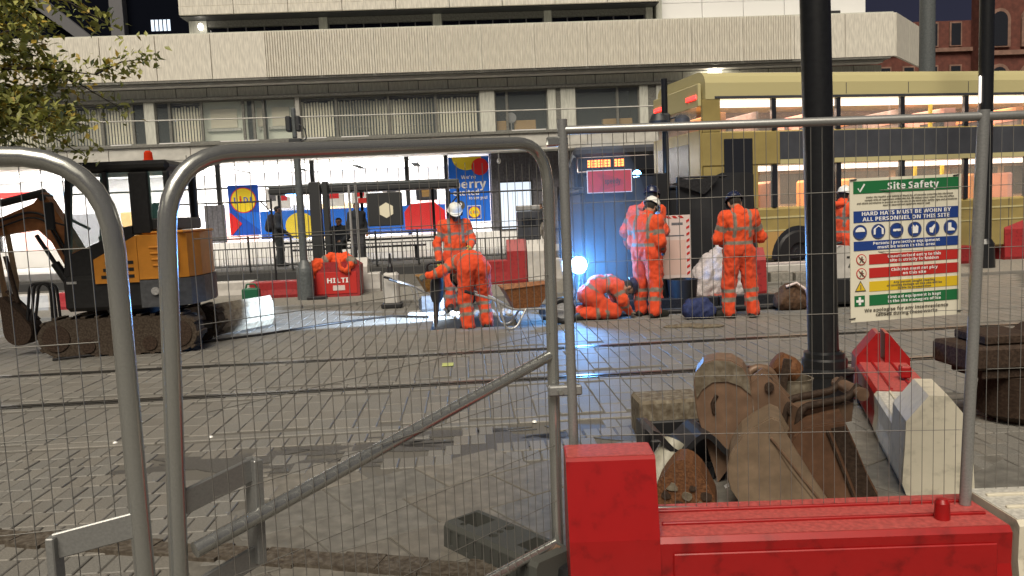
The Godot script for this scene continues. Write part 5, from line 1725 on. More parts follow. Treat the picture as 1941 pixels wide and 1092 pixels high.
func site_works() -> void:
	barrow("wheelbarrow with yellow pan, handles towards the red tool box", Vector3(-1.42, 0.0, -13.35), deg_to_rad(14), mats.barrow_yellow)
	barrow("wheelbarrow with orange pan in front of the bent worker", Vector3(-0.12, 0.0, -10.75), deg_to_rad(6), mats.barrow_orange)
	# red tool box with jacket over it
	var g := thing("tool_box", "red tool box with white lettering beside the camera pole", "tool box", Vector3(-2.72, 0.03, -16.3))
	var b := B.new()
	b.prism([Vector2(-0.47, 0.0), Vector2(0.45, 0.0), Vector2(0.47, 0.62), Vector2(0.36, 0.70), Vector2(-0.30, 0.70), Vector2(-0.46, 0.45)], 0.55)
	part(g, "case", b, mats.red_dusty)
	part(g, "front_frame", boxm(Vector3(-0.40, 0.06, 0.276), Vector3(0.40, 0.50, 0.287), 0.01), mats.sign_red)
	words(g, "case_letters", "HILTI", Vector3(0.02, 0.33, 0.292), 0.10, mats.letter_white, 0.42)
	part(g, "case_label", boxm(Vector3(-0.08, 0.13, 0.288), Vector3(0.16, 0.23, 0.292)), mats.board_white)
	var jb := B.new()
	var ph := [[Vector3(-0.58, 0.16, 0.20), 0.06], [Vector3(-0.52, 0.42, 0.22), 0.09], [Vector3(-0.38, 0.66, 0.2), 0.10], [Vector3(-0.1, 0.77, 0.1), 0.10], [Vector3(0.2, 0.76, 0.1), 0.09], [Vector3(0.34, 0.68, 0.25), 0.07], [Vector3(0.24, 0.52, 0.32), 0.05]]
	var bones := []
	for k in ph.size() - 1: bones.append([ph[k][0], ph[k + 1][0], ph[k][1], ph[k + 1][1], k])
	bones.append([Vector3(-0.45, 0.6, -0.1), Vector3(0.1, 0.76, -0.1), 0.08, 0.08, 1])
	bones.append([Vector3(0.05, 0.72, 0.22), Vector3(0.12, 0.55, 0.33), 0.06, 0.04, 1])
	field_mesh(bones, 0.022, 0.03, 0.02, func(k, t, _p, _n): return TAPE if (k == 2 and t > 0.4 and t < 0.7) or (k == 4 and t > 0.5) else ORANGE, jb)
	var jk := solo("jacket", "orange work jacket thrown over the red tool box", "jacket", jb, mats.cloth)
	jk.position = g.position
	# green can
	var c := thing("fuel_can", "green plastic fuel can standing by the far red barrier", "fuel can", Vector3(-4.42, 0.03, -16.0))
	part(c, "can", boxm(Vector3(-0.17, 0, -0.09), Vector3(0.17, 0.26, 0.09), 0.03), mats.green_plastic)
	var hb := B.new()
	hb.tube(rounded([Vector3(-0.1, 0.25, 0), Vector3(-0.08, 0.34, 0), Vector3(0.08, 0.34, 0), Vector3(0.12, 0.25, 0)], 0.03), 0.018, 6)
	part(c, "handle", hb, mats.green_plastic)
	# blue-white work flood lamp on a low stand
	var f := thing("work_lamp", "bright bluish flood lamp on a low stand beside the kneeling worker", "lamp", Vector3(1.60, 0, -11.75))
	var fb := B.new()
	for a in 3:
		fb.bar(Vector3(0, 0.5, 0), Vector3(cos(a * TAU / 3) * 0.28, 0.0, sin(a * TAU / 3) * 0.28), 0.014)
	fb.bar(Vector3(0, 0.45, 0), Vector3(0, 0.68, 0), 0.016)
	part(f, "tripod", fb, mats.dark_steel)
	part(f, "housing", boxm(Vector3(-0.11, 0.62, -0.10), Vector3(0.11, 0.88, -0.02), 0.02), mats.dark_trim)
	var lf := B.new()
	lf.ball(Vector3(0, 0.75, 0.0), Vector3(0.125, 0.13, 0.06), 18, 12)
	part(f, "glowing_lamp_face", lf, glow("flood_face", Color(0.75, 0.90, 1.0), 20.0))
	part(f, "side_housing", boxm(Vector3(-0.22, 0.64, -0.16), Vector3(-0.13, 0.84, 0.02), 0.02), mats.dark_trim)
	part(f, "side_lamp_face", boxm(Vector3(-0.232, 0.66, -0.14), Vector3(-0.221, 0.82, 0.0), 0.0), glow("flood_side", Color(0.72, 0.86, 1.0), 6.0))
	lamp(f, Vector3(0.0, 0.75, 0.12), Color(0.34, 0.66, 1.0), 3.6, 0.1)
	var sp := SpotLight3D.new()
	sp.light_color = Color(0.78, 0.88, 1.0)
	sp.light_energy = 90.0
	sp.light_size = 0.06
	sp.spot_range = 60.0
	sp.spot_attenuation = 2.0
	sp.spot_angle = 17.0
	sp.spot_angle_attenuation = 0.35
	sp.shadow_enabled = true
	put(f, sp, "lamp_light")
	sp.position = Vector3(-0.30, 0.74, -0.07)
	sp.look_at_from_position(f.position + sp.position, Vector3(-2.6, 0.1, -12.7))
	# added fog volume that stands in for the lamp's lens flare
	var fog := FogVolume.new()
	fog.shape = RenderingServer.FOG_VOLUME_SHAPE_ELLIPSOID
	fog.size = Vector3(1.35, 2.7, 1.3)
	var fm := FogMaterial.new()
	fm.resource_name = "lamp_flare_fog"
	fm.albedo = Color(0.9, 0.95, 1.0)
	fm.density = 0.13
	fog.material = fm
	put(self, fog, "glare_mist")
	fog.position = Vector3(1.90, 1.25, -11.3)
	fog.set_meta("kind", "stuff")
	fog.set_meta("label", "faint mist added to stand in for the blue flare of the work lamp")
	# black sheeting on frames, with signs fixed to it
	var list := [[1.93, 1.36, 2.13, 0.02, "black sheeted screen under the red sign beside the flood lamp"], [3.50, 1.28, 2.06, -0.12, "black sheeted screen behind the white bag and the worker facing it"]]
	for k in 2:
		var q = list[k]
		var s := thing("black_screen", q[4], "screen", Vector3(q[0], 0, -13.05 - 0.1 * k), 0.0, "black sheeted screens")
		var fr := B.new()
		fr.bar(Vector3(0, 0, -0.03), Vector3(0, q[2] - 0.02, -0.03), 0.02)
		fr.bar(Vector3(q[1], 0, -0.03), Vector3(q[1], q[2] - 0.02, -0.03), 0.02)
		fr.bar(Vector3(0, q[2] - 0.03, -0.03), Vector3(q[1], q[2] - 0.03, -0.03), 0.02)
		part(s, "frame", fr, mats.dark_steel)
		var sh := B.new()
		var nx := 22
		var ny := 12
		var pt := func(i: int, j: int, back: float) -> Vector3:
			var u := float(i) / nx
			var v := float(j) / ny
			var sag: float = -0.05 * sin(u * PI * (1 + k)) * v - 0.03 * absf(sin(u * 9.0 + k)) * v
			return Vector3(u * (q[1] + q[3] * 0.0) + (0.10 * (1.0 - v) if i == nx and k == 1 else 0.0), v * (q[2] + sag), 0.02 * sin(u * 14.0 + v * 3.0) + 0.015 * sin(v * 9.0 + u * 5.0) - back)
		for i in nx:
			for j in ny:
				sh.quad(pt.call(i, j, 0), pt.call(i + 1, j, 0), pt.call(i + 1, j + 1, 0), pt.call(i, j + 1, 0), Vector3.BACK)
				sh.quad(pt.call(i, j, 0.006), pt.call(i + 1, j, 0.006), pt.call(i + 1, j + 1, 0.006), pt.call(i, j + 1, 0.006), Vector3.FORWARD)
		part(s, "sheet", sh, mats.sheet_black)
		if k == 1:
			var fl := B.new()
			fl.prism([Vector2(-0.18, 1.93), Vector2(0.12, 1.86), Vector2(0.42, 1.74), Vector2(0.50, 1.80), Vector2(0.7, 2.04), Vector2(0.2, 1.98)], 0.01, Transform3D(Basis(), Vector3(0, 0, 0.07)))
			part(s, "torn_flap", fl, mats.dark_steel)
	# the gap between them, and the container behind
	var bx := thing("site_container", "dark box container standing behind the black sheeted screens", "container", Vector3(1.98, 0, -14.9))
	part(bx, "shell", boxm(Vector3(0, 0.05, -0.9), Vector3(2.75, 1.86, 0.9), 0.03), mats.sheet_black)
	part(bx, "lid", boxm(Vector3(-0.03, 1.865, -0.93), Vector3(2.78, 1.93, 0.93), 0.02), mats.dark_trim)
	var bl := thing("site_lamp", "small blue-white lamp on a stem above the black screen beside the red sign", "lamp", Vector3(2.84, 0.0, -13.3))
	var bs2 := B.new()
	bs2.bar(Vector3(0, 0, 0), Vector3(0, 2.06, 0), 0.02)
	part(bl, "stem", bs2, mats.dark_steel)
	var bb2 := B.new()
	bb2.ball(Vector3(0, 2.12, 0.04), Vector3(0.075, 0.075, 0.05))
	part(bl, "glowing_lamp", bb2, mats.blue_lamp)
	lamp(bl, Vector3(0, 2.12, 0.14), Color(0.5, 0.75, 1.0), 0.35, 0.06)
	var rs := thing("red_sign", "red rectangular hire sign hung at the top of the black screen", "sign", Vector3(1.95, 1.83, -12.96))
	part(rs, "plate", boxm(Vector3(0, 0, -0.012), Vector3(0.74, 0.37, 0.0), 0.0), mats.letter_white)
	part(rs, "red_face", boxm(Vector3(0.012, 0.012, 0.0005), Vector3(0.728, 0.358, 0.003)), mats.sign_red)
	var chev := B.new()
	chev.prism([Vector2(0.18, 0.02), Vector2(0.25, 0.18), Vector2(0.14, 0.34), Vector2(0.30, 0.30), Vector2(0.60, 0.20), Vector2(0.60, 0.13)], 0.001, Transform3D(Basis(), Vector3(0, 0, 0.0045)))
	part(rs, "red_shape", chev, mat("sign_red_dark", lin(0.36, 0.02, 0.02), 0.5))
	words(rs, "sign_letters", "speedy", Vector3(0.42, 0.185, 0.007), 0.085, mats.letter_black, 0.26)
	# permit board with chevrons
	var pb := thing("permit_board", "white permit board edged with red chevrons behind the two workers", "board", Vector3(3.02, 0.40, -12.62), deg_to_rad(-3))
	part(pb, "board", boxm(Vector3(0, 0, -0.012), Vector3(0.52, 1.02, 0.0), 0.0), mats.board_white)
	for k in 9:
		var ch := B.new()
		ch.prism([Vector2(0.455, 0.05 + k * 0.105), Vector2(0.505, 0.08 + k * 0.105), Vector2(0.505, 0.12 + k * 0.105), Vector2(0.455, 0.09 + k * 0.105)], 0.003, Transform3D(Basis(), Vector3(0, 0, 0.0025)))
		part(pb, "chevron", ch, mats.sign_red)
	for k in 4:
		var ch := B.new()
		ch.prism([Vector2(0.06 + k * 0.1, 0.97), Vector2(0.12 + k * 0.1, 0.97), Vector2(0.08 + k * 0.1, 1.01), Vector2(0.02 + k * 0.1, 1.01)], 0.003, Transform3D(Basis(), Vector3(0, 0, 0.0025)))
		part(pb, "chevron", ch, mats.sign_red)
	for q in [[0.05, 0.86, 0.15, 0.9], [0.22, 0.86, 0.40, 0.9], [0.05, 0.77, 0.16, 0.80], [0.05, 0.68, 0.42, 0.70]]:
		part(pb, "printed_bar", boxm(Vector3(q[0], q[1], 0.0005), Vector3(q[2], q[3], 0.002)), mats.corrugated)
	part(pb, "pale_pink_panel", boxm(Vector3(0.03, 0.06, 0.0005), Vector3(0.44, 0.62, 0.002)), mat("pale_pink", lin(0.60, 0.43, 0.38), 0.7))
	for x in [0.08, 0.44]:
		part(pb, "leg", boxm(Vector3(x - 0.02, -0.40, -0.05), Vector3(x + 0.02, 0.0, -0.013)), mats.dark_steel)
	var bkt := B.new()
	bkt.lathe([Vector2(0.0, 0.0), Vector2(0.20, 0.0), Vector2(0.24, 0.42), Vector2(0.20, 0.42), Vector2(0.18, 0.1), Vector2(0, 0.1)], 18)
	solo("rubbish_tub", "dark open tub on the ground below the chevron board", "tub", bkt, mats.sheet_black).position = Vector3(3.30, 0, -12.25)
	# white bulk bag
	var bg := B.new()
	field_mesh([[Vector3(-0.22, 0.16, 0), Vector3(0.30, 0.16, 0), 0.2, 0.2, 0], [Vector3(-0.1, 0.40, 0), Vector3(0.25, 0.42, 0.0), 0.22, 0.2, 0], [Vector3(0.0, 0.62, 0), Vector3(0.12, 0.75, 0), 0.16, 0.08, 0], [Vector3(0.10, 0.78, 0), Vector3(0.34, 1.02, 0.02), 0.05, 0.04, 0], [Vector3(0.36, 1.02, 0.02), Vector3(0.30, 0.7, 0.05), 0.035, 0.08, 0], [Vector3(-0.3, 0.05, 0.05), Vector3(0.45, 0.05, 0.05), 0.06, 0.06, 0], [Vector3(0.45, 0.1, 0), Vector3(0.48, 0.42, 0), 0.12, 0.1, 0]], 0.03, 0.05, 0.018, func(_k, _t, _p, _n): return Color.WHITE, bg)
	solo("bulk_bag", "white woven bulk bag slumped before the black screen", "bag", bg, mats.bag_white).position = Vector3(3.92, 0.02, -12.75)
	var bb := B.new()
	field_mesh([[Vector3(-0.12, 0.11, 0), Vector3(0.12, 0.11, 0), 0.12, 0.12, 0], [Vector3(-0.08, 0.18, 0), Vector3(0.06, 0.24, 0), 0.1, 0.06, 0]], 0.02, 0.03, 0.012, func(_k, _t, _p, _n): return Color.WHITE, bb)
	solo("tool_bag", "blue tool bag on the ground between two standing workers", "bag", bb, mats.blue_cloth).position = Vector3(3.12, 0, -10.75)
	var yb := B.new()
	yb.slab(Vector3(-0.17, 0, -0.12), Vector3(0.15, 0.18, 0.12), 0.03)
	yb.slab(Vector3(-0.1, 0.18, -0.05), Vector3(0.18, 0.27, 0.06), 0.03)
	solo("cut_off_saw", "small yellow brown power saw lying beside the trench", "saw", yb, mats.barrow_yellow).position = Vector3(3.28, 0, -12.3)
	var hbag := B.new()
	field_mesh([[Vector3(-0.14, 0.13, 0), Vector3(0.14, 0.13, 0), 0.14, 0.14, 0], [Vector3(-0.06, 0.28, 0), Vector3(0.08, 0.30, 0), 0.1, 0.09, 0]], 0.022, 0.03, 0.012, func(_k, _t, _p, _n): return Color.WHITE, hbag)
	var hh := thing("holdall", "brown holdall with pale strap beside the black lamp post", "bag", Vector3(4.62, 0.0, -11.2))
	part(hh, "body", hbag, mats.brown_bag)
	var st := B.new()
	st.tube([Vector3(-0.12, 0.35, 0.1), Vector3(0.02, 0.40, 0.13), Vector3(0.15, 0.30, 0.15), Vector3(0.19, 0.14, 0.16)], 0.02, 6)
	part(hh, "strap", st, mats.board_white)
	# grey blocks and boards behind
	var x0 := 5.35
	for q in [[5.25, 0.30, 0.32], [5.62, 0.42, 0.2], [6.1, 0.4, 0.18]]:
		solo("kerb_block", ["tall grey concrete block stacked behind the trench", "low grey concrete block lying next to a taller one", "low grey concrete block lying nearest the black lamp post"][int((q[0] - 5.2) / 0.38)], "block", boxm(Vector3(0, 0, -0.12), Vector3(q[1], q[2], 0.12), 0.01), mats.concrete, "").position = Vector3(q[0], 0.03, -14.7)
	solo("timber_board", "pale timber board laid across the grey blocks", "board", boxm(Vector3(0, 0, -0.1), Vector3(1.3, 0.04, 0.1), 0.005), mats.bag_white).position = Vector3(5.2, 0.37, -14.72)
	var pn := B.new()
	pn.lathe([Vector2(0, 0.02), Vector2(0.16, 0.02), Vector2(0.2, 0.06), Vector2(0.21, 0.055), Vector2(0.17, 0.0), Vector2(0, 0.0)], 18)
	solo("round_pan", "pale shallow round pan on the paving behind the holdall", "pan", pn, mats.bag_white).position = Vector3(4.35, 0, -12.9)
	var rg := B.new()
	field_mesh([[Vector3(-0.25, 0.03, 0), Vector3(0.2, 0.05, 0), 0.05, 0.04, 0], [Vector3(-0.1, 0.06, 0.05), Vector3(0.15, 0.03, -0.1), 0.05, 0.04, 0]], 0.02, 0.02, 0.02, func(_k, _t, _p, _n): return Color(0.35, 0.08, 0.06), rg)
	solo("red_cloth", "crumpled red cloth on the ground behind the worker facing the sheeting", "cloth", rg, mats.cloth).position = Vector3(4.0, 0.02, -12.5)
	# generator with white tank
	var gn := thing("generator", "dark petrol machine with white tank partly behind the safety sign", "generator", Vector3(5.32, 0.0, -11.3))
	part(gn, "engine", boxm(Vector3(-0.24, 0.05, -0.25), Vector3(0.4, 0.45, 0.2), 0.04), mats.black_plastic)
	var tk := B.new()
	tk.prism([Vector2(-0.18, 0.42), Vector2(0.36, 0.40), Vector2(0.40, 0.86), Vector2(0.0, 0.90), Vector2(-0.1, 0.86)], 0.36)
	part(gn, "tank", tk, mats.white_far)
	words(gn, "tank_number", "7", Vector3(0.14, 0.66, 0.186), 0.16, mats.letter_black, 0.12)
	var gh := B.new()
	gh.tube(rounded([Vector3(-0.3, 0.2, 0.2), Vector3(-0.34, 0.88, 0.2), Vector3(0.0, 0.95, 0.2)], 0.1), 0.02, 8)
	part(gn, "handle", gh, mats.dark_steel)
	# trench edge: black hose, boards, spoil
	var hs := B.new()
	hs.tube([Vector3(1.0, 0.03, -11.40), Vector3(1.9, 0.03, -11.34), Vector3(2.8, 0.035, -11.38), Vector3(3.8, 0.03, -11.30), Vector3(4.8, 0.03, -11.42), Vector3(5.6, 0.03, -11.36)], 0.035, 8)
	solo("black_hose", "black hose lying along the near edge of the trench", "hose", hs, mats.black_plastic)
	for k in 4:
		var kb := solo("kerb_unit", ["dark kerb length on the far trench edge below the kneeling worker", "dark kerb length on the far trench edge behind the two workers", "dark kerb length on the far trench edge behind the blue bag", "dark kerb length on the far trench edge beside the holdall"][k], "kerb", boxm(Vector3(0.01, -0.05, -0.08), Vector3(0.93, 0.14, 0.08), 0.012), mats.dark_steel)
		kb.position = Vector3(1.0 + k * 0.94, 0.0, -12.12)
	var sb := B.new()
	sb.tube([Vector3(-0.35, 0.02, 0.0), Vector3(0.1, 0.03, 0.05), Vector3(0.5, 0.02, 0.0)], 0.03, 6)
	solo("black_pipe", "short black pipe on the paving beyond the lamp post", "pipe", sb, mats.black_plastic).position = Vector3(5.7, 0, -10.9)
	var md := B.new()
	for q in [[Vector3(2.75, 0.01, -10.1), 0.30, 0.11], [Vector3(3.0, 0.012, -9.95), 0.22, 0.07]]:
		md.ball(q[0], Vector3(q[1], 0.03, q[2]), 16, 6)
	solo("mud_smear", "flat heap of wet spoil in front of the blue tool bag", "spoil", md, mats.mud_grey, "", "stuff")
	# breaker tool in the bent worker's hand
	var br := thing("breaker", "black breaker tool with steel chisel held by the bent worker", "tool", Vector3(-0.50, 0.0, -11.35), deg_to_rad(10))
	var b1 := B.new()
	b1.tube([Vector3(0.02, 0.78, 0), Vector3(0.0, 0.62, 0), Vector3(-0.02, 0.42, 0), Vector3(-0.03, 0.34, 0)], [0.05, 0.105, 0.095, 0.06], 14)
	part(br, "motor_body", b1, mats.black_plastic)
	var b2 := B.new()
	b2.tube(rounded([Vector3(-0.13, 0.72, 0.0), Vector3(-0.15, 0.90, 0), Vector3(0.12, 0.92, 0), Vector3(0.12, 0.74, 0)], 0.06), 0.022, 8)
	part(br, "handle", b2, mats.dark_steel)
	var b3 := B.new()
	b3.tube([Vector3(-0.03, 0.34, 0), Vector3(-0.05, 0.05, 0), Vector3(-0.055, -0.02, 0)], [0.045, 0.03, 0.012], 8)
	part(br, "chisel", b3, mats.rust_dark)
	# cable across the paving to the breaker, power pack beside it
	var cb := B.new()
	cb.tube([Vector3(-5.2, 0.02, -9.9), Vector3(-4.0, 0.02, -10.6), Vector3(-3.0, 0.02, -11.2), Vector3(-2.2, 0.02, -12.0), Vector3(-1.3, 0.02, -12.6), Vector3(-0.7, 0.02, -12.2)], 0.017, 6)
	solo("power_cable", "dark cable trailing over the lit paving from the digger", "cable", cb, mats.black_plastic)
	var pk := thing("power_pack", "pale power pack with black cap standing by the yellow wheelbarrow", "power pack", Vector3(-1.42, 0, -13.9))
	part(pk, "case", boxm(Vector3(-0.14, 0.06, -0.14), Vector3(0.14, 0.62, 0.14), 0.04), mats.white_far)
	part(pk, "base", boxm(Vector3(-0.18, 0.0, -0.16), Vector3(0.18, 0.09, 0.16), 0.02), mats.black_plastic)
	var cap := B.new()
	cap.lathe([Vector2(0.06, 0.62), Vector2(0.05, 0.72), Vector2(0.025, 0.78), Vector2(0.02, 0.95), Vector2(0.0, 0.96)], 12)
	part(pk, "black_cap", cap, mats.black_plastic)
	var tray := B.new()
	tray.slab(Vector3(-0.3, 0, -0.2), Vector3(0.3, 0.05, 0.2), 0.01)
	var gp := thing("tray_of_tools", "steel box of tools on the lit paving behind the breaker", "tool box", Vector3(-0.75, 0.0, -12.7))
	part(gp, "tray", tray, mats.pale_steel)
	part(gp, "motor", boxm(Vector3(-0.12, 0.05, -0.1), Vector3(0.28, 0.30, 0.12), 0.05), mats.digger_grey)
	# broken bedding heaped in the pit
	var rr := RandomNumberGenerator.new()
	rr.seed = 4
	var rub := B.new()
	for k in 70:
		var p := Vector3(rr.randf_range(-0.35, 0.75), 0.02, rr.randf_range(-12.5, -12.02))
		rub.ball(p, Vector3.ONE * rr.randf_range(0.02, 0.06), 6, 4, Basis.from_euler(Vector3(rr.randf() * 3, rr.randf() * 3, 0)))
	solo("rubble", "pale broken stone heaped behind the dug pit", "rubble", rub, mats.white_far, "", "stuff")
	# scraps of litter on the paving
	solo("yellow_tag", "small yellow green scrap lying between the tram rails", "litter", boxm(Vector3(-0.06, 0, -0.07), Vector3(0.06, 0.012, 0.07), 0.003), mat("scrap", lin(0.45, 0.5, 0.18), 0.6)).position = Vector3(-0.30, 0.004, -8.3)
	var studs := [[-2.72, -5.93], [-2.02, -5.94], [-0.36, -5.90], [0.42, -5.86], [2.98, -4.95], [3.32, -5.2]]
	for k in studs.size():
		var s2 := B.new()
		s2.lathe([Vector2(0, 0.014), Vector2(0.012, 0.012), Vector2(0.02, 0.0)], 10)
		solo("metal_stud", "shiny metal stud in the paving " + ["between the gate posts and the frame edge", "just beside the thick gate post", "before the worn strip", "near the gate clamp", "beside the red finned barrier", "behind the white wedge barrier"][k], "stud", s2, mat("stud_white", lin(0.85, 0.85, 0.82), 0.15), "metal studs in the paving").position = Vector3(studs[k][0], 0.0, studs[k][1])

# ---------------------------------------------------------------- people
func workers() -> void:
	var hv := "workers in orange"
	# the worker by the big lamp post, back turned, head bowed
	person("worker in orange with navy hard hat, back turned, facing the black screen", Vector3(3.66, 0, -10.65), deg_to_rad(4), {
		"neck": Vector3(0.0, 1.45, -0.03), "head": Vector3(0.0, 1.565, -0.12), "up": Vector3(0, 0.86, -0.5), "fwd": Vector3(0, -0.5, -0.86), "chest": Vector3(0, 1.30, 0.03),
		"shr": Vector3(0.19, 1.39, 0.02), "shl": Vector3(-0.19, 1.39, 0.02), "elr": Vector3(0.33, 1.10, -0.03), "wrr": Vector3(0.14, 1.06, -0.27), "ell": Vector3(-0.29, 1.10, -0.02), "wrl": Vector3(-0.08, 1.00, -0.28),
		"hipr": Vector3(0.10, 0.90, 0.01), "knr": Vector3(0.15, 0.48, 0.0), "anr": Vector3(0.17, 0.10, 0.05), "toer": Vector3(0.28, 0.045, -0.09), "hipl": Vector3(-0.10, 0.90, 0.01), "knl": Vector3(-0.14, 0.48, -0.03), "anl": Vector3(-0.15, 0.10, 0.0), "toel": Vector3(-0.27, 0.045, -0.12),
	}, {"hat": "hat_navy", "bulk": 1.08, "glove": Color(0.03, 0.03, 0.03), "hood": true}, hv)
	# white helmet, three-quarter back view, looking down and to the right
	person("worker in orange with white hard hat and ear muffs, looking down at the trench", Vector3(2.50, 0, -11.2), deg_to_rad(-48), {
		"neck": Vector3(0.0, 1.44, -0.05), "head": Vector3(0.0, 1.55, -0.15), "up": Vector3(0, 0.80, -0.6), "fwd": Vector3(0, -0.6, -0.80), "chest": Vector3(0, 1.28, 0.0),
		"shr": Vector3(0.19, 1.37, -0.02), "shl": Vector3(-0.19, 1.37, 0.0), "elr": Vector3(0.25, 1.08, 0.0), "wrr": Vector3(0.13, 0.95, -0.24), "ell": Vector3(-0.26, 1.09, -0.02), "wrl": Vector3(-0.10, 0.98, -0.27),
		"anr": Vector3(0.17, 0.10, 0.06), "toer": Vector3(0.22, 0.045, -0.13), "knr": Vector3(0.14, 0.5, 0.0), "anl": Vector3(-0.14, 0.10, -0.03), "toel": Vector3(-0.18, 0.045, -0.22),
	}, {"hat": "hat_white", "muffs": true, "bulk": 1.06, "glove": Color(0.03, 0.03, 0.03)}, hv)
	person("worker in orange with dark hard hat, mostly hidden behind the white-helmeted worker", Vector3(2.78, 0, -12.35), deg_to_rad(-20), {
		"head": Vector3(0.08, 1.62, -0.05), "up": Vector3(0, 0.95, -0.3), "fwd": Vector3(0.2, -0.3, -0.95), "ell": Vector3(-0.33, 1.14, 0.0), "wrl": Vector3(-0.30, 0.9, -0.15), "elr": Vector3(0.25, 1.12, 0), "wrr": Vector3(0.12, 0.95, -0.22),
	}, {"hat": "hat_navy", "bulk": 1.08, "glove": Color(0.03, 0.03, 0.03), "hood": true}, hv).scale = Vector3.ONE * 1.06
	# kneeling, bent down to the trench
	person("worker in orange kneeling bent over the trench beside the flood lamp", Vector3(1.85, 0, -11.25), deg_to_rad(-84), {
		"pelvis": Vector3(0, 0.36, 0.20), "waist": Vector3(0, 0.49, 0.06), "chest": Vector3(0, 0.50, -0.12), "neck": Vector3(0, 0.47, -0.26), "head": Vector3(0.02, 0.43, -0.38), "up": Vector3(0, 0.25, -0.95), "fwd": Vector3(0, -0.95, -0.25),
		"shr": Vector3(0.18, 0.47, -0.16), "shl": Vector3(-0.18, 0.47, -0.16), "elr": Vector3(0.24, 0.28, -0.24), "wrr": Vector3(0.14, 0.10, -0.36), "ell": Vector3(-0.24, 0.28, -0.24), "wrl": Vector3(-0.12, 0.12, -0.38),
		"hipr": Vector3(0.10, 0.34, 0.20), "knr": Vector3(0.14, 0.11, -0.14), "anr": Vector3(0.13, 0.10, 0.30), "toer": Vector3(0.13, 0.05, 0.44), "hipl": Vector3(-0.10, 0.34, 0.20), "knl": Vector3(-0.14, 0.11, -0.12), "anl": Vector3(-0.13, 0.10, 0.30), "toel": Vector3(-0.13, 0.05, 0.44),
	}, {"hat": "hat_navy", "bulk": 1.05, "glove": Color(0.25, 0.2, 0.15)}, hv)
	# bent double over the pit, seen from behind
	person("worker in orange bent double over the dug pit, seen from behind", Vector3(0.02, -0.06, -11.02), deg_to_rad(16), {
		"pelvis": Vector3(0.0, 0.94, 0.0), "waist": Vector3(0.0, 1.0, -0.14), "chest": Vector3(-0.02, 0.94, -0.36), "neck": Vector3(-0.04, 0.84, -0.50), "head": Vector3(-0.05, 0.74, -0.60), "up": Vector3(0, -0.5, -0.86), "fwd": Vector3(0, -0.86, 0.5),
		"shr": Vector3(0.17, 0.90, -0.40), "shl": Vector3(-0.21, 0.92, -0.38), "elr": Vector3(0.22, 0.66, -0.46), "wrr": Vector3(0.06, 0.46, -0.50), "ell": Vector3(-0.40, 0.84, -0.30), "wrl": Vector3(-0.56, 0.80, -0.34),
		"hipr": Vector3(0.11, 0.88, 0.03), "knr": Vector3(0.16, 0.48, -0.08), "anr": Vector3(0.17, 0.12, -0.02), "toer": Vector3(0.20, 0.06, -0.18), "hipl": Vector3(-0.11, 0.88, 0.03), "knl": Vector3(-0.13, 0.47, -0.03), "anl": Vector3(-0.12, 0.10, 0.05), "toel": Vector3(-0.15, 0.05, -0.12),
	}, {"hat": "hat_black", "bulk": 1.12, "glove": Color(0.10, 0.11, 0.10), "curl": 1.4}, hv)
	# standing behind, facing the camera
	person("worker in orange with white hard hat standing behind the bent worker, looking down", Vector3(-0.24, 0, -12.95), deg_to_rad(188), {
		"head": Vector3(0, 1.60, -0.07), "up": Vector3(0, 0.90, -0.42), "fwd": Vector3(0, -0.42, -0.90), "neck": Vector3(0, 1.47, -0.01),
		"elr": Vector3(0.30, 1.13, 0.03), "wrr": Vector3(0.30, 0.86, -0.08), "ell": Vector3(-0.27, 1.16, -0.02), "wrl": Vector3(-0.20, 1.05, -0.24),
	}, {"hat": "hat_white", "muffs": true, "glove": Color(0.55, 0.42, 0.06), "skin": Color(0.10, 0.06, 0.045)}, hv)
	# half hidden behind the safety sign, with a lit head lamp
	person("worker in orange with white hard hat and lit head lamp beside the safety sign", Vector3(6.06, 0, -12.6), deg_to_rad(-62), {
		"head": Vector3(0, 1.60, -0.05), "up": Vector3(0, 0.97, -0.2), "fwd": Vector3(0, -0.2, -0.97), "elr": Vector3(0.27, 1.12, 0.0), "wrr": Vector3(0.15, 0.95, -0.22),
	}, {"hat": "hat_white", "headlamp": true, "glove": Color(0.1, 0.1, 0.1), "hood": true}, hv)
	# people at the stop
	var dark := {"top": Color(0.018, 0.02, 0.03), "low": Color(0.015, 0.016, 0.02), "tape": false, "wrinkle": 0.006, "boot": Color(0.02, 0.02, 0.02)}
	var ps := "people waiting at the stop"
	person("person in dark coat with rucksack standing side-on before the yellow graphic", Vector3(-5.55, 0.28, -23.4), deg_to_rad(-70), {"wrr": Vector3(0.2, 0.95, -0.2), "wrl": Vector3(-0.2, 0.98, -0.2)}, dark.merged({"bulk": 1.12}), ps)
	var sit := {
		"pelvis": Vector3(0, 0.56, 0.0), "waist": Vector3(0, 0.72, 0.0), "chest": Vector3(0, 0.92, -0.02), "neck": Vector3(0, 1.08, -0.02), "head": Vector3(0, 1.22, -0.05), "shr": Vector3(0.18, 1.02, 0), "shl": Vector3(-0.18, 1.02, 0), "elr": Vector3(0.25, 0.76, -0.02), "wrr": Vector3(0.14, 0.66, -0.24), "ell": Vector3(-0.25, 0.76, -0.02), "wrl": Vector3(-0.14, 0.66, -0.24),
		"hipr": Vector3(0.10, 0.55, -0.02), "knr": Vector3(0.12, 0.54, -0.44), "anr": Vector3(0.12, 0.10, -0.42), "toer": Vector3(0.14, 0.045, -0.6), "hipl": Vector3(-0.10, 0.55, -0.02), "knl": Vector3(-0.12, 0.54, -0.44), "anl": Vector3(-0.12, 0.10, -0.42), "toel": Vector3(-0.14, 0.045, -0.6)}
	person("person in dark clothes seated on the shelter bench below the small red notice", Vector3(-3.78, 0.28, -23.35), deg_to_rad(165), sit, dark, ps)
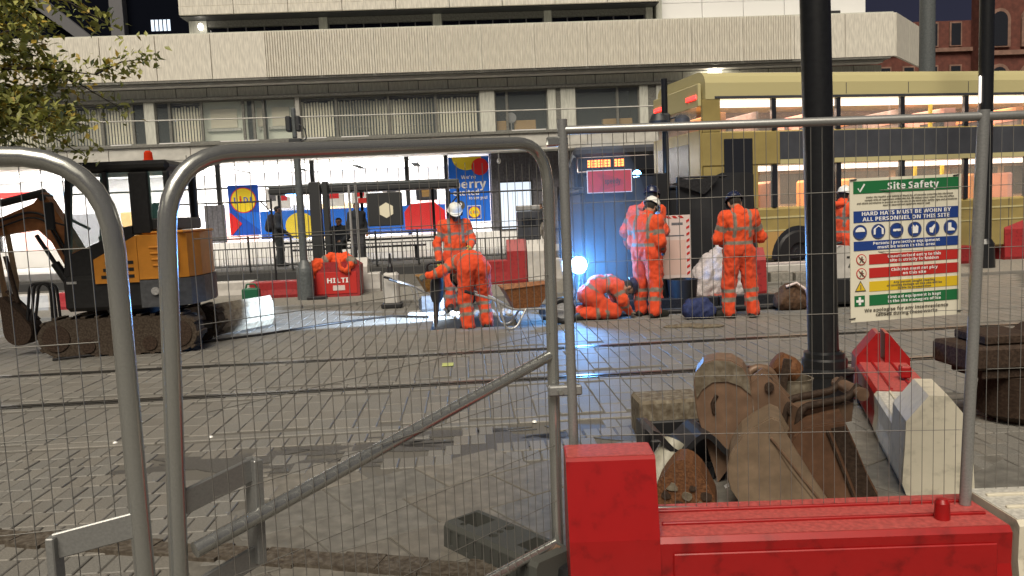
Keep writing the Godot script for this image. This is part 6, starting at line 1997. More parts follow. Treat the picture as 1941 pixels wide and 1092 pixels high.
	person("person in dark clothes standing beside the twin steel poles", Vector3(-3.22, 0.28, -23.0), deg_to_rad(-150), {}, dark.merged({"low": Color(0.05, 0.05, 0.06)}, true), ps)
	person("person in dark top walking past the lit shop door", Vector3(2.92, 0.1, -31.6), deg_to_rad(60), {"knl": Vector3(-0.12, 0.5, -0.14), "anl": Vector3(-0.13, 0.12, -0.16)}, dark.merged({"low": Color(0.3, 0.28, 0.25)}, true), ps)
	var rk := B.new()
	field_mesh([[Vector3(0, 1.2, 0.2), Vector3(0, 1.42, 0.18), 0.14, 0.11, 0], [Vector3(0, 1.14, 0.24), Vector3(0, 1.22, 0.22), 0.14, 0.14, 0]], 0.025, 0.02, 0.01, func(_k, _t, _p, _n): return Color(0.012, 0.013, 0.02), rk)
	var ro := solo("rucksack", "black rucksack on the back of the person in a dark coat", "rucksack", rk, mats.cloth)
	ro.position = Vector3(-5.55, 0.28, -23.4)
	ro.rotation.y = deg_to_rad(-70)

# ---------------------------------------------------------------- the mini digger
func excavator() -> void:
	var g := thing("mini_digger", "orange and black mini digger with boom, cab and pale dozer blade", "digger", Vector3(-4.45, 0, -10.7), deg_to_rad(0))
	# own axes: x towards the counterweight end, y up, z to the camera
	var tr := B.new()
	# tracks
	for z in [0.45, -0.45]:
		var tb := B.new()
		var ol := []
		for k in 9: ol.append(Vector2(0.72 + sin(PI * k / 8) * 0.23, 0.25 - cos(PI * k / 8) * 0.23))
		for k in 9: ol.append(Vector2(-0.78 - sin(PI * k / 8) * 0.23, 0.25 + cos(PI * k / 8) * 0.23))
		tb.prism(ol, 0.30, Transform3D(Basis(), Vector3(0, 0, z)))
		var t := part(g, "track", tb, mats.track)
		for k in 26:
			var lug := B.new()
			lug.slab(Vector3(-0.03, 0, -0.155), Vector3(0.03, 0.03, 0.155), 0.006)
			var l := part(t, "track_pad", lug, mats.track)
			var u := k / 26.0 * (2.0 * 1.5 + TAU * 0.23)
			var pos := Vector3.ZERO
			var ang := 0.0
			if u < 1.5: pos = Vector3(-0.78 + u, 0.48, z); ang = 0.0
			elif u < 1.5 + PI * 0.23:
				var a := (u - 1.5) / 0.23
				pos = Vector3(0.72 + sin(a) * 0.23, 0.25 + cos(a) * 0.23, z); ang = -a
			elif u < 3.0 + PI * 0.23: pos = Vector3(0.72 - (u - 1.5 - PI * 0.23), 0.02, z); ang = PI
			else:
				var a := (u - 3.0 - PI * 0.23) / 0.23
				pos = Vector3(-0.78 - sin(a) * 0.23, 0.25 - cos(a) * 0.23, z); ang = PI - a
			l.transform = Transform3D(Basis(Vector3.BACK, ang), pos)
		for x in [-0.78, -0.4, 0.0, 0.36, 0.72]:
			var w := disc(0.17 if absf(x) > 0.6 else 0.09, 0.02, 18)
			var o := part(t, "roller", w, mats.rust_dark)
			o.position = Vector3(x, 0.25 if absf(x) > 0.6 else 0.14, z + 0.156 * signf(z))
	part(g, "undercarriage", boxm(Vector3(-0.5, 0.18, -0.3), Vector3(0.5, 0.46, 0.3), 0.03), mats.digger_black)
	var ring := B.new()
	ring.lathe([Vector2(0.36, 0.44), Vector2(0.36, 0.58), Vector2(0.0, 0.58)], 20)
	part(g, "slew_ring", ring, mats.digger_black)
	# house
	part(g, "lower_body", boxm(Vector3(-0.62, 0.58, -0.62), Vector3(0.40, 1.02, 0.66), 0.05), mats.digger_black)
	var cw := B.new()
	var oc := [Vector2(0.34, -0.66), Vector2(0.72, -0.64), Vector2(0.90, -0.50), Vector2(0.97, -0.2), Vector2(0.97, 0.22), Vector2(0.90, 0.52), Vector2(0.74, 0.66), Vector2(0.34, 0.70)]
	cw.prism(oc, 0.34, Transform3D(Basis(Vector3.RIGHT, PI / 2), Vector3(0, 0.77, 0)))
	part(g, "counterweight", cw, mats.digger_grey)
	for x in [0.52, 0.74]:
		var h := disc(0.05, 0.02, 14)
		part(g, "tie_hole", h, mats.pale_steel).transform = Transform3D(Basis(Vector3.UP, 0.4 if x > 0.6 else 0.0), Vector3(x, 0.80, 0.70 if x < 0.6 else 0.665))
	var hd := B.new()
	var oh := []
	for p in oc: oh.append(Vector2(0.34 + (p.x - 0.34) * 0.97, p.y * 0.985))
	hd.prism(oh, 0.55, Transform3D(Basis(Vector3.RIGHT, PI / 2), Vector3(0, 1.225, 0)))
	var hood := part(g, "engine_hood", hd, mats.digger_orange)
	for k in 4:
		part(hood, "vent_rib", boxm(Vector3(0.50 - 0.01 * k, 1.10 + k * 0.075, 0.60), Vector3(0.80, 1.13 + k * 0.075, 0.70 - 0.012), 0.012), mats.digger_orange)
	part(hood, "hood_top", boxm(Vector3(0.36, 1.503, -0.6), Vector3(0.88, 1.54, 0.6), 0.02), mats.digger_orange)
	var sp := B.new()
	sp.prism([Vector2(-0.20, 0.92), Vector2(0.335, 0.92), Vector2(0.335, 1.50), Vector2(-0.20, 1.22)], 0.06, Transform3D(Basis(), Vector3(0, 0, 0.66)))
	var sd := part(g, "side_panel", sp, mats.digger_orange)
	for k in 3:
		part(sd, "vent_slot", boxm(Vector3(-0.12 + 0.03 * k, 0.98 + k * 0.085, 0.691), Vector3(0.28, 1.02 + k * 0.085, 0.697)), mats.digger_black)
	part(g, "maker_plate", boxm(Vector3(-0.56, 0.93, 0.661), Vector3(-0.44, 0.96, 0.667)), mats.pale_steel)
	# cab
	var cz := 0.60
	part(g, "cab_roof", boxm(Vector3(-0.50, 2.28, -0.42), Vector3(0.76, 2.42, cz), 0.05), mats.digger_black)
	part(g, "cab_back_post", boxm(Vector3(0.26, 1.5, cz - 0.10), Vector3(0.50, 2.28, cz), 0.02), mats.digger_black)
	part(g, "cab_back_post", boxm(Vector3(0.66, 1.545, -0.42), Vector3(0.76, 2.28, -0.32), 0.02), mats.digger_black)
	part(g, "cab_back_post", boxm(Vector3(0.68, 1.545, cz - 0.09), Vector3(0.76, 2.28, cz), 0.02), mats.digger_black)
	part(g, "cab_rear_sill", boxm(Vector3(0.50, 1.545, -0.42), Vector3(0.78, 1.70, cz), 0.02), mats.digger_black)
	var fp := B.new()
	fp.flat(Vector3(-0.58, 1.02, cz - 0.04), Vector3(-0.46, 2.30, cz - 0.04), 0.07, 0.08, Vector3.BACK, 0.01)
	part(g, "cab_front_post", fp, mats.digger_black)
	var fq := B.new()
	fq.flat(Vector3(-0.58, 1.02, -0.38), Vector3(-0.46, 2.30, -0.38), 0.07, 0.08, Vector3.BACK, 0.01)
	part(g, "cab_front_post", fq, mats.digger_black)
	var mp := B.new()
	mp.flat(Vector3(-0.06, 1.0, cz - 0.03), Vector3(-0.02, 2.29, cz - 0.03), 0.05, 0.09, Vector3.BACK, 0.01)
	part(g, "door_post", mp, mats.digger_black)
	var dl := B.new()
	dl.prism([Vector2(-0.60, 1.02), Vector2(0.26, 1.02), Vector2(0.26, 1.62), Vector2(-0.04, 1.58), Vector2(-0.12, 1.45), Vector2(-0.55, 1.28)], 0.06, Transform3D(Basis(), Vector3(0, 0, cz - 0.035)))
	part(g, "door_panel", dl, mats.digger_black)
	part(g, "door_glass", poly([Vector2(-0.53, 1.30), Vector2(-0.10, 1.47), Vector2(-0.05, 2.28), Vector2(-0.44, 2.28)], 0.008), mats.tinted_pane).position.z = cz - 0.02
	part(g, "side_glass", boxm(Vector3(0.0, 1.60, cz - 0.03), Vector3(0.26, 2.28, cz - 0.022)), mats.tinted_pane)
	part(g, "rear_glass", boxm(Vector3(0.5, 1.70, cz - 0.03), Vector3(0.68, 2.28, cz - 0.022)), mats.tinted_pane)
	part(g, "far_glass", boxm(Vector3(-0.45, 1.5, -0.40), Vector3(0.66, 2.28, -0.392)), mats.tinted_pane)
	part(g, "seat", boxm(Vector3(0.10, 1.05, -0.2), Vector3(0.45, 1.22, 0.3), 0.05), mats.black_plastic)
	part(g, "seat_back", boxm(Vector3(0.36, 1.2, -0.2), Vector3(0.48, 1.9, 0.3), 0.05), mats.black_plastic)
	var lv := B.new()
	lv.bar(Vector3(-0.25, 1.0, 0.25), Vector3(-0.30, 1.5, 0.25), 0.015)
	lv.bar(Vector3(-0.25, 1.0, 0.0), Vector3(-0.28, 1.45, 0.0), 0.015)
	part(g, "control_lever", lv, mats.black_plastic)
	var mr := B.new()
	mr.tube(rounded([Vector3(-0.52, 1.65, cz), Vector3(-0.72, 1.72, cz + 0.02), Vector3(-0.72, 1.80, cz + 0.02)], 0.03), 0.012, 6)
	mr.box(Vector3(-0.70, 1.78, cz + 0.03), Vector3(0.12, 0.34, 0.04), 0.02)
	part(g, "mirror", mr, mats.black_plastic)
	var gr := B.new()
	gr.tube(rounded([Vector3(-0.56, 2.22, -0.2), Vector3(-0.86, 2.18, -0.2), Vector3(-0.88, 1.75, -0.2), Vector3(-0.62, 1.6, -0.2)], 0.08), 0.02, 6)
	part(g, "guard_rail", gr, mats.black_plastic)
	var bc := B.new()
	bc.lathe([Vector2(0.07, 0.0), Vector2(0.07, 0.03), Vector2(0.055, 0.035), Vector2(0.05, 0.12), Vector2(0.03, 0.145), Vector2(0, 0.15)], 14, Transform3D(Basis(), Vector3(0.38, 2.42, 0.2)))
	part(g, "beacon_lamp", bc, mats.beacon)
	# boom, arm, rams
	var pivot := Vector3(-0.72, 0.98, 0.02)
	part(g, "boom_foot", boxm(Vector3(-0.86, 0.60, -0.14), Vector3(-0.55, 1.12, 0.16), 0.03), mats.digger_black)
	var bm := B.new()
	bm.prism([Vector2(-0.62, 1.02), Vector2(-0.55, 1.22), Vector2(-0.80, 1.72), Vector2(-0.95, 2.00), Vector2(-1.02, 2.10), Vector2(-1.14, 1.96), Vector2(-1.55, 1.80), Vector2(-2.15, 1.68), Vector2(-2.15, 1.46), Vector2(-1.5, 1.58), Vector2(-1.12, 1.62), Vector2(-0.96, 1.45), Vector2(-0.76, 1.0)], 0.17, Transform3D(Basis(), Vector3(0, 0, 0.05)))
	part(g, "boom", bm, mats.digger_boom)
	var r1 := B.new()
	r1.bar(Vector3(-0.66, 0.72, 0.18), Vector3(-0.92, 1.18, 0.18), 0.055, 10)
	r1.bar(Vector3(-0.92, 1.18, 0.18), Vector3(-1.12, 1.55, 0.18), 0.028, 8)
	part(g, "boom_ram", r1, mats.digger_black)
	var r2 := B.new()
	r2.bar(Vector3(-1.02, 2.10, 0.05), Vector3(-1.6, 1.98, 0.05), 0.05, 10)
	r2.bar(Vector3(-1.6, 1.98, 0.05), Vector3(-2.2, 1.86, 0.05), 0.026, 8)
	part(g, "arm_ram", r2, mats.digger_black)
	var bh := B.new()
	bh.tube(rounded([Vector3(-0.66, 1.06, 0.155), Vector3(-0.98, 1.80, 0.155), Vector3(-1.2, 1.86, 0.155), Vector3(-1.75, 1.70, 0.155)], 0.15), 0.016, 6)
	bh.tube(rounded([Vector3(-0.70, 1.05, 0.16), Vector3(-0.99, 1.74, 0.16), Vector3(-1.2, 1.79, 0.16), Vector3(-1.7, 1.63, 0.16)], 0.15), 0.013, 6)
	part(g, "boom_hose", bh, mats.black_plastic)
	for q in [Vector2(-1.02, 2.03), Vector2(-0.62, 1.1), Vector2(-1.98, 1.6)]:
		var pb := B.new()
		pb.bar(Vector3(q.x, q.y, -0.06), Vector3(q.x, q.y, 0.165), 0.045, 12)
		part(g, "pivot_pin", pb, mats.dark_steel)
	var am := B.new()
	am.prism([Vector2(-2.3, 1.85), Vector2(-2.12, 1.72), Vector2(-1.52, 1.68), Vector2(-1.50, 1.55), Vector2(-1.45, 0.95), Vector2(-1.52, 0.60), Vector2(-1.60, 0.60), Vector2(-1.62, 0.95), Vector2(-1.66, 1.45)], 0.13, Transform3D(Basis(), Vector3(0.0, 0, 0.14)))
	part(g, "dipper_arm", am, mats.digger_arm)
	var bk := B.new()
	bucket_shape(bk, 0.28, 0.42)
	var bo := part(g, "bucket", bk, mats.rust_dark)
	bo.transform = Transform3D(Basis(Vector3.BACK, deg_to_rad(200)), Vector3(-1.42, 0.32, 0.14))
	var lk := B.new()
	lk.flat(Vector3(-1.55, 0.85, 0.2), Vector3(-1.18, 0.46, 0.2), 0.05, 0.03)
	lk.bar(Vector3(-1.5, 1.3, 0.24), Vector3(-1.4, 0.7, 0.24), 0.03, 8)
	part(g, "bucket_linkage", lk, mats.rust_dark)
	var hz := B.new()
	for k in 3:
		hz.tube(rounded([Vector3(-1.3 + k * 0.05, 0.46, 0.25), Vector3(-1.22 + k * 0.06, 0.95, 0.26), Vector3(-0.98 + k * 0.04, 0.92, 0.24), Vector3(-1.0 + k * 0.05, 0.40, 0.22)], 0.12), 0.018, 6)
	part(g, "hydraulic_hose", hz, mats.black_plastic)
	# blade
	var bl := B.new()
	bl.ribbon([Vector2(0.05, 0.52), Vector2(0.0, 0.40), Vector2(-0.02, 0.25), Vector2(0.0, 0.12), Vector2(0.06, 0.02)], 1.6, 0.04, Transform3D(Basis(), Vector3(0, 0.03, 0)).scaled_local(Vector3(-1, 0.86, 1)))
	var bo2 := part(g, "dozer_blade", bl, mats.blade)
	bo2.transform = Transform3D(Basis(Vector3.UP, deg_to_rad(-30)), Vector3(1.0, 0, -0.75))
	for z in [0.28, -0.28]:
		var arm := B.new()
		arm.flat(Vector3(0.25, 0.30, z - 0.2), Vector3(0.84, 0.22, z - 0.6), 0.09, 0.12, Vector3.UP, 0.012)
		part(g, "blade_arm", arm, mats.digger_black)
	var rl := B.new()
	for k in 4:
		rl.bar(Vector3(0.42 + k * 0.11, 0.40, 0.08), Vector3(0.42 + k * 0.11, 0.40, 0.34), 0.05, 10)
	part(g, "core_barrel_rack", rl, mats.digger_grey)

# ---------------------------------------------------------------- digger buckets and things in the near heap
# teardrop side plates with a curved back between them; own axes: round end at the origin, mouth tip along -y, width along z
func bucket_shape(b: B, w: float, s: float) -> void:
	var ol := []
	for k in 11:
		var a := lerpf(-0.35, PI + 0.15, k / 10.0)
		ol.append(Vector2(cos(a) * 0.42, sin(a) * 0.42) * s)
	ol.append(Vector2(-0.33, -0.45) * s)
	ol.append(Vector2(-0.05, -1.15) * s)
	ol.append(Vector2(0.06, -1.18) * s)
	ol.append(Vector2(0.26, -0.55) * s)
	for z in [-0.5, 0.5]:
		b.prism(ol, 0.018, Transform3D(Basis(), Vector3(0, 0, z * w)))
	var back := []
	for k in 14: back.append(ol[k] * 0.985)
	b.ribbon(back, w - 0.02, 0.016)

# a bucket whose side plate has the given outline; shell: the outline's corners that the curved sheet follows
func plate_bucket(label: String, at: Vector3, outline: Array, k: float, w: float, shell: Array, m: Material) -> Node3D:
	var g := thing("digger_bucket", label, "digger bucket", at, deg_to_rad(-19.0), "digger buckets heaped behind the red barrier")
	var ol := []
	for v in outline: ol.append(v * k)
	for z in [0.0, -w]:
		var b := B.new()
		b.prism(ol, 0.02, Transform3D(Basis(), Vector3(0, 0, z)))
		part(g, "side_plate", b, m)
	var line := []
	for j in shell: line.append(ol[j] * 0.985)
	var s := B.new()
	s.ribbon(line, w - 0.021, 0.016, Transform3D(Basis(), Vector3(0, 0, -w / 2)))
	part(g, "shell", s, m)
	return g

func near_things() -> void:
	var rz := func(d: float, y := 0.0, x := 0.0) -> Basis: return Basis.from_euler(Vector3(deg_to_rad(x), deg_to_rad(y), deg_to_rad(d)))
	var rust_pale := mat("rust_pale", lin(0.29, 0.21, 0.14), 0.5, 0.15, "grime", 0.8, 0.1)
	var big := [Vector2(-0.164, 0.137), Vector2(-0.150, 0.217), Vector2(-0.107, 0.272), Vector2(-0.033, 0.294), Vector2(0.053, 0.289), Vector2(0.117, 0.250), Vector2(0.155, 0.184), Vector2(0.167, 0.103), Vector2(0.174, -0.093), Vector2(0.110, -0.252), Vector2(0.043, -0.347), Vector2(-0.034, -0.458), Vector2(-0.064, -0.340), Vector2(-0.100, -0.207), Vector2(-0.146, -0.042)]
	var g1 := plate_bucket("tall rusty digger bucket with pale band round its top, standing upright", Vector3(1.387, 0.43, -4.35), big, 0.945, 0.24, [12, 13, 14, 0, 1, 2, 3, 4, 5, 6, 7, 8], mats.rust)
	var bd := B.new()
	bd.prism([Vector2(-0.150, 0.125), Vector2(-0.145, 0.205), Vector2(-0.104, 0.257), Vector2(-0.033, 0.278), Vector2(0.050, 0.274), Vector2(0.110, 0.238), Vector2(0.146, 0.176), Vector2(0.157, 0.085), Vector2(0.10, 0.135), Vector2(0.03, 0.16), Vector2(-0.05, 0.155), Vector2(-0.11, 0.11), Vector2(-0.14, 0.06)], 0.008, Transform3D(Basis(), Vector3(0, 0, 0.0145)))
	part(g1, "pale_band", bd, mats.mud_grey)
	var wd := B.new()
	wd.tube([Vector3(-0.03, 0.08, 0.012), Vector3(-0.055, 0.03, 0.016), Vector3(-0.045, -0.03, 0.012)], 0.012, 6)
	part(g1, "weld_ridge", wd, mats.rust_dark)
	for q in [[Vector2(-0.119, 0.168), -0.02], [Vector2(-0.119, 0.168), -0.17]]:
		var ew := B.new()
		var wing := [Vector2(-0.119, 0.168), Vector2(-0.051, 0.226), Vector2(-0.012, 0.195), Vector2(0.078, 0.093), Vector2(0.136, 0.024), Vector2(0.142, -0.035), Vector2(0.083, -0.048), Vector2(0.043, -0.095), Vector2(-0.023, -0.173), Vector2(-0.175, -0.273), Vector2(-0.100, -0.087)]
		var w2 := []
		for v in wing: w2.append(v * 0.945)
		ew.prism(w2, 0.02, Transform3D(Basis(), Vector3(0.271, -0.011, q[1])))
		part(g1, "hinge_ear", ew, mats.rust)
	for q in [Vector2(-0.055, -0.36), Vector2(-0.005, -0.385)]:
		var th := B.new()
		th.tube([Vector3(q.x, q.y, -0.05), Vector3(q.x - 0.01, q.y - 0.075, -0.04)], [0.022, 0.009], 6)
		part(g1, "tooth", th, mats.dark_steel)
	for q in [Vector2(0.255, 0.13), Vector2(0.375, 0.0)]:
		var hp := B.new()
		hp.bar(Vector3(q.x, q.y, -0.2), Vector3(q.x, q.y, 0.012), 0.026, 14)
		part(g1, "hinge_pin", hp, mats.rust_dark)
	var mid := [Vector2(0.017, 0.242), Vector2(-0.078, 0.182), Vector2(-0.135, 0.135), Vector2(-0.167, 0.084), Vector2(-0.200, 0.02), Vector2(-0.214, -0.046), Vector2(-0.214, -0.11), Vector2(-0.201, -0.167), Vector2(-0.149, -0.251), Vector2(0.353, -0.277), Vector2(0.244, -0.104), Vector2(0.127, 0.097), Vector2(0.063, 0.224)]
	var g2 := plate_bucket("pale brown digger bucket lying with its round side towards the tall one", Vector3(1.478, 0.262, -3.893), mid, 0.938, 0.30, [12, 0, 1, 2, 3, 4, 5, 6, 7, 8], rust_pale)
	wd = B.new()
	wd.flat(Vector3(0.01, 0.13, 0.016), Vector3(0.285, -0.24, 0.016), 0.014, 0.014, Vector3.RIGHT, 0.004)
	part(g2, "weld_ridge", wd, mats.rust)
	var rim := B.new()
	rim.prism([Vector2(0.016, 0.227), Vector2(0.059, 0.21), Vector2(0.119, 0.091), Vector2(0.229, -0.098), Vector2(0.331, -0.26), Vector2(0.27, -0.258), Vector2(0.10, -0.03), Vector2(0.0, 0.14)], 0.006, Transform3D(Basis(), Vector3(0, 0, 0.0132)))
	part(g2, "wear_plate", rim, rust_pale)
	var rgt := [Vector2(-0.136, 0.179), Vector2(-0.19, 0.13), Vector2(-0.214, 0.085), Vector2(-0.21, 0.03), Vector2(-0.184, -0.025), Vector2(-0.108, -0.138), Vector2(-0.031, -0.274), Vector2(0.295, -0.289), Vector2(0.202, -0.095), Vector2(0.124, 0.111), Vector2(0.079, 0.221), Vector2(-0.029, 0.203)]
	var g3 := plate_bucket("dark rusty digger bucket leaning beside the white barrier end", Vector3(1.786, 0.262, -3.853), rgt, 0.896, 0.28, [10, 11, 0, 1, 2, 3, 4, 5, 6], mats.rust_dark_red)
	wd = B.new()
	wd.flat(Vector3(-0.02, 0.16, 0.016), Vector3(0.13, -0.25, 0.016), 0.02, 0.014, Vector3.RIGHT, 0.004)
	part(g3, "weld_ridge", wd, mats.rust_dark)
	var dk2 := B.new()
	dk2.prism([Vector2(0.0, 0.17), Vector2(0.068, 0.185), Vector2(0.107, 0.098), Vector2(0.176, -0.085), Vector2(0.258, -0.252), Vector2(0.15, -0.246)], 0.006, Transform3D(Basis(), Vector3(0, 0, 0.0132)))
	part(g3, "wear_plate", dk2, mats.rust_dark)
	var sml := [Vector2(-0.160, -0.053), Vector2(-0.135, 0.01), Vector2(-0.103, 0.060), Vector2(-0.07, 0.105), Vector2(-0.036, 0.134), Vector2(0.0, 0.138), Vector2(0.035, 0.124), Vector2(0.075, 0.085), Vector2(0.105, 0.033), Vector2(0.146, -0.057), Vector2(0.156, -0.131), Vector2(-0.161, -0.131)]
	var g4 := plate_bucket("small mud-caked digger bucket behind the tall red barrier end", Vector3(1.056, 0.129, -3.957), sml, 0.977, 0.22, [11, 0, 1, 2, 3, 4, 5, 6, 7, 8, 9, 10], mats.rust_orange)
	var r5 := RandomNumberGenerator.new()
	r5.seed = 12
	for q in 7:
		var cl := B.new()
		var lump := []
		var rad := r5.randf_range(0.014, 0.035)
		for j in 11: lump.append(Vector2(cos(TAU * j / 11), sin(TAU * j / 11) * 0.8) * rad * r5.randf_range(0.65, 1.2))
		cl.prism(lump, 0.012, Transform3D(Basis(), Vector3(-0.10 + q * 0.035, -0.045 + 0.05 * sin(q * 2.1), 0.014)))
		part(g4, "mud_cake", cl, mats.mud_grey if q % 2 else mats.rust_dark)
	# quick hitch frame on top of the leaning bucket
	var g := thing("quick_hitch", "rusty quick hitch frame with pins resting on the leaning bucket", "quick hitch", Vector3(1.90, 0.485, -4.10))
	var b := B.new()
	b.tube(rounded([Vector3(-0.20, -0.16, 0.02), Vector3(-0.17, 0.0, 0.02), Vector3(0.10, 0.03, 0.0), Vector3(0.16, 0.10, 0.0)], 0.05), 0.022, 8)
	part(g, "frame", b, mats.rust_dark)
	b = B.new()
	b.tube(rounded([Vector3(-0.20, -0.16, -0.16), Vector3(-0.17, 0.0, -0.16), Vector3(0.10, 0.03, -0.18), Vector3(0.16, 0.10, -0.18)], 0.05), 0.022, 8)
	part(g, "frame", b, mats.rust_dark)
	var pn := B.new()
	pn.bar(Vector3(0.15, 0.06, -0.24), Vector3(0.15, 0.06, 0.06), 0.035, 12)
	part(g, "pin", pn, mats.rust)
	var pl := B.new()
	pl.prism([Vector2(-0.18, -0.14), Vector2(0.12, -0.10), Vector2(0.13, 0.0), Vector2(-0.16, -0.02)], 0.15, Transform3D(Basis(), Vector3(0, 0, -0.08)))
	part(g, "plate", pl, mats.rust)
	# pale block and dark box behind
	solo("stone_block", "pale stone block with chipped edge behind the heap of buckets", "block", boxm(Vector3(-0.21, 0, -0.16), Vector3(0.24, 0.28, 0.16), 0.02), mats.mud_grey).position = Vector3(1.30, 0, -5.35)
	var dk := thing("black_crate", "black plastic crate with a notched side behind the small bucket", "crate", Vector3(1.22, 0, -4.85))
	dk.scale = Vector3(0.85, 0.85, 0.85)
	part(dk, "side", boxm(Vector3(-0.2, 0.0, -0.16), Vector3(0.3, 0.24, -0.12), 0.01), mats.black_plastic)
	part(dk, "side", boxm(Vector3(-0.2, 0.0, 0.12), Vector3(0.3, 0.18, 0.16), 0.01), mats.black_plastic)
	part(dk, "end", boxm(Vector3(-0.24, 0.0, -0.16), Vector3(-0.201, 0.27, 0.16), 0.01), mats.black_plastic)
	part(dk, "end", boxm(Vector3(0.301, 0.0, -0.16), Vector3(0.34, 0.26, 0.16), 0.01), mats.black_plastic)
	var wv := B.new()
	var line := []
	for k in 17:
		var u := k / 16.0
		line.append(Vector2(-0.16 + u * 0.46, 0.30 + 0.055 * cos(u * TAU * 1.5) - 0.05 * u))
	wv.ribbon(line, 0.30, 0.03)
	solo("black_saddle", "wavy black plastic pipe saddle lying over the small bucket", "saddle", wv, mats.black_plastic).position = Vector3(1.12, -0.02, -4.42)
	var wp := B.new()
	wp.tube([Vector3(-0.12, -0.02, 0.06), Vector3(-0.02, 0.14, 0.02), Vector3(0.05, 0.24, -0.04)], [0.09, 0.085, 0.07], 14)
	solo("white_pipe", "short pale plastic pipe under the wavy black saddle", "pipe", wp, mats.pipe_cream).position = Vector3(1.06, 0.0, -4.33)
	var tb := B.new()
	tb.lathe([Vector2(0, 0.0), Vector2(0.105, 0.0), Vector2(0.12, 0.42), Vector2(0.126, 0.44), Vector2(0.112, 0.44), Vector2(0.10, 0.02), Vector2(0, 0.02)], 22)
	solo("plastic_tub", "greenish translucent plastic tub in front of the lamp post base", "tub", tb, mats.mud_grey).position = Vector3(2.06, 0, -4.98)
	var hc := B.new()
	hc.tube(rounded([Vector3(-0.22, 0.36, 0.05), Vector3(-0.18, 0.56, 0.06), Vector3(-0.04, 0.54, 0.05), Vector3(0.02, 0.34, 0.04)], 0.1), 0.026, 8)
	solo("hydraulic_coupling", "rusty curved coupling arm looped above the tall bucket", "coupling", hc, mats.rust).position = Vector3(1.86, 0.02, -4.78)
	var lvr := B.new()
	lvr.flat(Vector3(0.0, 0.30, 0), Vector3(0.06, 0.60, 0), 0.05, 0.02, Vector3.BACK, 0.004)
	solo("steel_lever", "flat black steel lever sticking up from the bucket heap", "lever", lvr, mats.rust_dark).position = Vector3(1.90, 0, -4.82)
	var cu := B.new()
	cu.lathe([Vector2(0.0, 0.10), Vector2(0.07, 0.09), Vector2(0.09, 0.0), Vector2(0.08, -0.06), Vector2(0, -0.06)], 16, Transform3D(Basis(Vector3.BACK, 0.9), Vector3.ZERO))
	solo("copper_drum", "orange rusted round casting on top of the plastic tub", "casting", cu, mats.rust_orange).position = Vector3(2.02, 0.50, -4.98)
	for k in 2:
		var fl := B.new()
		fl.flat(Vector3(0, 0, 0), Vector3(0.10, 0.06, 0.02), 0.02, 0.012)
		fl.flat(Vector3(0.09, 0.055, 0.02), Vector3(0.10, 0.12, 0.02), 0.02, 0.012, Vector3.RIGHT)
		solo("cut_rod", ["short bright steel rod in the dark gap between buckets", "short bright steel rod near the hitch frame"][k], "rod", fl, mats.pale_steel).position = [Vector3(1.28, 0.10, -4.0), Vector3(1.72, 0.24, -4.2)][k]
	# the big breaker bucket at the edge of view
	var bk := thing("grab_bucket", "large dark rusty grab bucket with plated head beyond the fence post", "digger bucket", Vector3(3.68, 0, -5.25))
	part(bk, "head_plate", boxm(Vector3(-0.40, 0.40, -0.22), Vector3(0.9, 0.56, 0.22), 0.02), mats.rust_dark)
	part(bk, "head_block", boxm(Vector3(-0.26, 0.565, -0.18), Vector3(0.10, 0.63, 0.18), 0.01), mats.rust_dark)
	var hp2 := B.new()
	hp2.prism([Vector2(0.08, 0.562), Vector2(0.22, 0.66), Vector2(0.9, 0.66), Vector2(0.9, 0.562)], 0.3)
	part(bk, "raised_block", hp2, mats.rust_dark)
	part(bk, "step_plate", boxm(Vector3(-0.28, 0.33, -0.18), Vector3(0.8, 0.398, 0.18), 0.01), mats.rust_dark)
	var rbd := B.new()
	rbd.lathe([Vector2(0.0, 0.0), Vector2(0.36, 0.0), Vector2(0.44, 0.06), Vector2(0.42, 0.33), Vector2(0, 0.33)], 24, Transform3D(Basis.from_scale(Vector3(1.25, 1, 0.8)), Vector3(0.38, 0, 0)))
	part(bk, "round_body", rbd, mats.rust_dark)

# ---------------------------------------------------------------- fences in front
func mesh_between(st: B, a: Vector3, b: Vector3, lo: float, hi: float, pitch: float, rows: Array, r: float) -> void:
	# a, b: plan positions at y = 0; lo, hi: wire heights
	var d := b - a
	var n := int(d.length() / pitch)
	for k in n + 1:
		var p := a + d * (float(k) / n)
		st.tube([p + Vector3(0, lo, 0), p + Vector3(0, hi, 0)], r, 3, false)
	var side := Vector3(-d.z, 0, d.x).normalized() * 2.0 * r
	for y in rows:
		st.tube([a + side + Vector3(0, y, 0), b + side + Vector3(0, y, 0)], r, 3, false)

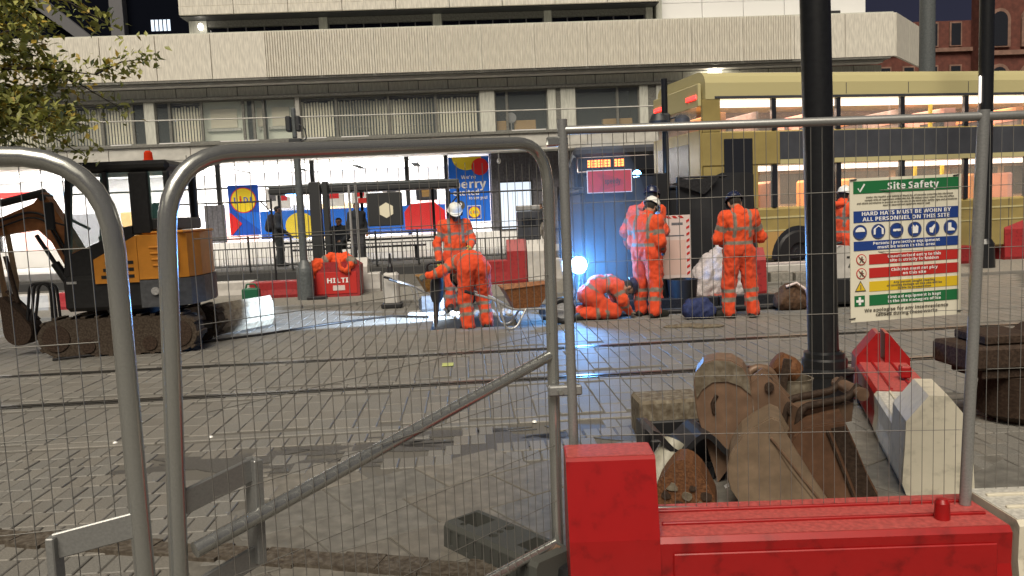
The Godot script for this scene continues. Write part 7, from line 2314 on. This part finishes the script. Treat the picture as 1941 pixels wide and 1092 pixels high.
func fences() -> void:
	# gate panel that swings away from the camera
	var a := Vector3(-0.81, 0, -2.2)
	var b := Vector3(0.345, 0, -3.4)
	var g := thing("swing_gate", "tubular steel gate panel with rounded corners and diagonal brace, mesh infilled", "fence gate")
	var d := (b - a).normalized()
	var fr := B.new()
	var tl := a + Vector3(0, 1.79, 0)
	var tr := b + Vector3(0, 1.885, 0)
	var lowa := Vector3(-0.895, 0.05, -2.2)
	fr.tube(rounded([lowa, tl, tr, b + Vector3(-0.02, 0.06, 0)], 0.21, 8), 0.0255, 14)
	part(g, "tube_frame", fr, mats.galv)
	var br := B.new()
	br.bar(b + Vector3(-0.02, 0.965, 0.0), a.lerp(b, 0.02) + Vector3(-0.04, 0.675, 0.0), 0.0235, 12)
	part(g, "diagonal_brace", br, mats.galv)
	var lr := B.new()
	lr.bar(a + Vector3(-0.06, 0.12, 0), b + Vector3(-0.02, 0.12, 0), 0.02, 10)
	part(g, "bottom_tube", lr, mats.galv)
	var m := B.new()
	mesh_between(m, a + d * 0.06, b - d * 0.03, 0.12, 1.79, 0.047, [0.32, 0.57, 0.82, 1.07, 1.32, 1.56], 0.0016)
	part(g, "wire_mesh", m, mats.wire, "", true)
	var lp := B.new()
	var q0 := Vector3(-0.855, 0.82, -2.19)
	var q1 := Vector3(-0.70, 0.845, -2.42)
	lp.flat(q0, q1, 0.014, 0.072, Vector3.UP, 0.003)
	lp.flat(q1 + Vector3(0, 0.03, 0), q1 + Vector3(-0.01, -0.30, 0), 0.06, 0.03, d, 0.003)
	lp.flat(q0 + Vector3(0, -0.27, 0), q1 + Vector3(-0.01, -0.28, 0), 0.014, 0.07, Vector3.UP, 0.003)
	part(g, "latch_loop", lp, mats.galv_dull)
	# the panel beside it
	var h := thing("mesh_fence_panel", "tubular mesh fence panel with rounded corner at the frame edge beside the digger", "fence panel")
	var f2 := B.new()
	f2.tube(rounded([Vector3(-2.6, 1.76, -1.92), Vector3(-0.935, 1.80, -2.14), Vector3(-0.935, 0.05, -2.14)], 0.26, 8), 0.0265, 14)
	part(h, "tube_frame", f2, mats.galv)
	var m2 := B.new()
	mesh_between(m2, Vector3(-2.6, 0, -1.92), Vector3(-1.0, 0, -2.14), 0.12, 1.77, 0.05, [0.30, 0.55, 0.80, 1.05, 1.30, 1.55], 0.0016)
	part(h, "wire_mesh", m2, mats.wire, "", true)
	var lq := B.new()
	var w0 := Vector3(-0.93, 0.80, -2.13)
	var w1 := Vector3(-1.135, 0.77, -2.08)
	lq.flat(w0, w1, 0.014, 0.07, Vector3.UP, 0.003)
	lq.flat(w1 + Vector3(0, 0.03, 0), w1 + Vector3(-0.005, -0.28, 0), 0.05, 0.022, Vector3.RIGHT, 0.003)
	lq.flat(w0 + Vector3(0, -0.25, 0), w1 + Vector3(0, -0.26, 0), 0.014, 0.07, Vector3.UP, 0.003)
	part(h, "latch_loop", lq, mats.galv_dull)
	# the panel that carries the safety sign
	var c := Vector3(0.405, 0, -3.33)
	var e := Vector3(2.045, 0, -3.10)
	var s := thing("sign_fence_panel", "square-cornered mesh fence panel that carries the site safety sign", "fence panel")
	var f3 := B.new()
	f3.bar(c + Vector3(0, 0.50, 0), c + Vector3(0, 1.97, 0), 0.021, 12)
	part(s, "post", f3, mats.galv_dull)
	var f4 := B.new()
	f4.bar(e + Vector3(-0.035, 0.30, 0), e + Vector3(0.022, 1.92, 0), 0.0225, 12)
	part(s, "post", f4, mats.galv_dull)
	var f5 := B.new()
	f5.bar(c + Vector3(0, 1.925, 0), e + Vector3(0.02, 1.895, 0), 0.018, 12)
	part(s, "top_tube", f5, mats.galv_dull)
	var f6 := B.new()
	f6.bar(c + Vector3(0, 0.30, 0), e + Vector3(-0.03, 0.26, 0), 0.012, 8)
	part(s, "bottom_tube", f6, mats.galv_dull)
	var m3 := B.new()
	mesh_between(m3, c + Vector3(0.03, 0, 0.0), e - Vector3(0.03, 0, 0), 0.28, 1.91, 0.0435, [0.62, 0.87, 1.12, 1.37, 1.62], 0.0017)
	part(s, "wire_mesh", m3, mats.wire, "", true)
	var clp := thing("fence_clamp", "steel clamp that joins the gate frame to the sign panel post", "clamp", Vector3(0.375, 0.82, -3.355))
	part(clp, "plate", boxm(Vector3(-0.07, -0.022, -0.012), Vector3(0.075, 0.022, 0.030), 0.006), mats.galv_dull)
	var bo := B.new()
	bo.bar(Vector3(-0.02, 0, 0.03), Vector3(-0.02, 0, 0.055), 0.012, 6)
	part(clp, "bolt", bo, mats.galv)
	var cl2 := thing("fence_clamp", "steel clamp at the top of the sign panel post", "clamp", Vector3(0.385, 1.88, -3.345))
	part(cl2, "plate", boxm(Vector3(-0.05, -0.02, -0.012), Vector3(0.04, 0.02, 0.030), 0.006), mats.galv)
	var n := thing("edge_fence_panel", "mesh fence panel running out of view beyond the safety sign", "fence panel")
	var f7 := B.new()
	f7.bar(e + Vector3(0.03, 1.895, 0), e + Vector3(1.5, 1.88, 0.12), 0.018, 12)
	part(n, "top_tube", f7, mats.galv_dull)
	var m4 := B.new()
	mesh_between(m4, e + Vector3(0.05, 0, 0.0), e + Vector3(1.5, 0, 0.12), 0.36, 1.89, 0.045, [0.62, 0.87, 1.12, 1.37, 1.62], 0.0016)
	part(n, "wire_mesh", m4, mats.wire, "", true)
	var f8 := B.new()
	f8.bar(e + Vector3(1.5, 0.3, 0.12), e + Vector3(1.5, 1.92, 0.12), 0.022, 12)
	part(n, "post", f8, mats.galv_dull)
	safety_sign()
	# rubber foot with holes
	var k := CSGCombiner3D.new()
	var base := CSGPolygon3D.new()
	base.polygon = PackedVector2Array([Vector2(-0.12, 0), Vector2(0.12, 0), Vector2(0.115, 0.10), Vector2(0.10, 0.12), Vector2(-0.10, 0.12), Vector2(-0.115, 0.10)])
	base.depth = 0.66
	base.position.z = 0.33
	k.add_child(base)
	for z in [-0.24, -0.03, 0.20]:
		var sl := CSGBox3D.new()
		sl.size = Vector3(0.12, 0.2, 0.15 if z != -0.03 else 0.001)
		sl.position = Vector3(0.015, 0.10, z)
		sl.operation = CSGShape3D.OPERATION_SUBTRACTION
		if z != -0.03: k.add_child(sl)
	for q in [[-0.05, -0.03, 0.022], [0.0, -0.04, 0.016], [0.055, -0.04, 0.024], [-0.06, -0.24, 0.018], [-0.06, 0.22, 0.018]]:
		var cy := CSGCylinder3D.new()
		cy.radius = q[2]
		cy.height = 0.2
		cy.sides = 16
		cy.position = Vector3(q[0], 0.10, q[1])
		cy.operation = CSGShape3D.OPERATION_SUBTRACTION
		k.add_child(cy)
	for j in 10:
		var nb := CSGBox3D.new()
		nb.size = Vector3(0.03, 0.07, 0.022)
		nb.position = Vector3(-0.125, 0.055, -0.27 + j * 0.06)
		nb.operation = CSGShape3D.OPERATION_SUBTRACTION
		k.add_child(nb)
	put(self, k, "ballast_block")
	k.material_override = mats.foot_grey
	tag(k, "dark grey moulded fence block with slots and round holes under the gate end", "ballast block")
	k.position = Vector3(0.10, 0.0, -3.52)
	k.rotation.y = deg_to_rad(38)
	var sk := thing("gate_shoe", "rusty bracket at the foot of the gate's far post", "bracket", Vector3(0.30, 0.05, -3.36))
	var sb := B.new()
	sb.flat(Vector3(0.02, 0.07, 0), Vector3(-0.14, -0.04, 0.12), 0.05, 0.012)
	part(sk, "strap", sb, mats.rust)
	var cb := B.new()
	cb.lathe([Vector2(0, 0.03), Vector2(0.05, 0.02), Vector2(0.06, -0.04)], 14, Transform3D(Basis(), Vector3(0.06, -0.01, 0.08)))
	part(sk, "rubber_cap", cb, mats.black_plastic)

func safety_sign() -> void:
	var g := thing("safety_sign", "cream site safety sign with coloured bands and pictograms cable-tied to the fence", "sign", Vector3(1.54, 1.085, -3.135), deg_to_rad(6))
	g.rotation.z = deg_to_rad(0.5)
	var W := 0.50
	var H := 0.585
	part(g, "board", boxm(Vector3(0, 0, -0.004), Vector3(W, H, 0.0), 0.0), mats.sign_cream)
	var bar := func(x0: float, x1: float, y0: float, y1: float, m: Material) -> void: part(g, "colour_band", boxm(Vector3(x0 * W, (1.0 - y1) * H, 0.0003), Vector3(x1 * W, (1.0 - y0) * H, 0.0016)), m)
	bar.call(0.03, 0.975, 0.02, 0.105, mats.sign_green)
	bar.call(0.03, 0.975, 0.225, 0.305, mats.sign_blue)
	bar.call(0.03, 0.975, 0.435, 0.50, mats.sign_blue)
	bar.call(0.165, 0.975, 0.53, 0.60, mats.sign_red)
	bar.call(0.165, 0.975, 0.625, 0.695, mats.sign_red)
	bar.call(0.165, 0.975, 0.72, 0.79, mats.sign_yellow)
	bar.call(0.165, 0.975, 0.815, 0.89, mats.sign_green)
	var line := func(s: String, cx: float, cy: float, h: float, w: float, m: Material) -> void: words(g, "sign_letters", s, Vector3(cx * W, (1.0 - cy) * H, 0.0022), h, m, w * W, Basis(), true, 0.0008)
	var wh: Material = mats.letter_white
	line.call("Site Safety", 0.56, 0.062, 0.027, 0.46, wh)
	line.call("HARD HATS MUST BE WORN BY", 0.50, 0.246, 0.0155, 0.80, wh)
	line.call("ALL PERSONNEL ON THIS SITE", 0.50, 0.284, 0.0155, 0.78, wh)
	line.call("Personal protective equipment", 0.50, 0.454, 0.0115, 0.60, wh)
	line.call("must be worn in this area", 0.50, 0.482, 0.0115, 0.52, wh)
	line.call("Unauthorised entry to this", 0.57, 0.551, 0.0115, 0.48, wh)
	line.call("site is strictly forbidden", 0.57, 0.580, 0.0115, 0.44, wh)
	line.call("Children must not play", 0.57, 0.646, 0.0115, 0.42, wh)
	line.call("on this site", 0.57, 0.675, 0.0115, 0.21, wh)
	line.call("Any person caught stealing", 0.57, 0.735, 0.0085, 0.38, mats.sign_ink)
	line.call("or causing damage on this site will be", 0.57, 0.756, 0.0085, 0.50, mats.sign_ink)
	line.call("liable to prosecution", 0.57, 0.777, 0.0085, 0.30, mats.sign_ink)
	line.call("First aid equipment is kept", 0.57, 0.838, 0.0115, 0.48, wh)
	line.call("in the site managers office", 0.57, 0.868, 0.0115, 0.48, wh)
	line.call("We apologise for any inconvenience", 0.50, 0.922, 0.0135, 0.76, mats.sign_ink)
	line.call("caused during these works", 0.50, 0.955, 0.0135, 0.56, mats.sign_ink)
	line.call("Under the Health and Safety at Work Act all persons entering this site must", 0.53, 0.132, 0.0062, 0.78, mats.sign_ink)
	line.call("comply with all regulations under this Act. All visitors must report to the site office", 0.53, 0.152, 0.0062, 0.80, mats.sign_ink)
	line.call("and obtain permission to proceed on to the site or any work area. Safety signs and procedures", 0.51, 0.172, 0.0062, 0.90, mats.sign_ink)
	line.call("must be observed and equipment must be used", 0.50, 0.192, 0.0062, 0.42, mats.sign_ink)
	# tick
	var tk := B.new()
	tk.ribbon([Vector2(0.035, 0.545), Vector2(0.043, 0.531), Vector2(0.064, 0.561)], 0.001, 0.006, Transform3D(Basis(), Vector3(0, 0, 0.0022)))
	part(g, "tick", tk, wh)
	# six blue discs with pale pictograms
	for k in 6:
		var c := Vector3((0.085 + k * 0.163) * W, (1.0 - 0.372) * H, 0.0)
		var d := part(g, "blue_disc", disc(0.031, 0.002, 26), mats.sign_blue)
		d.position = c + Vector3(0, 0, 0.0014)
		var rb := B.new()
		var ring := []
		for j in 27: ring.append(Vector3(cos(TAU * j / 26) * 0.0285, sin(TAU * j / 26) * 0.0285, 0.0008))
		rb.tube(ring, 0.0012, 4, false)
		part(d, "ring", rb, mats.sign_ink)
		var ol := []
		match k:
			0:
				for j in 9: ol.append(Vector2(cos(PI * j / 8) * 0.021, 0.002 + sin(PI * j / 8) * 0.019))
			1:
				ol = [Vector2(-0.022, -0.012), Vector2(-0.014, -0.012), Vector2(-0.013, 0.012), Vector2(0, 0.020), Vector2(0.013, 0.012), Vector2(0.014, -0.012), Vector2(0.022, -0.012), Vector2(0.022, 0.010), Vector2(0, 0.025), Vector2(-0.022, 0.010)]
			2:
				ol = [Vector2(-0.017, -0.003), Vector2(-0.004, -0.004), Vector2(0, 0.0), Vector2(0.004, -0.004), Vector2(0.017, -0.003), Vector2(0.017, 0.006), Vector2(-0.017, 0.006)]
			3:
				ol = [Vector2(-0.013, -0.016), Vector2(0.013, -0.016), Vector2(0.015, 0.010), Vector2(0.006, 0.018), Vector2(0, 0.008), Vector2(-0.006, 0.018), Vector2(-0.015, 0.010)]
			4:
				ol = [Vector2(-0.014, -0.016), Vector2(-0.001, -0.019), Vector2(0.004, -0.002), Vector2(0.013, 0.012), Vector2(0.007, 0.016), Vector2(-0.006, 0.004), Vector2(-0.017, 0.002)]
			5:
				ol = [Vector2(-0.013, -0.014), Vector2(0.018, -0.014), Vector2(0.017, -0.006), Vector2(0.002, 0.0), Vector2(0.002, 0.019), Vector2(-0.012, 0.019)]
		var pb := B.new()
		pb.prism(ol, 0.0012, Transform3D(Basis(), Vector3(0, 0, 0.0022)))
		part(d, "pictogram", pb, wh)
	for k in 2:
		var c := Vector3(0.095 * W, (1.0 - (0.562 + k * 0.098)) * H, 0.0)
		var d := part(g, "prohibition_ring", disc(0.0225, 0.002, 24), mats.sign_red)
		d.position = c + Vector3(0, 0, 0.0013)
		var inn := part(d, "white_disc", disc(0.019, 0.0015, 22), mats.sign_cream)
		inn.position.z = 0.0008
		var fg := B.new()
		fg.prism([Vector2(-0.010, -0.013), Vector2(-0.004, -0.003), Vector2(-0.010, 0.004), Vector2(-0.002, 0.006), Vector2(0, 0.013), Vector2(0.005, 0.012), Vector2(0.004, 0.004), Vector2(0.011, 0.0), Vector2(0.004, -0.002), Vector2(0.009, -0.013), Vector2(0.004, -0.013), Vector2(0.0, -0.005), Vector2(-0.006, -0.014)], 0.001, Transform3D(Basis(), Vector3(0, 0, 0.0022)))
		part(d, "walking_figure", fg, mats.sign_ink)
		var sl := B.new()
		sl.flat(Vector3(-0.014, 0.014, 0.0032), Vector3(0.014, -0.014, 0.0032), 0.0035, 0.001, Vector3(0, 0, 1).cross(Vector3(1, -1, 0).normalized()))
		part(d, "slash", sl, mats.sign_red)
	var ty := (1.0 - 0.785) * H
	var t1 := B.new()
	t1.prism([Vector2(0.018, ty), Vector2(0.068, ty), Vector2(0.043, ty + 0.044)], 0.0015, Transform3D(Basis(), Vector3(0, 0, 0.0012)))
	part(g, "warning_triangle", t1, mats.sign_ink)
	var t2 := B.new()
	t2.prism([Vector2(0.0235, ty + 0.004), Vector2(0.0625, ty + 0.004), Vector2(0.043, ty + 0.037)], 0.001, Transform3D(Basis(), Vector3(0, 0, 0.0026)))
	t2.col = Color.WHITE
	part(g, "yellow_triangle", t2, mats.sign_yellow)
	part(g, "exclamation_mark", boxm(Vector3(0.0413, ty + 0.008, 0.0032), Vector3(0.0447, ty + 0.027, 0.0038)), mats.sign_ink)
	var fy := (1.0 - 0.89) * H
	part(g, "green_square", boxm(Vector3(0.016, fy, 0.0003), Vector3(0.062, fy + 0.044, 0.0016), 0.0), mats.sign_green)
	part(g, "white_cross", boxm(Vector3(0.034, fy + 0.006, 0.0018), Vector3(0.044, fy + 0.038, 0.0026)), wh)
	part(g, "white_cross", boxm(Vector3(0.023, fy + 0.017, 0.0027), Vector3(0.055, fy + 0.027, 0.0032)), wh)
	for q in [[0.01, 0.975], [0.99, 0.975], [0.03, 0.01], [0.95, 0.01]]:
		var tb := B.new()
		tb.flat(Vector3(q[0] * W - 0.014, (1 - q[1]) * H, 0.003), Vector3(q[0] * W + 0.014, (1 - q[1]) * H + 0.003, 0.003), 0.004, 0.003)
		part(g, "cable_tie", tb, mats.black_plastic)

# ---------------------------------------------------------------- barriers in front
func front_barriers() -> void:
	var g := barrier("barrier", "large red barrier with tall end under the safety sign panel", Vector3(0.345, 0, -3.17), deg_to_rad(-4.0), 1.72, 0.61, [0.355, 0.0], mats.red_plastic, "near barriers", true, false)
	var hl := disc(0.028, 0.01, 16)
	var o := part(g, "recess_plug", hl, mat("plug_red", lin(0.30, 0.006, 0.008), 0.5))  # plain disc in nearly the barrier's own red
	o.position = Vector3(0.245, 0.50, 0.118)
	o.rotation.x = deg_to_rad(-23)
	barrier("barrier", "white barrier beyond the end of the large red one", Vector3(2.085, 0, -3.05), deg_to_rad(-3), 1.3, 0.58, [0.0, 0.3], mats.white_plastic, "near barriers")
	barrier("barrier", "white barrier with tall wedge end in the row leading away", Vector3(2.40, 0, -3.93), deg_to_rad(70), 1.15, 0.545, [0.42, 0.0], mats.white_plastic, "near barriers").scale.z = 0.84
	var r := barrier("barrier", "red barrier with tall finned end, farthest in the row leading away", Vector3(2.84, 0, -5.03), deg_to_rad(70), 1.22, 0.54, [0.0, 0.0], mats.red_plastic, "near barriers")
	for z in [-1.0, 1.0]:
		var f := B.new()
		f.prism([Vector2(-0.205 * z, 0.0), Vector2(-0.195 * z, 0.33), Vector2(-0.045 * z, 0.525), Vector2(-0.018 * z, 0.53), Vector2(-0.014 * z, 0.0)], 0.26, Transform3D(Basis(Vector3.UP, PI / 2), Vector3(1.10, 0.0, 0)))
		part(r, "raised_half", f, mats.red_plastic)
	part(r, "lug_block", boxm(Vector3(0.30, 0.315, 0.02), Vector3(0.40, 0.40, 0.09), 0.01), mats.red_plastic)
